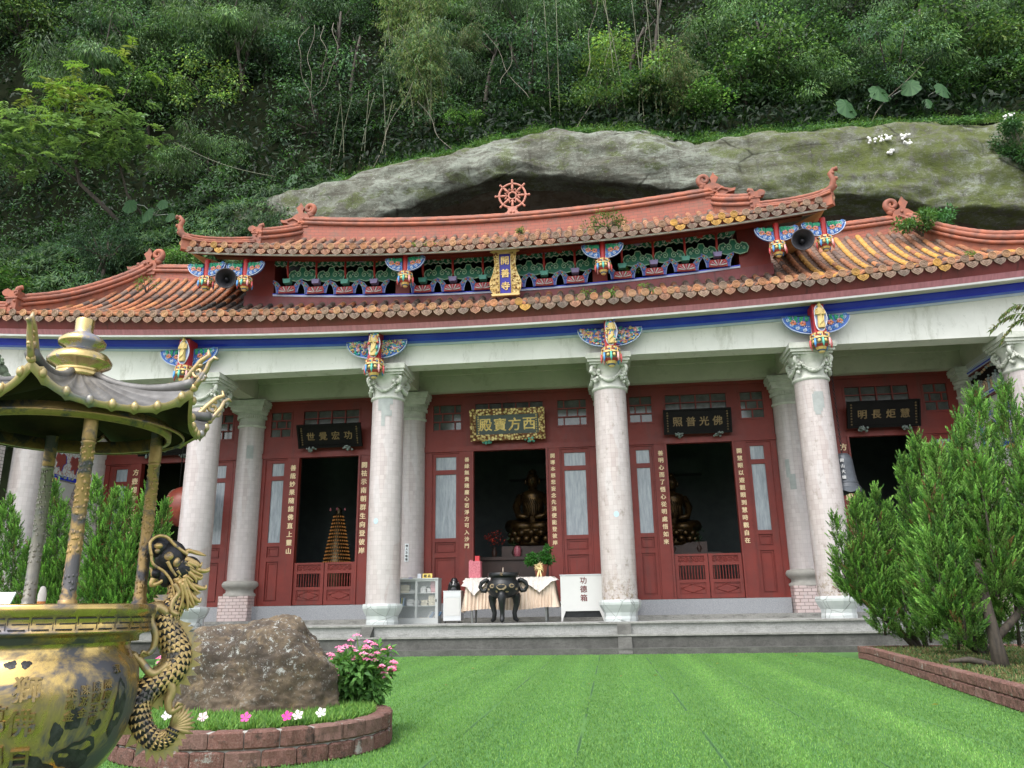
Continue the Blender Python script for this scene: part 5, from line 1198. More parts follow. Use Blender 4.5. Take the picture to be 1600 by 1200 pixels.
# ================================================================ leaves
def leaf_mat(name, rough=.55, trans=.28, spec=.22, vary=False):
    m = NT(name); a = m.attr(); oi = m.n('ObjectInfo'); a = m.mix(1.0, a, m.mix(oi.outputs['Random'], (.72, .77, .80), (1.75, 1.70, 1.45)), 'MULTIPLY') if vary else a; m.base(a); m.set(rough, 0, spec)
    tr = m.n('BsdfTranslucent'); m.l(m.mix(1.0, a, (1.3, 1.5, .7), 'MULTIPLY'), tr.inputs[0])
    mx = m.n('MixShader'); mx.inputs[0].default_value = trans; m.l(m.b.outputs[0], mx.inputs[1]); m.l(tr.outputs[0], mx.inputs[2]); m.l(mx.outputs[0], m.o.inputs[0]); return m.m
MAT['leaf'] = leaf_mat('leaf_surface'); MAT['forestleaf'] = leaf_mat('forest_leaf', vary=True); MAT['petal'] = leaf_mat('petal_surface', .6, .3, .2)
MAT['bark'] = simple('bark', (.075, .06, .045), .85, 0, c2=(.03, .025, .02), sc_=5, streak=(4, 4, 1), bump=.6, bsc=14)
MAT['culm'] = simple('bamboo_culm', (.10, .105, .045), .5, 0, c2=(.055, .065, .028), sc_=2, bump=0)
MAT['deadwood'] = simple('bleached_dead_vine', (.20, .175, .135), .8, 0, var=.3, bump=.2)
def leaf_mesh(name, P, D, N, L, W, C, mat='leaf', parent=None, shape='leaf', fold=.18):
    """P base points, D direction, N face normal, L length, W width, C colour; one four-sided leaf each"""
    n = len(P); D = D/np.linalg.norm(D, axis=1, keepdims=True)
    S = np.cross(D, N); S /= np.maximum(np.linalg.norm(S, axis=1, keepdims=True), 1e-6); N2 = np.cross(S, D)
    L = np.asarray(L).reshape(-1, 1)*np.ones((n, 1)); W = np.asarray(W).reshape(-1, 1)*np.ones((n, 1))
    mid = .45; V = np.empty((n, 4, 3), np.float32)
    V[:, 0] = P; V[:, 1] = P+D*L*mid+S*W*.5+N2*W*fold; V[:, 2] = P+D*L-N2*L*.12; V[:, 3] = P+D*L*mid-S*W*.5+N2*W*fold
    me = bpy.data.meshes.new(name); me.vertices.add(n*4); me.vertices.foreach_set('co', V.reshape(-1))
    me.loops.add(n*4); me.loops.foreach_set('vertex_index', np.arange(n*4, dtype=np.int32))
    me.polygons.add(n); me.polygons.foreach_set('loop_start', np.arange(0, n*4, 4, dtype=np.int32)); me.polygons.foreach_set('loop_total', np.full(n, 4, np.int32))
    me.update(calc_edges=True); ca = me.color_attributes.new('Col', 'FLOAT_COLOR', 'CORNER')
    CC = np.ones((n, 4, 4), np.float32); CC[:, :, :3] = C[:, None, :]; ca.data.foreach_set('color', CC.reshape(-1))
    me.materials.append(MAT[mat] if isinstance(mat, str) else mat); o = bpy.data.objects.new(name, me); COL.objects.link(o)
    if parent is not None: o.parent = parent; o.matrix_parent_inverse = Matrix.Translation(-Vector(parent.location))
    return o
def rnd(n): v = RNG.normal(size=(n, 3)); return v/np.linalg.norm(v, axis=1, keepdims=True)
def cmix(n, cols, var=.25, w=None):
    c = np.array(cols, float); k = RNG.choice(len(c), n, p=w); return c[k]*(1+var*(RNG.random((n, 1))*2-1))
def cluster_crown(n, ctr, rad, ncl, crad, flat=.6, droop=.3, shell=.75):
    """points in clumps spread through an ellipsoid, with leaf directions"""
    cd = rnd(ncl); cr = shell+(1-shell)*RNG.random((ncl, 1)); cc = cd*cr*np.array(rad); cc += RNG.normal(size=cc.shape)*.12*np.array(rad)
    sz = crad*(.6+.8*RNG.random(ncl)); k = RNG.integers(0, ncl, n); off = rnd(n)*(RNG.random((n, 1))**.5)*sz[k][:, None]*np.array([1, 1, flat])
    P = cc[k]+off+np.array(ctr); D = off/np.maximum(np.linalg.norm(off, axis=1, keepdims=True), .01)+rnd(n)*.7+np.array([0, 0, -droop])
    N = rnd(n)*.6+np.array([0, -.25, 1.0]); return P, D, N, k, cc+np.array(ctr)
for nm, par, c, r, n, L, colr in LEAFJOBS:
    P, D, N, k, _ = cluster_crown(n, c, r, 14, .12, .8, -.1, .5)
    g = leaf_mesh(nm, P, D, N, L*(.7+.6*RNG.random(n)), L*.6, cmix(n, [colr, tuple(x*1.5 for x in colr)], .3), parent=par)

# ================================================================ hill, cliff, cave
def lerp(x, xs, ys): return float(np.interp(x, xs, ys))
ZT = ([-60, -26, -20, -14, -10.5, -9.5, -6, -3, .5, 5, 7.3, 10.2, 15.2, 20, 30, 60], [15, 16, 16.8, 17.9, 18.6, 18.75, 19.6, 20.15, 20.8, 20.4, 19.7, 19.85, 19.8, 19.6, 19.6, 18])
ZB = ([-60, -14, -10, -8, -5.7, -4.4, -2.9, .3, 2, 3.6, 7, 9.5, 12.8, 16.6, 18.8, 30, 60], [6, 8, 11.5, 14.6, 16.7, 17.3, 17.85, 18.2, 18.05, 17.6, 16.85, 16.2, 16.1, 15.35, 15.0, 14.6, 12])
zt = lambda x: lerp(x, *ZT); zb = lambda x: lerp(x, *ZB)
def fbm(p, o=4): return mnoise.fractal(Vector(p), .9, 2.1, o)
def rockmat(cave=False):
    m = NT('cave_rock' if cave else 'lichen_sandstone')
    a = m.noise(.55, 8, .68, dist=.6); b_ = m.noise(3.5, 8, .75); c_ = m.noise(.9, 6, .7, m.coord(loc=(7, 3, 1), scale=(1, 1, 1.6))); d_ = m.noise(16, 5, .7)
    if cave:
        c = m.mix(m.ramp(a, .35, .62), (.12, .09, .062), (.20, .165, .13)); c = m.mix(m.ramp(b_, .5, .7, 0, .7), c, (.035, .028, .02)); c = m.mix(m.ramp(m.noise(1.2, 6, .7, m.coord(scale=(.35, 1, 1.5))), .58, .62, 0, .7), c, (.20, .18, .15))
    else:
        big = m.noise(.32, 5, .6, m.coord(loc=(3, 9, 2))); fine = m.noise(9, 12, .85); fine2 = m.noise(2.2, 14, .78, m.coord(scale=(.8, 1, 1.5)))
        c = m.mix(m.ramp(a, .42, .56), (.27, .285, .235), (.165, .17, .135))
        c = m.mix(m.ramp(big, .50, .58, 0, .75), c, (.36, .395, .33))
        c = m.mix(m.ramp(fine2, .47, .56, 0, .65), c, (.11, .10, .078))
        c = m.mix(m.math('MULTIPLY', m.ramp(c_, .52, .58), m.ramp(fine, .42, .55, .2, .95)), c, (.115, .145, .035))
        c = m.mix(m.ramp(fine, .55, .60, 0, .8), c, (.44, .48, .41)); c = m.mix(m.ramp(m.noise(17, 8, .85, m.coord(loc=(1, 2, 3))), .57, .62, 0, .85), c, (.035, .033, .028))
        bd = m.noise(1.0, 9, .7, m.coord(scale=(.22, 1, 3.4))); c = m.mix(m.ramp(bd, .55, .585, 0, .6), c, (.095, .085, .065))
        stk = m.noise(1.5, 7, .75, m.coord(scale=(2.2, 1, .22), loc=(2, 0, 0))); c = m.mix(m.ramp(stk, .57, .64, 0, .55), c, (.07, .068, .055))
        sxyz = m.n('SeparateXYZ'); tcn = m.n('TexCoord'); m.l(tcn.outputs['Object'], sxyz.inputs[0])
        rx = m.math('MULTIPLY', m.ramp(sxyz.outputs[0], 7, 12), m.ramp(m.noise(2.4, 12, .8), .44, .54, 0, .75)); c = m.mix(rx, c, (.135, .165, .04))
        nz = m.n('TexNoise'); nz.inputs['Scale'].default_value = 1.2; nz.inputs['Detail'].default_value = 8; nz.inputs['Roughness'].default_value = .7; mp = m.mix(.30, m.coord(scale=(.5, .6, 1.1)), nz.outputs['Color']); cr = m.vor(.55, mp, 'DISTANCE_TO_EDGE'); c = m.mix(m.math('MULTIPLY', m.ramp(cr, .001, .016, .8, 0), m.ramp(m.noise(.5, 3, .5, m.coord(loc=(8, 1, 3))), .52, .62)), c, (.035, .032, .025)); c = m.mix(1.0, c, (.84, .84, .84), 'MULTIPLY')
        d_ = m.math('ADD', fine, m.ramp(cr, 0, .02, 0, .25)); b_ = fine2
    m.base(c); m.set(.9, 0, .2); h = m.math('ADD', m.math('MULTIPLY', b_, 1.0), m.math('MULTIPLY', d_, .4)); m.bump(h, 1.0, .16); return m.m
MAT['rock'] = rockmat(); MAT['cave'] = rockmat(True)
def surf(name, prof, xs, mat, amp, seed, sub=8, damp_last=False):
    rows = []
    for x in xs:
        P_ = [Vector((x, y, z)) for y, z in prof(x)]; Q = []
        for i in range(len(P_)-1):
            p0, p1, p2, p3 = P_[max(i-1, 0)], P_[i], P_[i+1], P_[min(i+2, len(P_)-1)]
            for k in range(sub): t = k/sub; Q.append(.5*((2*p1)+(-p0+p2)*t+(2*p0-5*p1+4*p2-p3)*t*t+(-p0+3*p1-3*p2+p3)*t**3))
        Q.append(P_[-1]); rows.append(Q)
    vs = []; m_ = len(rows[0])
    for Q in rows:
        for j, p in enumerate(Q):
            f = fbm((p.x*.45+seed, p.y*.45, p.z*.9), 6)*amp; g = (mnoise.ridged_multi_fractal(Vector((p.x*.8, p.y*.8+seed, p.z*1.5)), .9, 2.2, 6, 1.0, 2.0)-1.1)*amp*.22
            vs.append((p.x, p.y-(f+g), p.z+.35*f+.15*g))
    b = MB(); b.mesh(vs, [(i*m_+j, (i+1)*m_+j, (i+1)*m_+j+1, i*m_+j+1) for i in range(len(rows)-1) for j in range(m_-1)], True)
    return b.build(name, mat)
xs = list(np.arange(-12.6, 46, .16))
cl = surf('cliff', lambda x: [(12, zt(x)+1.6), (10, zt(x)+.55), (8.9, zt(x)+.05), (8.1, zt(x)-.45), (7.65, (zt(x)*.6+zb(x)*.4)), (7.45, (zt(x)*.25+zb(x)*.75)), (7.5, zb(x)+.18), (7.7, zb(x)), (8.3, zb(x)+.10), (9.0, zb(x)+.05)], xs, 'rock', .30, 0, 8)
tag(cl, kind='structure')
xs2 = list(np.arange(-20, 46, .35))
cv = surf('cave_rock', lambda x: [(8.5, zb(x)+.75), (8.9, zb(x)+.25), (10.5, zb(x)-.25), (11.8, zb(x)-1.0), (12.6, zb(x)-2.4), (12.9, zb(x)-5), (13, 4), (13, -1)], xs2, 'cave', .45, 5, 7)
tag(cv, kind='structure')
# hill above and the bank at the left
MAT['soil'] = simple('shade_dark_litter', (.009, .012, .006), .95, 0, c2=(.014, .018, .009), sc_=2, bump=.6, bsc=6, spec=.02)  # near-black litter colour carries the deep shade of the forest gaps
def hillz(x, y):
    e = max(0, -x-4)*.22; return lerp(y, [9.2, 11, 15, 22, 30, 44, 70], [zt(x)-.3, zt(x)+1.4, max(26.6+e, zt(x)+4), 37.5+e*1.6, 50+e*2, 64+e*2, 72+e*2])
xs3 = list(np.arange(-70, 76, 1.2))
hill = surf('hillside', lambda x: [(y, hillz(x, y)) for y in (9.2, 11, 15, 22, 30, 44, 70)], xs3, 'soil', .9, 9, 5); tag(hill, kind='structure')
xs4 = list(np.arange(-60, -8.2, .8))
def bankp(x):
    e = min(1, max(0, (-8.6-x)/3.0)); yb = 8.3-3.6*e; return [(yb-.2, -1), (yb, 6.5), (yb+.5*e, 9.5), (yb+1.4*e, 12.3), (8.4-1.0*e, 15.2), (9.0-.3*e, zt(x)), (10.5, zt(x)+1.0)]
bank = surf('bank', bankp, xs4, 'soil', .5, 3, 5); tag(bank, kind='structure')

# ---------------------------------------------------------------- vegetation
DG = (.028, .058, .030); MG = (.068, .13, .056); LGN = (.13, .215, .085); BG = (.07, .135, .085); YG = (.17, .23, .07); OL = (.11, .12, .045)
def make_broad(seed, R=2.6, n=5200, L=.20, cols=(DG, MG, LGN), w=(.35, .45, .2), droop=.35, label='', grp='', nm='forest_tree', wr=.48):
    t = thing(nm, (0, 0, 0), label, 'tree', grp)
    P, D, N, k, cc = cluster_crown(n, (0, 0, 3.2), (R, R*.9, R*.85), 46, .75, .45, droop, .55)
    tone = (.45+1.1*RNG.random(46)**1.5)[k][:, None]
    leaf_mesh('crown', P, D, N, L*(.6+.7*RNG.random(n)), L*wr*(.8+.4*RNG.random(n)), cmix(n, cols, .3, w)*tone, parent=t, mat='forestleaf')
    b = MB(); top = (.2, 0, 3.6); b.tube([(0, .6, -2.5), (.1, .3, -.5), (.0, .1, 1.2), (.15, 0, 2.4), top], [.22, .17, .13, .10, .05], 8)
    for q in range(0, 46, 3): c = cc[q]; s_ = random.uniform(.3, .9); a = Vector((.1, .1, 1.0+1.9*s_)); b.tube([a, a.lerp(Vector(c), .5)+Vector((0, 0, .15)), Vector(c)], [.07, .045, .015], 5)
    b.build('trunk', 'bark', t); return t
def make_bamboo(seed, n=6000, H=6.5, nc=13, lean=1.0, label='', grp='', cols=((.06, .12, .045), (.11, .17, .06), (.16, .19, .075)), nm='bamboo_clump'):
    t = thing(nm, (0, 0, 0), label, 'bamboo', grp); b = MB(); SP_ = []
    for i in range(nc):
        a = random.uniform(0, 2*PI); r = random.uniform(.1, .9); x0, y0 = r*math.cos(a), r*math.sin(a)*.6; h = H*random.uniform(.7, 1.1); lx = random.uniform(-1, 1)*1.1*lean; ly = -random.uniform(.3, 1.6)*lean
        pts = [(x0+lx*s*s, y0+ly*s*s, h*s-(s**4)*h*.18*lean) for s in np.linspace(0, 1, 9)]; b.tube(pts, [.045*(1-.75*s) for s in np.linspace(0, 1, 9)], 6)
        for s in np.linspace(.35, 1, 9):
            for q in range(2): SP_.append((x0+lx*s*s+random.gauss(0, .28), y0+ly*s*s+random.gauss(0, .25), h*s-(s**4)*h*.18*lean+random.gauss(0, .1)))
    b.build('culms', 'culm', t); SP_ = np.array(SP_); k = RNG.integers(0, len(SP_), n)
    dirs = rnd(len(SP_))*np.array([1, 1, .3]); u = RNG.random((n, 1))
    P = SP_[k]+dirs[k]*u*.75+np.array([0, 0, -1])*u*u*.45+rnd(n)*.10; D = dirs[k]*.5+rnd(n)*.65+np.array([0, 0, -.9]); N = rnd(n)+np.array([0, -.6, .6])
    tone = (.7+.6*RNG.random(len(SP_)))[k][:, None]
    leaf_mesh('foliage', P, D, N, .25*(.6+.7*RNG.random(n)), .036, cmix(n, cols, .3)*tone, parent=t, mat='forestleaf'); return t
G1, G2, G3 = 'broad-leaved trees on the dark hillside', 'bamboo clumps on the hillside', 'leafy bushes at the foot of the forest'
L1 = ['broad-leaved dark green tree in the hillside forest', 'grey-green small-leaved tree in the hillside forest', 'fresh green leafy bush above the rock edge', 'yellow-green tree among the dark hillside trees']
protos = [make_broad(1, 2.7, 5200, .21, (DG, MG, LGN), (.35, .45, .2), .35, L1[0], G1), make_broad(2, 2.4, 6000, .17, (DG, BG, (.075, .14, .07)), (.35, .45, .2), .6, L1[1], 'small-leaved trees on the hillside'),
          make_broad(3, 1.6, 4200, .19, (MG, LGN, (.06, .15, .04)), (.4, .3, .3), .2, L1[2], G3, 'leafy_bush'), make_broad(4, 2.0, 4200, .19, (MG, LGN, YG), (.3, .45, .25), .4, L1[3], 'yellow-green trees on the hillside')]
protos.append(make_broad(5, 2.6, 9500, .30, ((.055, .11, .055), (.09, .165, .075), (.14, .22, .095)), (.35, .45, .2), 1.25, 'drooping narrow-leaved bamboo thicket in the hillside forest', 'narrow-leaved thickets on the hillside', 'bamboo_thicket', .13)); protos[4]['category'] = 'bamboo'
protos[2]['category'] = 'bush'
bams = [make_bamboo(1, 6500, 7, 14, 1.0, 'feathery bamboo clump arching out of the forest', G2), make_bamboo(2, 5000, 5.5, 10, 1.6, 'low drooping bamboo clump with dry tips on the hillside', 'drooping bamboo with dry tips', ((.06, .12, .045), (.09, .14, .05), (.14, .14, .065)))]
BASE = {id(p): q for p, q in zip(protos+bams, ('dark broad-leaved tree', 'grey-green small-leaved tree', 'fresh green leafy bush', 'yellow-green tree', 'drooping narrow-leaved bamboo thicket', 'feathery arching bamboo', 'low bamboo with drooping canes'))}
used = set()
def place(proto, x, y, z, s=1., rz=0.):
    if id(proto) not in used: used.add(id(proto)); o = proto
    else: o = copy_tree(proto)
    o.location = (x, y, z); o.scale = (s, s, s*random.uniform(.9, 1.15)); o.rotation_euler = (0, 0, rz)
    if proto in protos or proto in bams:
        zone = 'on the bank left of the hall' if y < 9 else ('behind the leaning tree at the left' if x < -14 else 'above the left end of the rock' if x < -3 else 'above the middle of the rock' if x < 9 else 'above the right end of the rock')
        high = '' if y < 9 else (', lowest row' if y < 14 else ', half way up' if y < 21 else ', high on the slope'); bs = BASE[id(proto)]
        o['label'] = bs+' '+zone+high; o['group'] = (bs+'es ' if bs.endswith('bush') else bs+' clumps ' if 'bamboo' in bs else bs+'s ')+zone+high
    return o
# children carry a parent inverse built at the origin, so the root transform places them
rr_ = random.Random(5)
gap = [(-24, 25.5, 3.4, 2.6), (-20.5, 29, 2.0, 2.0), (-8.5, 24.5, 2.6, 2.0), (-4.5, 26.5, 1.5, 1.8), (14.5, 31, 5, 2.4), (19, 27.5, 3, 1.5), (-14, 23, 2.0, 1.4), (6, 33, 2, 2), (2.0, 25.5, 1.2, 1.6), (9, 27, 1.6, 1.6)]   # hollows where the forest opens onto shade: x, z, half sizes
for row, (y, step) in enumerate(((13.0, 2.6), (14.8, 2.6), (16.4, 2.8), (19.0, 3.0), (22, 3.4), (25.5, 3.8), (29, 4.4), (33, 5.2))):
    xx = -36-row*2.0
    while xx < 34+row*2:
        x = xx+rr_.uniform(-1, 1); yy = y+rr_.uniform(-1, 1); z = hillz(x, yy)
        sx_, sz_ = x/(yy+21.4)*31, (z+3-1)/(yy+21.4)*31
        hole = any(abs(sx_-(g[0]-2.9)*1.0) < g[2] and abs(sz_-(g[1]-1)) < g[3] for g in gap)
        r = rr_.random()
        if rr_.random() < .12: hole = False
        if not hole:
            if -12 < x < 9 and r < .28: place(bams[0 if rr_.random() < .6 else 1], x, yy-.3, z-.5, rr_.uniform(.8, 1.15), rr_.uniform(-.6, .6))
            elif r < (.50 if x < 9 else .25): place(protos[4], x, yy, z-1.8, rr_.uniform(.85, 1.3), rr_.uniform(0, 6))
            elif r < .62: place(protos[0], x, yy, z-1.8, rr_.uniform(.8, 1.25), rr_.uniform(0, 6))
            elif r < .84: place(protos[1], x, yy, z-1.8, rr_.uniform(.8, 1.25), rr_.uniform(0, 6))
            else: place(protos[3], x, yy, z-1.8, rr_.uniform(.8, 1.2), rr_.uniform(0, 6))
        xx += step
for x, y, s in ((2.5, 12.2, .6), (5.6, 12.4, .9), (8.2, 12.0, .9), (10.3, 12.6, 1.1), (12.8, 12.5, .8), (17.2, 12.8, .9), (19.5, 12.5, .8), (22.5, 12.2, .8), (-3.2, 12.0, .6), (0.2, 12.2, .6), (25, 11, 1)):
    place(protos[2], x, y, hillz(x, y)-2.0*s, s, x)
# small-leaved ground cover along the top of the rock
def edge_cover(name, n, x0, x1, ylo, yhi, L, W, cols, lab=None, zf=None, droop=.2, up_=.5):
    X = x0+(x1-x0)*RNG.random(n); lump = np.array([.5+.5*math.sin(x*1.9+2*math.sin(x*.7)) for x in X]); u = RNG.random(n); Yv = ylo+(yhi-ylo)*u
    Z = np.array([(zf or hillz)(x, y) for x, y in zip(X, Yv)])+RNG.random(n)*(.10+.55*lump*u)+.05
    P = np.stack([X, Yv, Z], 1); D = rnd(n)+np.array([0, -.5, up_-droop]); N = rnd(n)*.7+np.array([0, -.3, 1])
    o = leaf_mesh(name, P, D, N, L*(.5+RNG.random(n)), W, cmix(n, cols, .3)); tag(o, kind='stuff'); return o
def rocktop(x, y): return lerp(y, [8.3, 8.9, 10, 12, 13.5], [zt(x)-.35, zt(x)+.05, zt(x)+.75, zt(x)+2.5, zt(x)+4.4])
edge_cover('ground_cover', 46000, -12, 32, 9.0, 13.2, .14, .09, [(.075, .165, .05), (.11, .21, .065), (.045, .11, .04), (.03, .07, .03)], zf=rocktop)
edge_cover('moss_fringe', 16000, -11, 32, 8.3, 9.3, .07, .05, [(.06, .12, .03), (.10, .16, .04)], zf=lambda x, y: rocktop(x, y)-.05)
for k in range(46):
    x = random.uniform(-10.5, 24); s_ = random.uniform(.18, .5); P = []; D = []; yy = 8.25+random.uniform(0, .6); z = rocktop(x, yy)+.1
    for q in range(int(260*s_)+40): a = random.uniform(0, 2*PI); rr2 = s_*math.sqrt(random.random()); P.append((x+rr2*math.cos(a), yy-.1+rr2*.4*math.sin(a), z+.5*s_-rr2*.9*random.random()-.1)); D.append((math.cos(a), -.6, -.7+random.random()))
    n = len(P); o = leaf_mesh('edge_weed', np.array(P), np.array(D), rnd(n)*.5+np.array([0, -.6, .8]), .13*(.5+RNG.random(n)), .05, cmix(n, [(.07, .16, .05), (.10, .20, .055), (.05, .11, .04)], .3)); tag(o, 'tuft of leafy weeds hanging over the top edge of the rock', 'weed', 'weeds on the rock edge')
# drooping fern-like growth that covers the left bank
n = 64000; X = -34+26.2*RNG.random(n)**.8; T_ = RNG.random(n); cells = {}
P = np.empty((n, 3)); D = np.empty((n, 3)); tn = np.empty(n)
for i in range(n):
    x = X[i]; t_ = T_[i]; pr = bankp(x); ys_ = [q[0] for q in pr[1:]]; zs_ = [q[1] for q in pr[1:]]; z = 7.0+(zt(x)+.8-7.0)*t_; y = float(np.interp(z, zs_, ys_))
    cxx, czz = round(x/1.1), round(z/.9+.5*(round(x/1.1) % 2)); key = (cxx, czz)
    if key not in cells: cells[key] = (random.uniform(-.5, .5), random.uniform(.25, .95), random.uniform(.55, 1.35))
    ax, puff, tone = cells[key]; lx = x/1.1-cxx; lz = (z/.9+.5*(cxx % 2))-czz
    P[i] = (x+ax*.2, y-puff*max(0, 1-2.0*(lx*lx+lz*lz))-RNG.random()*.25, z+.12*puff); D[i] = (lx*1.2+RNG.normal()*.45, -.5+RNG.normal()*.3, -.35-lz*.3+RNG.normal()*.4); tn[i] = tone
N = rnd(n)*.5+np.array([0, -.7, .8]); o = leaf_mesh('bank_ferns', P, D, N, .34*(.5+RNG.random(n)), .055, cmix(n, [(.06, .125, .06), (.085, .16, .07), (.115, .19, .075), (.035, .08, .04)], .3)*tn[:, None]); tag(o, kind='stuff')
for x, y, z, s in ((-13.3, 6.3, 13.8, .62), (-10.6, 7.4, 15.7, .45), (-16.5, 6.0, 14.6, .6), (-21, 5.6, 13, .9), (-25, 5.5, 14, 1.1), (-19, 5.0, 10.5, .7)): place(protos[2] if s > .6 else protos[1], x, y, z-2.2*s, s, x)
# light green pinnate-leaved tree leaning out at the left
t = thing('leaning_tree', (-17.6, 8.2, 17.4), 'bright green spreading tree with a crooked bare stem at the left of the hillside', 'tree')
b = MB(); b.tube([(-17.1, 8.3, 17.0), (-17.8, 7.6, 17.9), (-18.9, 7.0, 19.0), (-19.1, 6.8, 19.9), (-18.7, 6.6, 20.6), (-18.4, 6.5, 21.4)], [.10, .095, .085, .075, .06, .03], 8)
b.tube([(-18.9, 7.0, 19.0), (-19.8, 6.6, 19.8), (-21.5, 6.2, 20.2)], [.05, .04, .02], 6); b.tube([(-18.7, 6.6, 20.6), (-17.4, 6.3, 21.0), (-16.2, 6.2, 21.0)], [.05, .035, .02], 6); b.tube([(-16.4, 8.2, 17.6), (-17.0, 7.5, 18.6), (-17.2, 7.0, 19.8), (-16.9, 6.8, 20.6)], [.06, .05, .04, .02], 6)
b.tube([(-18.7, 6.6, 20.6), (-19.6, 6.3, 22.2), (-19.4, 6.2, 23.3)], [.05, .035, .015], 6); b.tube([(-17.8, 6.4, 21.2), (-16.9, 6.3, 22.6), (-16.6, 6.3, 23.9), (-16.3, 6.2, 24.2)], [.03, .022, .012, .008], 5)
b.build('trunk', 'bark', t)
fr = []
for cx_, cz_, rx_, rz_, k in ((-20.8, 20.6, 2.6, 1.0, 70), (-18.2, 20.9, 2.3, 1.1, 75), (-16.4, 21.0, 1.7, .8, 50), (-19.6, 22.5, 1.9, .9, 50), (-22.6, 20.9, 1.6, .8, 36), (-18.6, 23.3, 1.2, .5, 20), (-16.5, 24.2, .6, .25, 8), (-22.0, 22.0, 1.3, .6, 20), (-17.3, 19.9, 1.5, .5, 26)):
    for _ in range(int(k*.95)): v = rnd(1)[0]; s_ = RNG.random()**.4; fr.append((cx_+rx_*1.12*v[0]*s_, 6.2+1.3*v[1]*s_, cz_+rz_*1.35*v[2]*s_, cz_ > 22.2))
P = []; D = []; C_ = []
for x, y, z, hi in fr:
    a = random.uniform(0, 2*PI); ax = np.array([math.cos(a), math.sin(a)*.8-.25, random.uniform(-.5, .25)]); sd_ = np.array([-math.sin(a), math.cos(a), 0]); tone = random.uniform(.75, 1.3)
    c0 = np.array(random.choice([(.15, .23, .10), (.20, .29, .11), (.11, .18, .085)]) if not hi else random.choice([(.19, .28, .06), (.22, .25, .08), (.15, .25, .06)]))
    for q in range(8):
        u = q/7; base_ = np.array([x, y, z])+ax*u*.62+np.array([0, 0, -.22*u*u])
        for sg in (-1, 1): P.append(base_); D.append(sd_*sg+ax*.6+np.array([0, 0, -.15])); C_.append(c0*tone*random.uniform(.8, 1.2))
n = len(P); leaf_mesh('crown', np.array(P), np.array(D)+rnd(n)*.25, rnd(n)*.45+np.array([0, -.45, 1]), .27*(.7+.5*RNG.random(n)), .125, np.array(C_), parent=t)
# elephant-ear plants
def ear_plant(x, y, z, leaves, label):
    t = thing('elephant_ear_plant', (x, y, z), label, 'plant', 'elephant-ear plants on the hillside'); b = MB(); 
    for dx, dz, s, tilt, yw in leaves:
        o_ = Vector((x+dx, y-.9, z+dz*.72-.35)); q = MB(); q.col((.07, .15, .055)); n = 10
        ol = []
        for k in range(2*n):
            a = 2*PI*k/(2*n); r = .78*s*(.62-.10*math.cos(a)+.10*math.cos(2*a)+.05*math.cos(14*a)); ol.append((r*math.sin(a)*.92, r*math.cos(a)-.1*s))
        ol[0] = (0, s*.28); M_ = Matrix.Translation(o_) @ Matrix.Rotation(yw, 4, 'Z') @ Matrix.Rotation(1.0+.3*abs(tilt), 4, 'X')
        vs = [tuple(M_ @ Vector((0, 0, .03*s)))]+[tuple(M_ @ Vector((p, r, -.18*abs(p)))) for p, r in ol]
        for k in range(2*n): q.col((.055, .125, .048) if k % 2 else (.038, .095, .038)); q.mesh([vs[0], vs[1+k], vs[1+(k+1) % (2*n)]], [(0, 1, 2)], True)
        q.build('leaf', 'leaf', t); b.tube([(x, y, z), (x+dx*.6, y-.3, z+dz*.5), tuple(o_)], [.022, .018, .012], 5)
    b.col((.06, .11, .04)); b.build('stems', 'leaf', t)
ear_plant(15.0, 11.3, 21.4, [(-.9, 1.4, 1.15, -1.0, .3), (.55, 2.2, 1.15, .6, .2), (-.4, -.3, .7, -.8, -.2), (.5, .1, .75, -.9, .4), (1.9, 2.4, 1.0, -.7, -.4)], 'elephant-ear plant with the largest leaves above the right end of the rock')
ear_plant(17.6, 11.6, 22.2, [(-.6, 1.6, 1.0, -.9, -.3), (.7, 1.2, .9, -1.0, .3), (0, .3, .6, -.8, 0)], 'elephant-ear plant half in shade at the far right of the forest edge')
ear_plant(-1.2, 10.6, 21.2, [(-.5, .1, .62, -1.0, .3), (.35, .35, .66, -.8, -.3), (.8, -.25, .5, -.9, .2)], 'elephant-ear plant above the middle of the rock edge')
ear_plant(-10.4, 10.2, 19.6, [(-.8, .3, .7, -1.0, .3), (.0, .9, .8, -.8, -.3), (.6, .2, .6, -.9, .4), (-.3, -.2, .5, -.9, 0)], 'dark elephant-ear plant at the left end of the rock edge')
ear_plant(-16.2, 8.4, 18.0, [(-.6, .7, .75, -1.0, .2), (.25, .0, .85, -.8, -.3), (.9, .6, .55, -.9, .3), (1.3, -.3, .5, -.9, 0)], 'elephant-ear plant under the bright leaning tree')
ear_plant(9.8, 10.8, 20.0, [(-.3, .2, .5, -.9, .2), (.4, .35, .55, -.8, -.3)], 'small elephant-ear plant in the ground cover above the ridge beast')
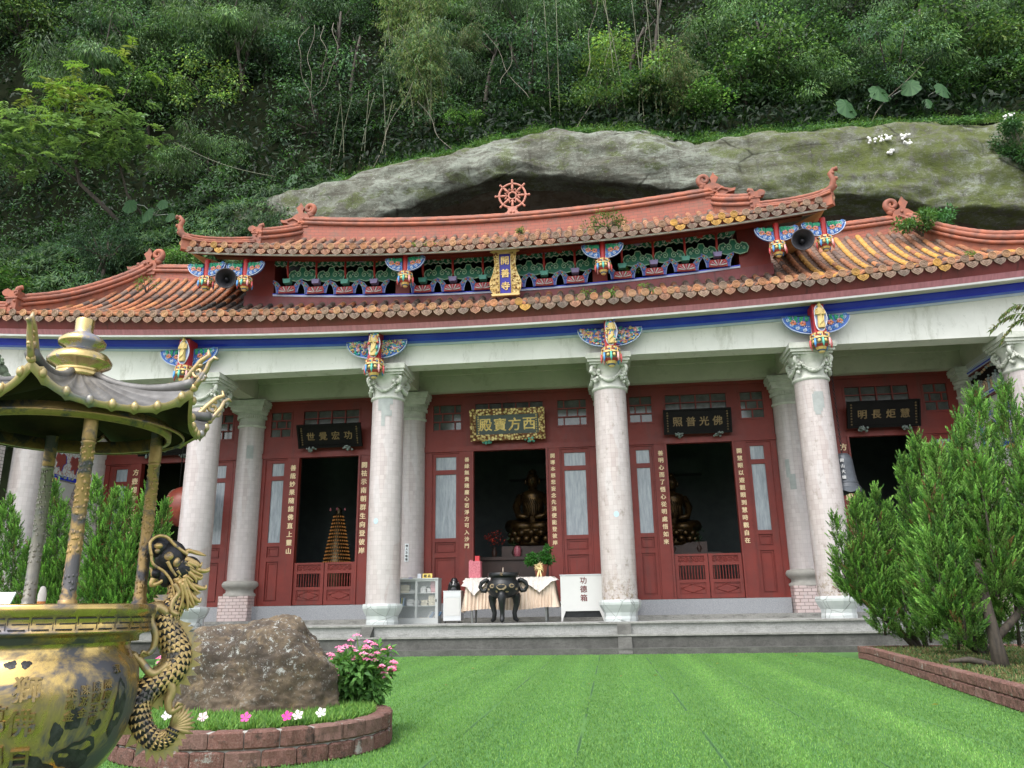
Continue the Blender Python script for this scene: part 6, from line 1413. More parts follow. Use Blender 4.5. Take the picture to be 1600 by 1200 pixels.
# bare stems, hanging vines, leaning canes
def vine(pts, r, label, name='hanging_vine', mat='deadwood'):
    b = MB(); b.tube(pts, [r*(1-.5*i/(len(pts)-1)) for i in range(len(pts))], 5); o = b.build(name, mat); tag(o, label, 'vine' if 'vine' in name else 'cane', 'bare vines and canes on the hillside' )
vr = random.Random(3)
for k in range(4):
    x0 = -10.4+.45*k; h = vr.uniform(3.5, 6.5); p1, p2 = vr.uniform(0, 6), vr.uniform(0, 6)
    pts = [(x0+.28*math.sin(s*4.2+p1)+.10*math.sin(s*13+p2)-.2*k*s*s, 9.9+.2*math.sin(s*7+p2), 28.6-h*s) for s in np.linspace(0, 1, 22)]; vine(pts, .015, 'pale twisted vine hanging in front of the bamboo')
for x0, z0, x1, z1 in ((2.0, 20.9, 4.4, 27.0), (-7.2, 20.2, -5.4, 25.5), (-3.2, 21.0, -5.0, 24.4), (15.0, 21.0, 18.6, 24.6), (.2, 23.6, -1.8, 28.0), (-1.0, 24.5, -.3, 27.8), (2.9, 24.5, 3.6, 29.5)):
    q_ = vr.uniform(-.5, .5); pts = [(x0+(x1-x0)*s+.12*math.sin(s*9+q_*9), 10.2+.6*s, z0+(z1-z0)*s-q_*math.sin(s*PI)) for s in np.linspace(0, 1, 12)]; vine(pts, .016, 'thin pale dead cane leaning against the forest', 'dead_cane')
for x0 in (-9.5, -9.2, -8.7, -8.1, -7.8, -7.0, -6.7, 1.2, 1.6, 4.3, 4.7, 5.2, 5.5, 6.1, 6.3):
    q_, w_ = vr.uniform(-.9, .9), vr.uniform(4.0, 7.0)+(3 if x0 > 0 else 0); vine([(x0+q_*s*s, 11.4+vr.uniform(0, .02), zt(x0)+.4+w_*s) for s in np.linspace(0, 1, 8)], .028, 'upright green bamboo cane in the shade behind the rock edge', 'bamboo_cane', 'culm')
# dark undergrowth that clothes the slope between the trees
n = 120000; X = -46+90*RNG.random(n); Yv = np.where(X < -9, 9.6, 12.3)+22*RNG.random(n)**1.3; Z = np.array([hillz(x, y) for x, y in zip(X, Yv)])
kp = np.ones(n, bool)
for g in gap: kp &= ~((np.abs(X/(Yv+21.4)*31-(g[0]-2.9)) < g[2]) & (np.abs((Z+1.5)/(Yv+21.4)*31-(g[1]-1)) < g[3]) & (RNG.random(n) < .85))
X, Yv, Z = X[kp], Yv[kp], Z[kp]; n = len(X); lump = np.array([mnoise.noise(Vector((x*.6, y*.6, 3))) for x, y in zip(X, Yv)]); P = np.stack([X, Yv-.6-.5*RNG.random(n)-.7*lump, Z+.5+.9*lump+.5*RNG.random(n)], 1)
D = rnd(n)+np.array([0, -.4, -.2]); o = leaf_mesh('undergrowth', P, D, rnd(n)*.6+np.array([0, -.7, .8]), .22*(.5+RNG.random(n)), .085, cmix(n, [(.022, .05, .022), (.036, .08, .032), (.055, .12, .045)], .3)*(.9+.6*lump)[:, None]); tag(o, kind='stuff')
b = MB(); b.tube([(-14.3+4.55*s, 6.2, 20.1-2.0*s-.25*math.sin(s*PI)) for s in np.linspace(0, 1, 12)], .014, 5); o = b.build('wire', 'culm'); tag(o, 'thin wire slanting down from the leaning tree to the rock', 'wire')
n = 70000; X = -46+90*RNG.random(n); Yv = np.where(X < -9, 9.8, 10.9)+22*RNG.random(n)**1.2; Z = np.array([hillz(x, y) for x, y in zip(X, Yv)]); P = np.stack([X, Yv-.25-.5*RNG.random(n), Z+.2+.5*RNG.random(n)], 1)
o = leaf_mesh('shaded_undergrowth', P, rnd(n)+np.array([0, -.3, -.5]), rnd(n)+np.array([0, -.7, .5]), .40*(.5+RNG.random(n)), .13, cmix(n, [(.008, .020, .009), (.012, .028, .013), (.018, .036, .014)], .4)); tag(o, kind='stuff')  # near-black leaf colours paint the shade into the forest hollows
for k in range(16):
    g = gap[k % 10]; x = (g[0]-2.9)*1.35+random.uniform(-g[2], g[2])*1.1; y = 13.5+random.uniform(0, 3); z = hillz(x, y)-.6; t = thing('bare_trunk', (x, y, z), 'dark bare trunk standing in a shaded hollow of the forest', 'tree', 'bare trunks in the shade'); b = MB()
    ln = random.uniform(4, 7); dx = random.uniform(-1.2, 1.2); b.tube([(x+dx*s_*s_, y-.6*s_, z+ln*s_) for s_ in np.linspace(0, 1, 7)], [.14*(1-.6*s_) for s_ in np.linspace(0, 1, 7)], 7)
    for q in range(3): s_ = random.uniform(.4, .9); b.tube([(x+dx*s_*s_, y-.6*s_, z+ln*s_), (x+dx*s_*s_+random.uniform(-1, 1), y-.8*s_-.3, z+ln*s_+random.uniform(.3, 1.2))], [.05, .015], 5)
    b.build('trunk', 'bark', t)
# white blooms on the rock
for k, (x, z, s) in enumerate(((14.0, 18.45, .26), (14.4, 18.55, .2), (15.1, 18.5, .22), (15.15, 18.2, .14), (14.5, 17.9, .12), (19.0, 19.0, .2))):
    b = MB(); b.col((.75, .75, .72))
    for q in range(14): b.ball((x+random.uniform(-s, s), 7.55-random.uniform(0, .1), z+random.uniform(-s*.6, s*.6)), random.uniform(.03, .07), 6, 4)
    o = b.build('white_fungus', 'matte'); tag(o, 'small white bloom growing on the mossy rock face', 'fungus', 'white blooms on the rock')
# plants rooted on the roofs and the rock
def shrub(name, c, r, n, L, cols, label, cat='plant', grp=None, flat=.7, W=.5, ncl=14):
    t = thing(name, (c[0], c[1], c[2]-r[2]), label, cat, grp); P, D, N, k, cc = cluster_crown(n, c, r, ncl, min(r)*.55, flat, 0, .4)
    leaf_mesh('foliage', P, D, N, L*(.6+.7*RNG.random(n)), L*W, cmix(n, cols, .3), parent=t)
    b = MB()
    for q in cc[:12]: b.tube([(c[0]+random.uniform(-.05, .05), c[1], c[2]-r[2]*1.1), ((c[0]+q[0])/2, (c[1]+q[1])/2, c[2]-.3*r[2]), tuple(q)], [.016, .012, .006], 4)
    b.build('stems', 'bark', t); return t
shrub('roof_shrub', (12.75, 1.9, 12.15), (.55, .4, .42), 900, .11, [(.10, .20, .06), (.07, .15, .05)], 'leafy shrub growing on the right lower roof below the ridge beast', W=.55)
shrub('roof_shrub', (13.75, 2.6, 12.55), (.7, .4, .42), 1000, .11, [(.06, .16, .06), (.08, .19, .07)], 'leafy shrub growing behind the right hip ridge', W=.55)
shrub('roof_weed', (3.4, .25, 12.0), (.75, .3, .32), 900, .09, [(.12, .18, .05), (.08, .14, .04)], 'weedy clump growing in the upper roof tiles right of the middle', 'weed', W=.35)
shrub('cliff_shrub', (19.2, 7.2, 17.6), (1.3, .6, 1.2), 2600, .15, [(.04, .10, .04), (.06, .13, .05)], 'dark bush growing on the rock face at the right edge', 'bush')
for x, y, z, s, lb in ((2.6, -1.15, 9.2, .24, 'grass tuft left of the two on the lower eave right of the middle'), (3.3, -1.15, 9.25, .28, 'largest grass tuft on the lower eave tiles'), (4.3, -1.1, 9.3, .22, 'grass tuft right of the largest on the lower eave'), (-2.2, -.1, 11.5, .2, 'small yellowish tuft on the upper eave left of the middle'), (-1.9, -.1, 11.55, .16, 'tiny tuft on the upper eave just left of the name board'), (.7, .9, 12.3, .12, 'tiny tuft on the upper roof below the wheel'), (-11.6, 1.3, 11.5, .35, 'light green weed on the left lower roof below the ridge beast'), (13.0, -.2, 10.0, .2, 'small weed in the yellow tiles of the right lower roof'), (3.9, .85, 10.7, .25, 'leafy sprig growing in the frieze right of the middle')):
    shrub('roof_weed', (x, y, z), (s*1.2, s*.6, s*.8), 150, .09, [(.14, .24, .05), (.10, .19, .04)], lb, 'weed', W=.3, ncl=6)
# fern hanging into the frame at the right
t = thing('hanging_fern', (12.6, -3.0, 7.3), 'brownish green fern frond hanging at the right edge of the picture', 'fern'); P = []; D = []; C_ = []
b = MB()
for (xa, za, xb, zb_) in ((12.9, 7.25, 11.85, 7.05), (12.8, 7.2, 12.0, 6.75), (12.9, 7.4, 12.1, 7.35)):
    pts = [(xa+(xb-xa)*s, -3.0, za+(zb_-za)*s+.22*math.sin(s*PI)) for s in np.linspace(0, 1, 16)]; b.tube(pts, .008, 4)
    for i, p in enumerate(pts):
        for sg in (-1, 1):
            for q in range(3): P.append(p); D.append(((xb-xa)*.4+random.gauss(0, .1), sg*.5, -.5-.15*q*sg+random.gauss(0, .2))); C_.append(random.choice([(.14, .20, .06), (.20, .19, .08), (.10, .16, .05)]))
n = len(P); leaf_mesh('frond', np.array(P), np.array(D), rnd(n)*.3+np.array([0, -1, .2]), .20*(.6+.5*RNG.random(n)), .035, np.array(C_), parent=t); b.build('stalks', 'culm', t)
# ================================================================ the big brass burner at the left
AX, AY, A0 = .84, -18.57, R_(-53.95)
def brass(name, base_, rough, patina=.5, scale=5, dark=(.085, .08, .095), metal=.92):
    m = NT(name); a = m.noise(scale, 6, .65, dist=.5); b_ = m.noise(scale*5, 4, .7)
    f = m.ramp(a, .50-.10*(patina-.5), .60-.10*(patina-.5)); c = m.mix(m.ramp(b_, .35, .7, 0, .5), base_, tuple(x*.55 for x in base_)); c = m.mix(f, c, dark)
    m.base(c); m.set(m.ramp(f, 0, 1, rough, .48), m.ramp(f, 0, 1, metal, .45)); m.bump(b_, .12, .006); return m.m
MAT['brass'] = brass('polished_brass', (.62, .43, .155), .21, .40, 3.2, (.10, .095, .11), .9); MAT['brassold'] = brass('worn_brass', (.38, .25, .10), .40, .65, 9, (.085, .08, .085), .6)
MAT['patina'] = simple('black_patina', (.030, .030, .036), .42, .5, var=.5, sc_=14, bump=.3, bsc=60)
MAT['charbrass'] = brass('cast_letter_brass', (.34, .24, .105), .36, .50, 18, (.11, .10, .10), .85)
MAT['scalebrass'] = brass('rubbed_brass', (.58, .40, .17), .38, .15, 12, (.1, .09, .09), .55)
MAT['silver'] = simple('weathered_grey_metal', (.165, .16, .155), .5, .4, c2=(.08, .075, .07), sc_=9, bump=.12, bsc=30)
MAT['greypost'] = brass('grey_relief_post', (.30, .28, .24), .5, .35, 7, (.20, .20, .19)); MAT['soot'] = simple('sooty_underside', (.016, .013, .010), .75, .1, c2=(.04, .03, .014), sc_=5, spec=.08)
Q = thing('temple_burner', (AX, AY, 0), 'huge polished brass burner with a hexagonal roof and dragon handle at the left', 'incense burner')
def pol(r, th, z): a = A0+th; return (AX+r*math.cos(a), AY+r*math.sin(a), z)
b = MB(); b.at((AX, AY, 0))
prof = [(.03, .40), (.12, .405), (.19, .44), (.26, .51), (.305, .59), (.333, .68), (.342, .76), (.335, .83), (.31, .87), (.296, .90), (.30, .925), (.335, .945)]
b.lathe(prof, 72, cap=False); b.build('bowl', 'brass', Q)
b = MB(); b.at((AX, AY, 0)); b.lathe([(.335, .945), (.362, .952), (.366, .958), (.36, .962), (.36, 1.012), (.372, 1.018), (.375, 1.045), (.365, 1.05), (.335, 1.05), (.325, 1.04), (.325, .92), (.01, .91)], 72, cap=False); rim = b.build('rim', 'brass', Q)
b = MB()
def rimbox(a0, a1, z0, z1):
    n = max(1, int(abs(a1-a0)/.05)); vs = []
    for i in range(n+1):
        t = a0+(a1-a0)*i/n
        for z in (z0, z1): vs.append(pol(.3618, t, z))
    b.mesh(vs, [(2*i, 2*i+2, 2*i+3, 2*i+1) for i in range(n)], True)
k = 0; a = -2.0
while a < 2.2:
    for zz in (.967, .985, 1.003): rimbox(a+.01+(.03 if zz == .985 else 0), a+.17-(.02 if zz == .967 else 0), zz-.0022, zz+.0022)
    rimbox(a+.175, a+.181, .966, .99); rimbox(a+.002, a+.008, .982, 1.005); a += .19
b.build('meander_band', 'patina', rim)
b = MB(); b.at((AX, AY, 0)); b.lathe([(.01, .955), (.325, .95)], 40, cap=False); b.build('ash_bed', simple('incense_ash', (.35, .33, .30), .95, 0, var=.3, sc_=20, bump=.5), Q)
# raised characters
def bowlr(z): return float(np.interp(z, [p[1] for p in prof], [p[0] for p in prof]))
def bchar(ch, th, z, s, mat='brass', e=.005):
    mat = 'charbrass'
    r = bowlr(z)+.001; dz = .01; sl = math.atan2(bowlr(z+dz)-bowlr(z-dz), 2*dz); p = pol(r, th, z)
    text_mesh('raised_character', ch, s, mat, Q, Matrix.Translation(p) @ Matrix.Rotation(A0+th+PI/2, 4, 'Z') @ Matrix.Rotation(PI/2+sl, 4, 'X'), e, s*.02)
bchar('獅', R_(-3.5), .785, .085, 'brass', .007); bchar('佛', R_(-4.5), .683, .088, 'brass', .007); bchar('日', R_(-3), .575, .075, 'brass', .009)
bchar('萬', R_(-18), .70, .085, 'brass', .007); bchar('山', R_(-18), .595, .08, 'brass', .007)
for th, txt, z0 in ((19, '宋高金', .765), (26, '陳游金', .772), (33, '陳劉玉蘭', .780), (40, '陳廖文', .785), (46, '眾', .83)):
    for i, ch in enumerate(txt): bchar(ch, R_(th), z0-.036*i, .033, 'brass', .004)
# tarnish blotches standing on the surface
b = MB()
for th, z, rx, rz in ((2, .52, .085, .06), (30, .565, .075, .05), (22, .68, .024, .035), (14, .64, .02, .035), (37, .655, .018, .018), (-14, .86, .02, .012), (-6, .86, .016, .012), (52, .70, .03, .09)):
    n = 26; vs = []
    for k in range(n):
        a = 2*PI*k/n; q = 1+.16*math.sin(3*a+th)+.08*math.sin(7*a); zz = z+rz*q*math.sin(a); vs.append(pol(bowlr(zz)+.0016, R_(th)+rx*q*math.cos(a)/.34, zz))
    zc = z; vs.append(pol(bowlr(z)+.0022, R_(th), z)); b.mesh(vs, [(k, (k+1) % n, n) for k in range(n)], True)
b.build('tarnish_patch', simple('tarnish', (.05, .05, .055), .5, .3, var=.6, sc_=30, bump=.3, bsc=80), Q)
# lion-head feet
for th in (28, 148, 268):
    b = MB(); t_ = R_(th); c = Vector(pol(.235, t_, .455)); b.ball(tuple(c), (.075, .075, .065), 18, 12); up_ = Vector((math.cos(A0+t_), math.sin(A0+t_), 0)); sd2 = Vector((-up_.y, up_.x, 0))
    for q in (-1, 1): b.ball(tuple(c+up_*.055+sd2*q*.035+Vector((0, 0, .012))), .024, 10, 7); b.tube([tuple(c+up_*.04+sd2*q*.06+Vector((0, 0, .03))), tuple(c+up_*.07+sd2*q*.05+Vector((0, 0, -.0))), tuple(c+up_*.08+sd2*q*.02+Vector((0, 0, -.035)))], .012, 6)
    for q in range(7): u = -1+q/3; b.tube([tuple(c+up_*.05+sd2*u*.05+Vector((0, 0, -.02))), tuple(c+up_*.085+sd2*u*.07+Vector((0, 0, -.05)))], [.012, .004], 5)
    b.tube([tuple(c+up_*.0+Vector((0, 0, -.04))), pol(.27, t_, .30), pol(.26, t_, .16), pol(.30, t_, .05), pol(.33, t_, .02)], [.07, .05, .04, .045, .05], 12); b.build('lion_foot', 'brassold', Q)
b = MB(); b.at((AX, AY, 0)); b.lathe([(.42, 0.001), (.42, .04), (.40, .05)], 6, a0=A0); b.build('plinth', 'granite', Q)
# posts
for th, mt in ((11, 'brassold'), (101, 'brassold'), (191, 'greypost'), (281, 'greypost')):
    p0 = pol(.325, R_(th), 1.04); b = MB(); x, y = p0[0], p0[1]
    b.lathe([(.030, 1.045), (.030, 1.06), (.024, 1.065), (.027, 1.075), (.023, 1.085), (.022, 1.60), (.026, 1.605), (.022, 1.612)], 18, cx=x, cy=y)
    for k in range(260):
        z = 1.09+.5*((k+random.random())/260); a = k*.55+z*9+random.gauss(0, .35)
        if (1.16 < z < 1.22) or (1.30 < z < 1.33): continue
        b.ball((x+.0205*math.cos(a), y+.0205*math.sin(a), z), (.005, .005, random.uniform(.005, .011)), 6, 4)
    pst = b.build('post', mt, Q); b = MB(); b.lathe([(.022, 1.612), (.024, 1.62), (.024, 1.74)], 16, cx=x, cy=y); b.build('sleeve', 'brassold', pst)
# canopy
CR = [R_(-15+60*k) for k in range(6)]
def cpt(side, s, t, rib=0.):
    """side, s 0..1 along the edge, t 0 apex .. 1 edge"""
    a0, a1 = CR[side], CR[side]+PI/3; c0 = (math.cos(a0), math.sin(a0)); c1 = (math.cos(a1), math.sin(a1))
    ex, ey = c0[0]+(c1[0]-c0[0])*s, c0[1]+(c1[1]-c0[1])*s; e = (2*s-1)**2; R = .07+(.535-.07)*t*(1+.05*(e-.5)*t)
    z = 1.945-.205*t**.75-.0*e+.105*(e**1.6)*t**2.2-.01; q = A0
    x, y = R*ex, R*ey; ca, sa = math.cos(q), math.sin(q); return (AX+x*ca-y*sa, AY+x*sa+y*ca, z+rib)
b = MB(); g = MB(); NS, NTT = 42, 18
for side in range(6):
    vs = []
    for j in range(NTT+1):
        for i in range(NS+1):
            s = i/NS; ph = (s*7) % 1; w_ = max(0, 1-((ph-.5)/.17)**2)**.5 if abs(ph-.5) < .17 else 0; vs.append(cpt(side, s, j/NTT, .019*w_*min(1, j/4)))
    b.mesh(vs, [(j*(NS+1)+i, (j+1)*(NS+1)+i, (j+1)*(NS+1)+i+1, j*(NS+1)+i+1) for j in range(NTT) for i in range(NS)], True)
can = b.build('canopy', 'silver', Q)
b = MB()
for side in range(6):
    vs = []
    for j in range(9):
        for i in range(NS+1): p = cpt(side, i/NS, j/8*.995); vs.append((p[0], p[1], p[2]-.020))
    b.mesh(vs, [(j*(NS+1)+i, j*(NS+1)+i+1, (j+1)*(NS+1)+i+1, (j+1)*(NS+1)+i) for j in range(8) for i in range(NS)], True)
b.build('canopy_underside', 'soot', can)
b = MB()
for side in range(6):
    vs = []
    for i in range(NS+1):
        s = i/NS; ph = (s*7) % 1; sc2 = .012*abs(math.cos(ph*PI)); e = abs(2*s-1)**3; p = cpt(side, s, 1.0, 0); q = cpt(side, s, .965, 0)
        rr = max(0, 1-((ph-.5)/.17)**2)**.5 if abs(ph-.5) < .17 else 0
        vs += [(p[0], p[1], p[2]+.019*rr), (p[0], p[1], p[2]-.024-.018*e-.010*rr), (q[0], q[1], q[2]-.024-.018*e)]
    b.mesh(vs, [(3*i, 3*i+1, 3*i+4, 3*i+3) for i in range(NS)]+[(3*i+1, 3*i+2, 3*i+5, 3*i+4) for i in range(NS)], True)
    for k in range(7):
        s = (k+.5)/7; p = cpt(side, s, 1.004); q = cpt(side, s, .97); b.ball((p[0], p[1], p[2]-.004), (.013, .013, .018), 10, 7)
MAT['edgebrass'] = brass('pale_brass_edge', (.50, .36, .17), .42, .30, 8, (.24, .22, .21), .5); b.build('eave_edge', brass('eave_metal', (.46, .36, .17), .42, .45, 5, (.24, .235, .23), .55), can)
b = MB()
for k in range(6):   # hips
    pts = [cpt(k, 0, t, .012) for t in np.linspace(.05, 1.0, 14)]; b.tube(pts, [.014+.010*i/13 for i in range(14)], 8)
b.build('canopy_hip', 'silver', can)
b = MB(); b.at((AX, AY, 0)); b.lathe([(.35, 1.685), (.365, 1.685), (.365, 1.735), (.35, 1.735), (.35, 1.685)], 60, cap=False); b.lathe([(.41, 1.69), (.415, 1.69), (.415, 1.70), (.41, 1.70)], 60, cap=False); b.build('ring_beam', 'brassold', Q)
b = MB(); b.at((AX, AY, -.045)); b.lathe([(.08, 1.955), (.095, 1.97), (.085, 1.985), (.08, 2.0), (.115, 2.02), (.118, 2.035), (.10, 2.06), (.06, 2.075), (.055, 2.085), (.085, 2.10), (.088, 2.115), (.07, 2.135), (.038, 2.15), (.034, 2.16), (.036, 2.205), (.034, 2.21)], 40); b.build('gourd_finial', brass('gourd_brass', (.62, .47, .20), .22, .34, 7, (.22, .22, .26)), can)
for k in range(6):   # openwork scrolls at the corners
    a = A0+CR[k]; o_ = Vector(cpt(k, 0, 1.0, .0)); dr = Vector((math.cos(a), math.sin(a), 0))
    def L(u, v): p = o_+dr*u*.8+Vector((0, 0, v*.85)); return (p.x, p.y, p.z)
    b = MB(); b.tube([L(-.13, .0), L(-.10, -.005), L(-.07, .01), L(-.02, .07), L(.03, .12), L(.07, .14), L(.06, .165)], [.010, .012, .011, .010, .010, .009, .004], 7)
    b.tube([L(.0, -.01), L(.03, .03), L(.06, .07), L(.075, .11), L(.10, .125), L(.12, .115)], [.012, .011, .010, .009, .008, .004], 7)
    for cx_, cz_, r_, a_, sg in ((.015, .065, .035, 1, 1), (-.045, .03, .022, 2, -1), (.045, .035, .015, 0, 1)): b.tube([L(p[0], p[2]) for p in spiral(cx_, cz_, r_, .006, a_, 1.3, 16, 0, sg)], .007, 6)
    b.tube([L(-.13, .0), L(-.145, .012), L(-.13, .022)], .009, 6); b.ball(L(.0, -.005), .016, 8, 6); b.build('corner_scroll', 'edgebrass', can)
# dragon handle (lateral offset, height) in the plane facing the right of the bowl
LR = Vector((math.cos(A0+PI/2), math.sin(A0+PI/2), 0)); LF = Vector((math.cos(A0), math.sin(A0), 0)); OC = Vector((AX, AY, 0))
def dp(px, py, out=0.): xe = px+.136*(py-948); return OC+LR*((xe-72)*.00218)+Vector((0, 0, 1.045-(py-948)*.00245))+LF*out
def cat(P_, k=6):
    Q_ = []
    for i in range(len(P_)-1):
        p0, p1, p2, p3 = P_[max(i-1, 0)], P_[i], P_[i+1], P_[min(i+2, len(P_)-1)]
        for j in range(k): t = j/k; Q_.append(.5*((2*p1)+(-p0+p2)*t+(2*p0-5*p1+4*p2-p3)*t*t+(-p0+3*p1-3*p2+p3)*t**3))
    Q_.append(P_[-1]); return Q_
def dragon(side, parent):
    sgn = 1
    path = [(281, 915), (283, 935), (268, 955), (259, 975), (268, 1000), (276, 1022), (268, 1045), (245, 1062), (222, 1078), (212, 1100), (217, 1128), (236, 1147), (256, 1146), (268, 1132)]
    pts = cat([dp(x, y) for x, y in path]); n = len(pts); rad = [float(np.interp(i/(n-1), [0, .12, .35, .5, .65, .85, 1], [.038, .042, .054, .055, .044, .036, .024])) for i in range(n)]
    X_ = (lambda p: p) if side == 0 else (lambda p: OC*2-p+Vector((0, 0, 2*p.z)))
    fl = 1 if side == 0 else -1; lf = LF*fl if side == 0 else LF
    b = MB(); b.tube([tuple(X_(p)) for p in pts], rad, 14); body = b.build('dragon_handle', 'patina', parent)
    sc1 = MB(); fin = MB()
    for i in range(0, n-1):
        p = pts[i]; t = (pts[min(i+1, n-1)]-pts[max(i-1, 0)]).normalized(); nr = t.cross(LF).normalized(); m_ = 9
        for sub in (range(1) if i % 2 == 0 else range(0)):
            pp = p+(pts[i+1]-p)*(sub*.5); r = rad[i]
            for k in range(-m_//2, m_//2+1):
                a = (k+.5*((i//2) % 2))*.36; d_ = LF*math.cos(a)+nr*math.sin(a)
                if a < -1.75: continue
                c = pp+d_*(r*.97); sc1.M = Matrix.Identity(4)
                q = X_(c); u_ = t; v_ = t.cross(d_)
                w1 = r*.225; pr = [q, q+(v_*w1-u_*w1*.3)*(1 if side == 0 else 1), q-u_*w1*1.3*(-1)+d_*.006, q+(-v_*w1-u_*w1*.3), q+d_*.0045]
                sc1.mesh([tuple(pr[0]-u_*w1*.8), tuple(pr[1]), tuple(pr[2]), tuple(pr[3]), tuple(pr[4])], [(0, 1, 4), (1, 2, 4), (2, 3, 4), (3, 0, 4)], False)
        # back fin, outside of the curve
        sg = 1 if i < n*.55 else -1
        if i % 2 == 0 and i > 3:
            o1 = nr*1; base_ = p-nr*rad[i]*.9 if True else p
            dirn = (nr if (p-dp(240, 1020)).dot(nr) > 0 else -nr)
            if i > n*.60: dirn = (p-dp(242, 1112)).normalized()
            a_ = p+dirn*rad[i]*.8; tip = p+dirn*(rad[i]+.040)+t*.018; c_ = a_+t*.034; th_ = LF*.012
            for off in (th_, -th_): pass
            vs = [X_(a_-t*.012+th_), X_(c_+th_*.6), X_(tip), X_(a_-t*.012-th_), X_(c_-th_*.6)]
            fin.mesh([tuple(v) for v in vs], [(0, 1, 2), (3, 2, 4), (0, 2, 3), (1, 4, 2), (0, 3, 4, 1)])
    sc1.build('scales', 'scalebrass', body); fin.build('back_fin', 'edgebrass', body)
    # tail fan
    b = MB(); o_ = dp(268, 1130)
    for k in range(9): a = R_(-20+k*14); e = o_+LR*(.075*math.cos(a))+Vector((0, 0, .085*math.sin(a))); b.tube([tuple(X_(o_-LR*.01)), tuple(X_(o_.lerp(e, .6)+LF*.01)), tuple(X_(e))], [.012, .011, .002], 6)
    b.build('tail_fan', 'edgebrass', body)
    # legs and claws
    b = MB()
    for P_ in ([(262, 960), (243, 950), (232, 968), (240, 990), (236, 1012), (226, 1020)], [(258, 1058), (264, 1075), (258, 1092), (262, 1106), (280, 1098)], [(262, 1035), (235, 1050), (215, 1030), (203, 1018)]):
        q = cat([dp(x, y, .03) for x, y in P_], 4); b.tube([tuple(X_(v)) for v in q], [.020-.010*i/len(q) for i in range(len(q))], 8)
        for k in (-1, 0, 1): e = q[-1]; b.tube([tuple(X_(e)), tuple(X_(e+LR*(-.018)+LF*.012*k+Vector((0, 0, .010*k)))), tuple(X_(e+LR*(-.028)+LF*.014*k+Vector((0, 0, -.018+.01*k))))], [.009, .007, .002], 5)
    b.build('leg', 'edgebrass', body)
    # block that ties the handle to the rim
    b = MB(); q = cat([dp(200, 968), dp(215, 966), dp(232, 960), dp(250, 955), dp(262, 962)], 4); b.tube([tuple(X_(v)) for v in q], [.045, .05, .045, .04, .03][:1]*0+[.046-.012*i/len(q) for i in range(len(q))], 10); b.build('bracket', 'brassold', body)
    # head
    H = MB(); G = MB()
    def hb(px, py, out, r): H.ball(tuple(X_(dp(px, py, out))), r, 14, 9)
    def gb(px, py, out, r): G.ball(tuple(X_(dp(px, py, out))), r, 12, 8)
    def gt(P_, r0, r1, out=.035): q = cat([dp(x, y, out if len(z) == 0 else z[0]) for x, y, *z in P_], 5); G.tube([tuple(X_(v)) for v in q], [r0+(r1-r0)*i/(len(q)-1) for i in range(len(q))], 8)
    hb(270, 872, 0, (.062, .058, .066)); hb(252, 858, 0, (.044, .048, .042)); hb(284, 892, 0, (.062, .052, .062)); hb(300, 888, 0, (.05, .04, .045)); hb(296, 912, 0, (.045, .04, .05)); hb(262, 900, .0, (.030, .035, .05)); hb(286, 915, 0, (.04, .042, .04)); hb(248, 898, 0, (.022, .03, .022))
    gb(248, 856, .042, (.017, .015, .012)); gb(246, 864, .044, (.010, .01, .010)); gb(264, 872, .052, (.020, .012, .017)); gb(277, 881, .048, (.016, .014, .020)); gb(262, 868, .040, .012)
    gt([(236, 872), (234, 852), (246, 841), (262, 842), (276, 855), (292, 866), (297, 868)], .006, .007, .046); gt([(292, 868), (300, 862), (314, 866), (328, 869)], .013, .003, .02); gt([(292, 868), (302, 862), (318, 862), (334, 868)], .011, .003, -.03)
    gt([(236, 868), (238, 884), (256, 896), (268, 912), (272, 934)], .006, .005, .045); gt([(262, 880), (268, 892), (276, 903)], .008, .004, .050)
    gt([(240, 906), (236, 916), (250, 912), (262, 902)], .012, .006, .02); gt([(240, 902), (236, 888)], .01, .005, .0)
    for k, (x0, y0, x1, y1, x2, y2) in enumerate(((288, 880, 304, 884, 334, 888), (288, 888, 306, 894, 322, 900), (286, 896, 300, 908, 328, 916), (284, 902, 296, 920, 318, 936), (282, 908, 292, 926, 306, 944), (292, 876, 310, 876, 322, 880), (278, 905, 284, 925, 290, 945))):
        for out in (.03, -.02): gt([(x0, y0), (x1, y1+6), (x2-4, y2+6), (x2, y2)], .017, .002, out); gt([(x0+4, y0+5), (x1+2, y1+11), (x2-12, y2+13)], .013, .002, out+.01)
    for k in range(26): a = random.uniform(0, 2*PI); gt([(288+10*math.cos(a), 893+13*math.sin(a)), (297+13*math.cos(a), 900+14*math.sin(a))], .007, .002, .03+.02*random.random())
    H.build('head', 'patina', body); G.build('head_relief', 'scalebrass', body)
    gt2 = MB(); q = cat([dp(x, y, .05) for x, y in ((272, 915), (279, 928), (270, 940), (266, 956), (276, 962))], 5); gt2.tube([tuple(X_(v)) for v in q], [.009]*len(q), 7); gt2.build('whisker', 'edgebrass', body)
dragon(0, Q); 
b = MB(); p = pol(.05, R_(200), 1.0); b.col((.55, .20, .05)); b.lathe([(.014, .95), (.014, 1.065)], 12, cx=p[0], cy=p[1]); b.col((.60, .57, .52)); b.lathe([(.014, 1.065), (.0145, 1.09), (.009, 1.115), (.003, 1.12)], 12, cx=p[0], cy=p[1]); tag(b.build('joss_stick', 'matte'), 'short thick orange joss stick with a white ash tip standing in the brass burner', 'incense')

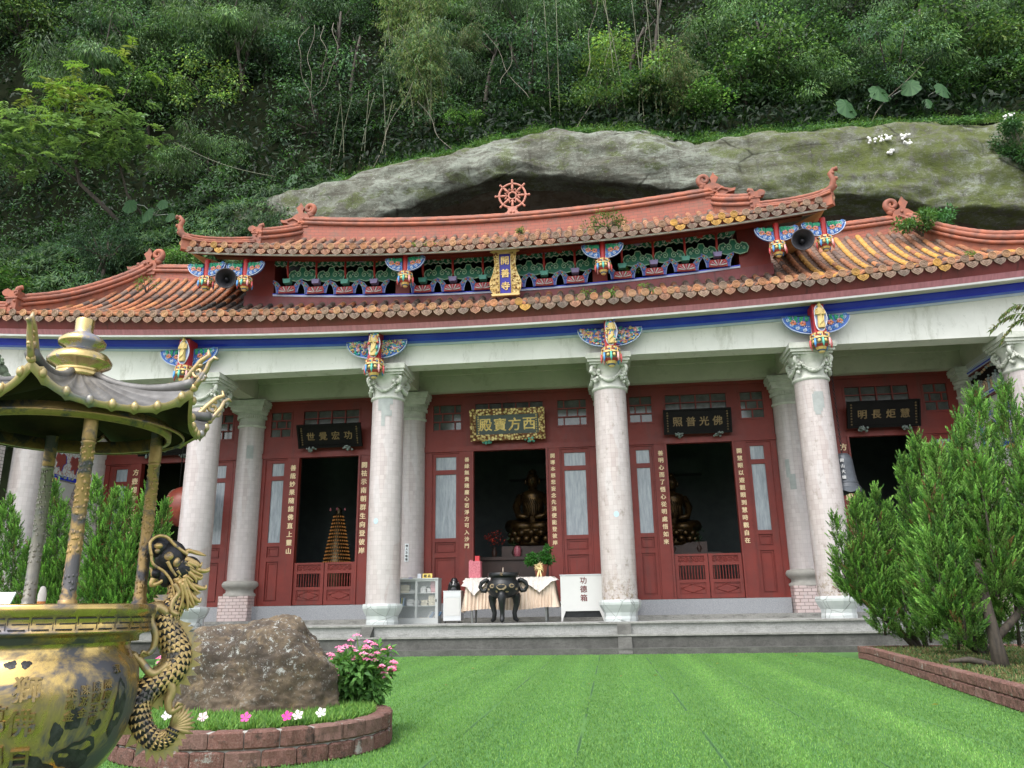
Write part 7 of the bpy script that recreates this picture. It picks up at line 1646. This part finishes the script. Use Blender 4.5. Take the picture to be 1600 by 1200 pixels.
# ================================================================ round planter with boulder and flowers
PX, PY, PR = .02, -14.72, 1.08
m = NT('rough_red_brick'); vec = m.coord('UV'); q = m.n('TexBrick'); q.offset = .5; q.inputs['Scale'].default_value = 1; q.inputs['Brick Width'].default_value = .245; q.inputs['Row Height'].default_value = .12; q.inputs['Mortar Size'].default_value = .006
q.inputs['Color1'].default_value = (.17, .078, .062, 1); q.inputs['Color2'].default_value = (.12, .062, .052, 1); q.inputs['Mortar'].default_value = (.10, .09, .08, 1); m.l(vec, q.inputs['Vector'])
sp = m.noise(90, 4, .8); c = m.mix(m.ramp(sp, .40, .68, 0, .8), q.outputs['Color'], (.32, .21, .18)); st = m.noise(4, 7, .75); c = m.mix(m.ramp(st, .56, .66, 0, .75), c, (.05, .05, .04)); c = m.mix(m.ramp(m.noise(6, 6, .7, m.coord(loc=(5, 5, 5))), .62, .68, 0, .7), c, (.36, .38, .36))
m.base(c); m.set(.9); m.bump(m.math('ADD', m.math('MULTIPLY', sp, .6), m.math('MULTIPLY', q.outputs['Fac'], -1.6)), .9, .012); MAT['redbrick'] = m.m
t = thing('round_planter', (PX, PY, 0), 'low round planter of two courses of rough red brick around the boulder', 'planter')
def rough_brick(b, f, l, th, z0, h, off):
    """brick bent along f(s) -> (point, outward normal), s from 0 to l; rough hewn outer face"""
    n = 10; m_ = 6; vs = []; tone = random.uniform(.8, 1.2); b.col((.125*tone, .058*tone, .046*tone) if random.random() < .8 else (.15*tone, .085*tone, .07*tone))
    ring = [(-th, 0), (-th, h), (-th*.5, h), (-.012, h), (0, h-.012), (0, h*.5), (0, .012), (-.012, 0)]
    for i in range(n+1):
        s_ = l*i/n; p, nr = f(s_); e = .010*(max(0, 1-i*.9)+max(0, 1-(n-i)*.9))
        for k, (d_, zz) in enumerate(ring):
            j = 0 if k < 2 else mnoise.noise(Vector((s_*22+off*7, zz*25, d_*20+off)))*.011+mnoise.noise(Vector((s_*60+off, zz*70, off)))*.006; q = p+nr*(d_+(j-e if k > 2 else 0)); vs.append((q.x, q.y, z0+zz+(j*.6-e if 0 < k < 4 else 0)))
    R8 = len(ring); b.mesh(vs, [(i*R8+k, (i+1)*R8+k, (i+1)*R8+(k+1) % R8, i*R8+(k+1) % R8) for i in range(n) for k in range(R8)]+[tuple(range(R8)), tuple(n*R8+k for k in range(R8))[::-1]])
m = NT('hewn_red_brick'); a = m.attr(); sp = m.noise(85, 5, .8); c = m.mix(m.ramp(sp, .42, .62, 0, .7), a, (.26, .16, .135)); c = m.mix(m.ramp(m.noise(9, 7, .8), .55, .62, 0, .8), c, (.05, .042, .036)); c = m.mix(m.ramp(m.noise(4, 8, .8, m.coord(loc=(5, 5, 5))), .60, .64, 0, .7), c, (.34, .36, .33)); m.base(c); m.set(.9, 0, .2); m.bump(sp, .9, .012); MAT['hewn'] = m.m
b = MB(); b.at((PX, PY, 0)); b.lathe([(PR-.03, 0), (PR-.022, .235), (PR-.12, .236), (PR-.13, .1)], 64, uv=True, cap=False); b.build('mortar_core', MAT['torus'], t)
b = MB()
for course in range(2):
    nb = 28
    for k in range(nb):
        a0 = 2*PI*(k+.5*course)/nb; ln = 2*PI*PR/nb-.007
        def f(s_, a0=a0): a = a0+s_/PR; return Vector((PX+PR*math.cos(a), PY+PR*math.sin(a), 0)), Vector((math.cos(a), math.sin(a), 0))
        rough_brick(b, f, ln, .13, .002+course*.124, .116, k*3.1+course*50)
b.build('brick_ring', 'hewn', t)
b = MB(); b.at((PX, PY, 0)); n = 40; rr = [PR-.13, .8, .6, .4, .2, .01]; zz = [.19, .21, .225, .23, .235, .235]; b.lathe(list(zip(rr, zz)), n, cap=False); b.build('soil', 'soil', t)
def tufts(name, n, sampler, L, W, cols, up_=1.0, spread=.7):
    P = np.array([sampler() for _ in range(n)]); D = rnd(n)*spread+np.array([0, 0, up_]); o = leaf_mesh(name, P, D, rnd(n)+np.array([0, -1, .2]), L*(.5+RNG.random(n)), W, cmix(n, cols, .3)); tag(o, kind='stuff'); return o
def ringpt():
    a = random.uniform(0, 2*PI); r = (PR-.14)*math.sqrt(random.random()); return (PX+r*math.cos(a), PY+r*math.sin(a), .22+.02*random.random())
tufts('planter_grass', 26000, ringpt, .055, .010, [(.12, .26, .05), (.17, .30, .06), (.08, .18, .04)])
# boulder
me_b = MB(); nlat, nlon = 90, 130; vs = []; cxb, cyb = -.11, -14.45
def bould(u, v):
    # u azimuth, v 0 bottom..1 top
    pr = float(np.interp(v, [0, .12, .35, .6, .8, .92, 1], [1.0, 1.02, .99, .91, .76, .50, 0])); z = float(np.interp(v, [0, .12, .35, .6, .8, .92, 1], [0, .10, .30, .54, .71, .79, .83]))
    d_ = Vector((math.cos(u), math.sin(u), 0)); k = 1+.10*math.cos(2*u+.6)+.07*math.cos(3*u+2)+.05*math.cos(5*u); q = Vector((d_.x*pr*.67*k, d_.y*pr*.52*k, z)); 
    # planar facets
    f1 = mnoise.fractal(q*2.6+Vector((3, 1, 7)), .8, 2.2, 6)*.085; f2 = mnoise.ridged_multi_fractal(q*2.2+Vector((9, 4, 2)), 1.0, 2.1, 5, 1.0, 2.0)*.020; f3 = mnoise.fractal(q*13, .8, 2.1, 4)*.012
    nrm = Vector((d_.x, d_.y, .35+v)).normalized(); q += nrm*(f1-f2+f3)
    if q.x > .30: q.z -= (q.x-.30)*.25
    if q.x < -.45: q.z -= (-.45-q.x)*.5
    return (cxb+q.x, cyb+q.y, .16+max(q.z, -.05))
for j in range(nlat+1):
    for i in range(nlon): vs.append(bould(2*PI*i/nlon, j/nlat))
me_b.mesh(vs, [(j*nlon+i, j*nlon+(i+1) % nlon, (j+1)*nlon+(i+1) % nlon, (j+1)*nlon+i) for j in range(nlat) for i in range(nlon)], True)
m = NT('boulder_stone'); a = m.noise(2.6, 8, .7, dist=.8); z_ = m.n('SeparateXYZ'); tcn = m.n('TexCoord'); m.l(tcn.outputs['Object'], z_.inputs[0]); f = m.ramp(z_.outputs[2], .25, .85)
c = m.mix(m.ramp(a, .36, .6), (.20, .15, .095), (.095, .072, .052)); c = m.mix(m.math('MULTIPLY', m.ramp(m.noise(3.5, 7, .75, m.coord(loc=(2, 2, 8))), .42, .58), m.ramp(z_.outputs[2], .25, .6, .25, .9)), c, (.062, .049, .040)); c = m.mix(m.ramp(m.noise(5, 5, .7, m.coord(loc=(1, 5, 8))), .55, .65, 0, .7), c, (.22, .16, .09))
li = m.math('MULTIPLY', m.ramp(m.noise(8, 9, .85), .575, .60), m.ramp(z_.outputs[2], .25, .6)); c = m.mix(m.math('MULTIPLY', li, .85), c, (.46, .48, .46)); l2 = m.math('MULTIPLY', m.ramp(m.noise(26, 6, .8, m.coord(loc=(4, 4, 4))), .585, .61), m.ramp(z_.outputs[2], .25, .5)); c = m.mix(m.math('MULTIPLY', l2, .8), c, (.42, .43, .40))
c = m.mix(m.ramp(m.noise(30, 5, .8, m.coord(loc=(6, 1, 2))), .6, .7, 0, .8), c, (.02, .018, .018)); m.base(c); m.set(.85, 0, .3); m.bump(m.math('ADD', m.noise(14, 8, .8), m.math('MULTIPLY', m.noise(60, 4, .8), .3)), .8, .03); MAT['boulder'] = m.m
o = me_b.build('boulder', 'boulder'); tag(o, 'big brown lichen-spotted boulder in the middle of the round planter', 'boulder')
# flowering bushes
def flower_bush(c, r, n, nf, label, zlo=.2, hd=.034):
    t = thing('flowering_bush', (c[0], c[1], zlo), label, 'bush', 'pink flowering bushes'); P, D, N, k, cc = cluster_crown(n, c, r, 26, .14, .8, .1, .35)
    leaf_mesh('foliage', P, D, N, .075*(.6+.7*RNG.random(n)), .036, cmix(n, [(.09, .21, .05), (.13, .28, .07), (.06, .15, .04)], .25), parent=t)
    b = MB(); b.col((.12, .20, .06)); heads = []
    for i in range(nf):
        d_ = rnd(1)[0]; d_[2] = abs(d_[2])*1.1-.05; d_[1] = -abs(d_[1]) if random.random() < .8 else d_[1]; p = np.array(c)+d_*np.array(r)*random.uniform(1.0, 1.28); heads.append(p); b.tube([(c[0], c[1], zlo), tuple((np.array(c)+p)/2), tuple(p)], .005, 4)
    b.build('stems', 'leaf', t); fb = MB()
    for p in heads:
        s_ = random.uniform(.7, 1.25)*hd; tone = random.uniform(.85, 1.15); m_ = int(12*random.uniform(.8, 1.2))
        for q in range(m_):
            a = q*2.4; rr2 = s_*math.sqrt(q/m_); fb.col(tuple(x*tone*random.uniform(.85, 1.15) for x in random.choice([(.78, .22, .42), (.80, .35, .52), (.70, .15, .35)])))
            x, y, z = p[0]+rr2*math.cos(a), p[1]+rr2*math.sin(a)*.8, p[2]+.5*(s_*s_-rr2*rr2)/s_+random.uniform(-.003, .003); w_ = .011
            fb.mesh([(x-w_, y-.3*w_, z+random.uniform(-.004, .004)), (x, y-w_, z), (x+w_, y-.2*w_, z), (x, y+.6*w_, z+w_*.9)], [(0, 1, 2, 3)])
    fb.build('flower_heads', 'petal', t); return t
flower_bush((.68, -14.05, .46), (.28, .24, .28), 2100, 44, 'tall pink-flowered bush on the right of the boulder'); flower_bush((-.98, -14.25, .40), (.20, .20, .24), 900, 8, 'smaller pink-flowered bush behind the dragon handle')
for k, (x, y, c, lb) in enumerate(((.56, -15.45, (.80, .06, .38), 'magenta flower on the grass near the right of the planter front'), (.28, -15.52, (.78, .10, .40), 'magenta flower on the grass at the planter front'), (-.05, -15.50, (.80, .55, .62), 'pale pink flower left of the two magenta ones'), (-.38, -15.40, (.75, .72, .70), 'white flower beside the tip of the dragon tail'), (.74, -15.25, (.78, .75, .74), 'white flower at the right end of the planter front'), (.62, -15.40, (.80, .68, .70), 'whitish flower just behind the right magenta one'))):
    b = MB(); b.col(c)
    for q in range(5):
        a = q*2*PI/5+x; F_ = lambda r, t: (x+r*math.cos(t), y-.010+.45*r*math.sin(t), .300+.80*r*math.sin(t)+.25*r); b.mesh([F_(0, 0), F_(.034, a-.5), F_(.044, a), F_(.034, a+.5)], [(0, 1, 2, 3)])
    b.col((.10, .22, .05)); b.tube([(x, y, .22), (x, y, .284)], .004, 4); tag(b.build('small_flower', 'petal'), lb, 'flower', 'small flowers at the front of the planter')

# ================================================================ right planter with conifers
t = thing('long_planter', (8.0, -8.0, 0), 'long low brick planter edging the conifers on the right', 'planter')
edge = [(7.78, -3.9), (7.76, -4.6), (7.52, -6.5), (7.22, -8.8), (6.95, -11.0), (6.72, -13.0), (6.5, -15.2)]
def wallstrip(pts, h, th):
    b = MB(); L_ = 0
    for i in range(len(pts)-1):
        a, c = Vector(pts[i]), Vector(pts[i+1]); d_ = (c-a); l = d_.length; nn = Vector((-d_.y, d_.x)).normalized()*th; nn = nn if nn.x > 0 or abs(d_.x) > abs(d_.y) else -nn
        vs = [(a.x, a.y, 0), (c.x, c.y, 0), (c.x, c.y, h), (a.x, a.y, h), (a.x+nn.x, a.y+nn.y, h), (c.x+nn.x, c.y+nn.y, h), (a.x+nn.x, a.y+nn.y, 0), (c.x+nn.x, c.y+nn.y, 0)]
        b.mesh(vs, [(0, 1, 2, 3), (3, 2, 5, 4), (4, 5, 7, 6)], False, [[(L_, 0), (L_+l, 0), (L_+l, h), (L_, h)], [(L_, 0), (L_+l, 0), (L_+l, th), (L_, th)], [(L_, h), (L_+l, h), (L_+l, 0), (L_, 0)]]); L_ += l
    return b
def brick_line(pts, course, nm):
    b = MB(); L = [0]
    for i in range(len(pts)-1): L.append(L[-1]+(Vector(pts[i+1])-Vector(pts[i])).length)
    def at_(s_):
        i = max(0, min(len(pts)-2, int(np.searchsorted(L, s_, 'right'))-1)); a, c = Vector(pts[i]), Vector(pts[i+1]); d_ = (c-a).normalized(); p = a+d_*(s_-L[i]); nr = Vector((d_.y, -d_.x)); nr = nr if nr.x < 0 or (abs(nr.x) < .3 and nr.y < 0) else -nr; return Vector((p.x, p.y, 0)), Vector((nr.x, nr.y, 0))
    s0 = -.12*course; k = 0
    while s0 < L[-1]-.05:
        a_ = max(0, s0); l_ = min(s0+.236, L[-1])-a_; s1 = a_
        if l_ > .04: rough_brick(b, lambda q, s1=s1: at_(s1+q), l_, .13, .002+course*.122, .115, k*2.3+course*91)
        s0 += .246; k += 1
    return b
for c_ in (0, 1): brick_line(edge, c_, '').build('brick_edge', 'hewn', t); brick_line([(7.80, -3.87), (10.5, -3.75), (16, -3.6)], c_, '').build('brick_edge', 'hewn', t)
b = MB(); b.mesh([(x+.1, y, .17) for x, y in edge]+[(16, -15.2, .2), (16, -3.8, .2)], [tuple(range(len(edge)+2))[::-1]]); b.build('soil', simple('planter_soil', (.07, .07, .035), .95, 0, var=.4, sc_=5, bump=.6), t)
def rpt():
    y = random.uniform(-15, -3.95); x0 = float(np.interp(y, [p[1] for p in edge[::-1]], [p[0] for p in edge[::-1]])); return (x0+.15+2.6*random.random()**1.4, y, .18+.03*random.random())
tufts('planter_moss', 30000, rpt, .055, .014, [(.10, .15, .05), (.15, .17, .06), (.06, .12, .04), (.17, .12, .06)], .55, .9)
JC = [(.12, .255, .05), (.165, .335, .068), (.065, .16, .038), (.20, .36, .085)]
def conifer(name, base_, stems, spires, label, n_per=1.0, grp=None):
    """spires: (tip, foot, width)"""
    t = thing(name, base_, label, 'tree', grp); b = MB()
    for st in stems: b.tube([tuple(p[:3]) for p in st], [p[3] for p in st], 8)
    Pa, Da, Ca = [], [], []
    for tip, foot, wd in spires:
        tip, foot = np.array(tip, float), np.array(foot, float); ax = tip-foot; L_ = np.linalg.norm(ax); ntuft = int(92*n_per*L_*wd/.35/.6)
        b.tube([tuple(foot), tuple(foot+ax*.5+np.array([.02, 0, 0])), tuple(foot+ax*.92)], [.028, .018, .004], 5)
        for q in range(ntuft):
            u = random.random()**1.25; pr = (1-u)**.75*min(1., .35+u*3.2); a = random.uniform(0, 2*PI); rr2 = wd*pr*(.55+.5*random.random()); o_ = foot+ax*u+np.array([math.cos(a)*rr2, math.sin(a)*rr2, random.uniform(-.05, .05)])
            out = np.array([math.cos(a), math.sin(a), 0]); dirp = ax/L_*1.0+out*.85*(1-u*.6)+rnd(1)[0]*.35; dirp /= np.linalg.norm(dirp); ln = random.uniform(.13, .27); m_ = 40
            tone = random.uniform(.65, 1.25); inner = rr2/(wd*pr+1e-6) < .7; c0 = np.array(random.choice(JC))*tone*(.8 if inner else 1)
            if random.random() < .015: c0 = np.array((.18, .10, .05))
            s_ = rnd(1)[0]
            for k in range(m_):
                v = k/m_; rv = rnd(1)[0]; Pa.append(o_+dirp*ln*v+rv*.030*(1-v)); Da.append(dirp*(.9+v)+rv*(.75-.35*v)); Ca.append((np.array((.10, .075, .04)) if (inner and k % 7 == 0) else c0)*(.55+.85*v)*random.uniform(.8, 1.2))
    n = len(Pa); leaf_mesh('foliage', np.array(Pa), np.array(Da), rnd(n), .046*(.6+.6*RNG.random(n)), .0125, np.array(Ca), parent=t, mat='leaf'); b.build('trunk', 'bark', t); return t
S = lambda x, y, z, r: (x, y, z, r)
conifer('conifer', (8.6, -3.7, .18), [[S(8.9, -3.9, .15, .07), S(8.55, -4, .55, .06), S(8.1, -4, .95, .045), S(7.7, -4.05, 1.35, .03)], [S(8.95, -3.9, .15, .07), S(8.7, -3.9, .8, .06), S(8.45, -3.95, 1.6, .04)], [S(9.1, -3.8, .15, .06), S(9.0, -3.8, .9, .05), S(8.8, -3.9, 1.8, .03)]],
    [((7.56, -4.1, 2.75), (7.72, -4.05, 1.25), .27), ((7.95, -4.2, 3.0), (8.0, -4.1, 1.0), .33), ((8.14, -4.1, 3.15), (8.1, -4.1, 1.4), .28), ((8.46, -4.0, 3.30), (8.35, -4.0, 1.0), .34), ((8.72, -3.9, 3.0), (8.6, -4.0, .95), .32), ((7.75, -4.35, 2.1), (7.85, -4.2, 1.1), .26), ((8.2, -4.3, 2.3), (8.2, -4.2, .75), .34), ((9.0, -3.9, 2.6), (8.9, -4.0, .8), .33), ((7.5, -4.2, 1.95), (7.7, -4.1, 1.2), .22), ((8.1, -4.4, 1.5), (8.2, -4.3, .45), .30), ((8.6, -4.4, 1.6), (8.6, -4.3, .35), .36), ((9.1, -4.3, 1.5), (9.05, -4.2, .3), .36)], 'small multi-stemmed conifer with narrow spires at the left end of the long planter', 1.2, 'conifers in the right planter')
conifer('conifer', (8.7, -6.7, .18), [[S(9.1, -6.6, .15, .09), S(8.9, -6.5, .6, .08), S(8.7, -6.5, 1.4, .05)], [S(9.0, -6.6, .2, .07), S(8.4, -6.6, .7, .05), S(8.1, -6.6, 1.2, .03)]],
    [((8.17, -6.6, 3.45), (8.35, -6.5, .9), .34), ((8.50, -6.5, 3.85), (8.6, -6.5, 1.0), .42), ((8.82, -6.4, 3.60), (8.8, -6.4, .8), .42), ((9.15, -6.3, 3.7), (9.1, -6.4, .9), .42), ((8.3, -6.8, 2.6), (8.4, -6.7, .7), .36), ((8.8, -6.8, 2.5), (8.8, -6.7, .55), .40), ((9.3, -6.7, 2.9), (9.2, -6.6, .7), .40), ((8.05, -6.8, 2.0), (8.25, -6.7, .6), .30), ((8.5, -7.0, 1.4), (8.5, -6.9, .3), .36), ((8.9, -7.0, 1.3), (8.9, -6.9, .3), .36)], 'middle conifer in the long planter, broad with several blunt spires', 1.2, 'conifers in the right planter')
conifer('conifer', (8.15, -9.4, .18), [[S(8.0, -9.5, .15, .12), S(7.98, -9.5, .5, .09), S(7.95, -9.5, .9, .075), S(7.95, -9.4, 1.6, .05)], [S(7.98, -9.5, .55, .06), S(8.4, -9.4, .9, .05), S(8.8, -9.3, 1.5, .03)], [S(7.95, -9.5, .9, .06), S(7.5, -9.4, 1.05, .04), S(7.2, -9.4, 1.35, .03)], [S(8.0, -9.5, .2, .05), S(7.6, -9.5, .3, .04), S(7.35, -9.5, .28, .02)]],
    [((8.22, -9.0, 3.62), (7.9, -9.2, 1.4), .30), ((8.50, -9.0, 4.08), (8.2, -9.3, 1.5), .36), ((8.93, -9.0, 4.10), (8.6, -9.3, 1.5), .40), ((7.75, -9.2, 3.2), (7.6, -9.3, 1.2), .34), ((9.2, -9.1, 3.8), (9.0, -9.3, 1.2), .42), ((7.5, -9.4, 2.6), (7.45, -9.4, .8), .34), ((7.6, -9.6, 1.7), (7.6, -9.5, .55), .30), ((8.45, -9.2, 1.6), (8.45, -9.1, .45), .36), ((9.0, -9.2, 1.7), (8.9, -9.1, .4), .36), ((8.0, -8.9, 1.5), (8.0, -8.8, .5), .34), ((8.1, -9.6, 2.9), (8.1, -9.5, 1.1), .42), ((8.7, -9.6, 2.9), (8.6, -9.5, .95), .42), ((9.2, -9.6, 2.6), (9.0, -9.5, .8), .42), ((7.35, -9.5, 1.9), (7.4, -9.5, .9), .24)], 'large conifer nearest the camera with a gnarled trunk at the right edge', 1.25, 'conifers in the right planter')
# conifers behind the burner
conifer('conifer', (-10.6, -3.9, 0), [[S(-10.6, -4, .1, .07), S(-10.5, -4, 1.4, .05)]], [((-11.06, -4, 3.75), (-10.95, -4, .7), .42), ((-10.75, -4.1, 3.2), (-10.6, -4, .6), .45), ((-11.5, -4, 3.3), (-11.4, -4, .5), .45)], 'conifer at the far left edge behind the brass burner', 1.1, 'conifers behind the brass burner')
conifer('conifer', (-9.6, -3.9, 0), [[S(-9.6, -4, .1, .07), S(-9.6, -4, 1.4, .05)]], [((-9.95, -4, 4.0), (-9.9, -4, .6), .36), ((-9.68, -4, 3.55), (-9.7, -4, .5), .36), ((-9.35, -4, 3.3), (-9.4, -4, .5), .36), ((-9.8, -4.2, 2.5), (-9.7, -4.1, .4), .45), ((-10.3, -4.1, 2.6), (-10.2, -4, .4), .40)], 'slender conifer seen between the two left posts of the burner', 1.1, 'conifers behind the brass burner')
conifer('conifer', (-8.1, -3.9, 0), [[S(-8.1, -4, .1, .09), S(-8.1, -4, 1.4, .06)]], [((-8.93, -4, 4.1), (-8.6, -4, 1.4), .42), ((-8.41, -4, 3.8), (-8.4, -4, .8), .42), ((-8.11, -4, 3.8), (-8.1, -4, .8), .42), ((-7.6, -4, 3.85), (-7.8, -4, .8), .40), ((-7.15, -4, 3.5), (-7.4, -4, 1.0), .36), ((-8.6, -4.2, 2.6), (-8.5, -4.1, .4), .48), ((-7.8, -4.2, 2.6), (-7.9, -4.1, .5), .48), ((-7.1, -4.1, 2.6), (-7.3, -4, .9), .36)], 'widest conifer behind the burner, in front of the leftmost door', 1.1, 'conifers behind the brass burner')
# information board
t = thing('information_board', (-9.2, -6.0, 0), 'white slanted information board at the left edge behind the burner', 'board')
b = MB(); b.at((-9.25, -6, 1.36), (R_(-38), 0, R_(12))); b.box(-.42, .16, -.02, .02, -.22, .22); b.build('panel', 'paper', t); b = MB(); b.tube([(-9.3, -5.95, 0), (-9.3, -5.95, 1.3)], .03, 8); b.build('post', 'greymetal', t)
# fallen leaves on the turf
for k in range(12):
    x, y = random.uniform(-1, 7), random.uniform(-13, -2); a = random.random()*6; s_ = .04; b = MB(); b.col(random.choice([(.35, .32, .08), (.25, .22, .08), (.30, .18, .07)])); b.mesh([(x, y, .02), (x+s_*math.cos(a), y+s_*math.sin(a), .035), (x+1.8*s_*math.cos(a+.4), y+1.8*s_*math.sin(a+.4), .02), (x+s_*math.cos(a+.9), y+s_*math.sin(a+.9), .03)], [(0, 1, 2, 3)]); o = b.build('fallen_leaf', 'leaf'); tag(o, 'small dry leaf lying on the green turf', 'leaf', 'dry leaves on the turf')
# turf pile near the camera
n = 260000; u = RNG.random(n)**1.9; Yv = -16.6+15.1*u; X = -2.0+9.6*RNG.random(n); kx_ = ((X-PX)**2+(Yv-PY)**2 > (PR+.01)**2) & (X < np.interp(Yv, [p[1] for p in edge[::-1]], [p[0] for p in edge[::-1]])-.02)
fr_ = np.abs((X/1.015+.93) % 1-.5); kx_ &= ~((fr_ < .017) & (np.sin(Yv*1.7+np.floor(X/1.015+.93)*2.1) > -.35)); X, Yv = X[kx_], Yv[kx_]; n = len(X); P = np.stack([X, Yv, np.zeros(n)], 1); D = rnd(n)*.55+np.array([0, -.1, 1]); band = 1+.10*np.sin(X*6.2+.4*np.sin(X*17))+.14*np.exp(-((X-4.12-.03*(Yv+15))/.16)**2)+.14*np.exp(-((X-5.35-.03*(Yv+15))/.18)**2)
o = leaf_mesh('turf_blades', P, D, rnd(n)+np.array([0, -1, 0]), .024*(.6+.7*RNG.random(n)), .0065, cmix(n, [(.12, .26, .068), (.15, .30, .075), (.095, .215, .055), (.185, .33, .08)], .2)*band[:, None]); tag(o, kind='stuff')
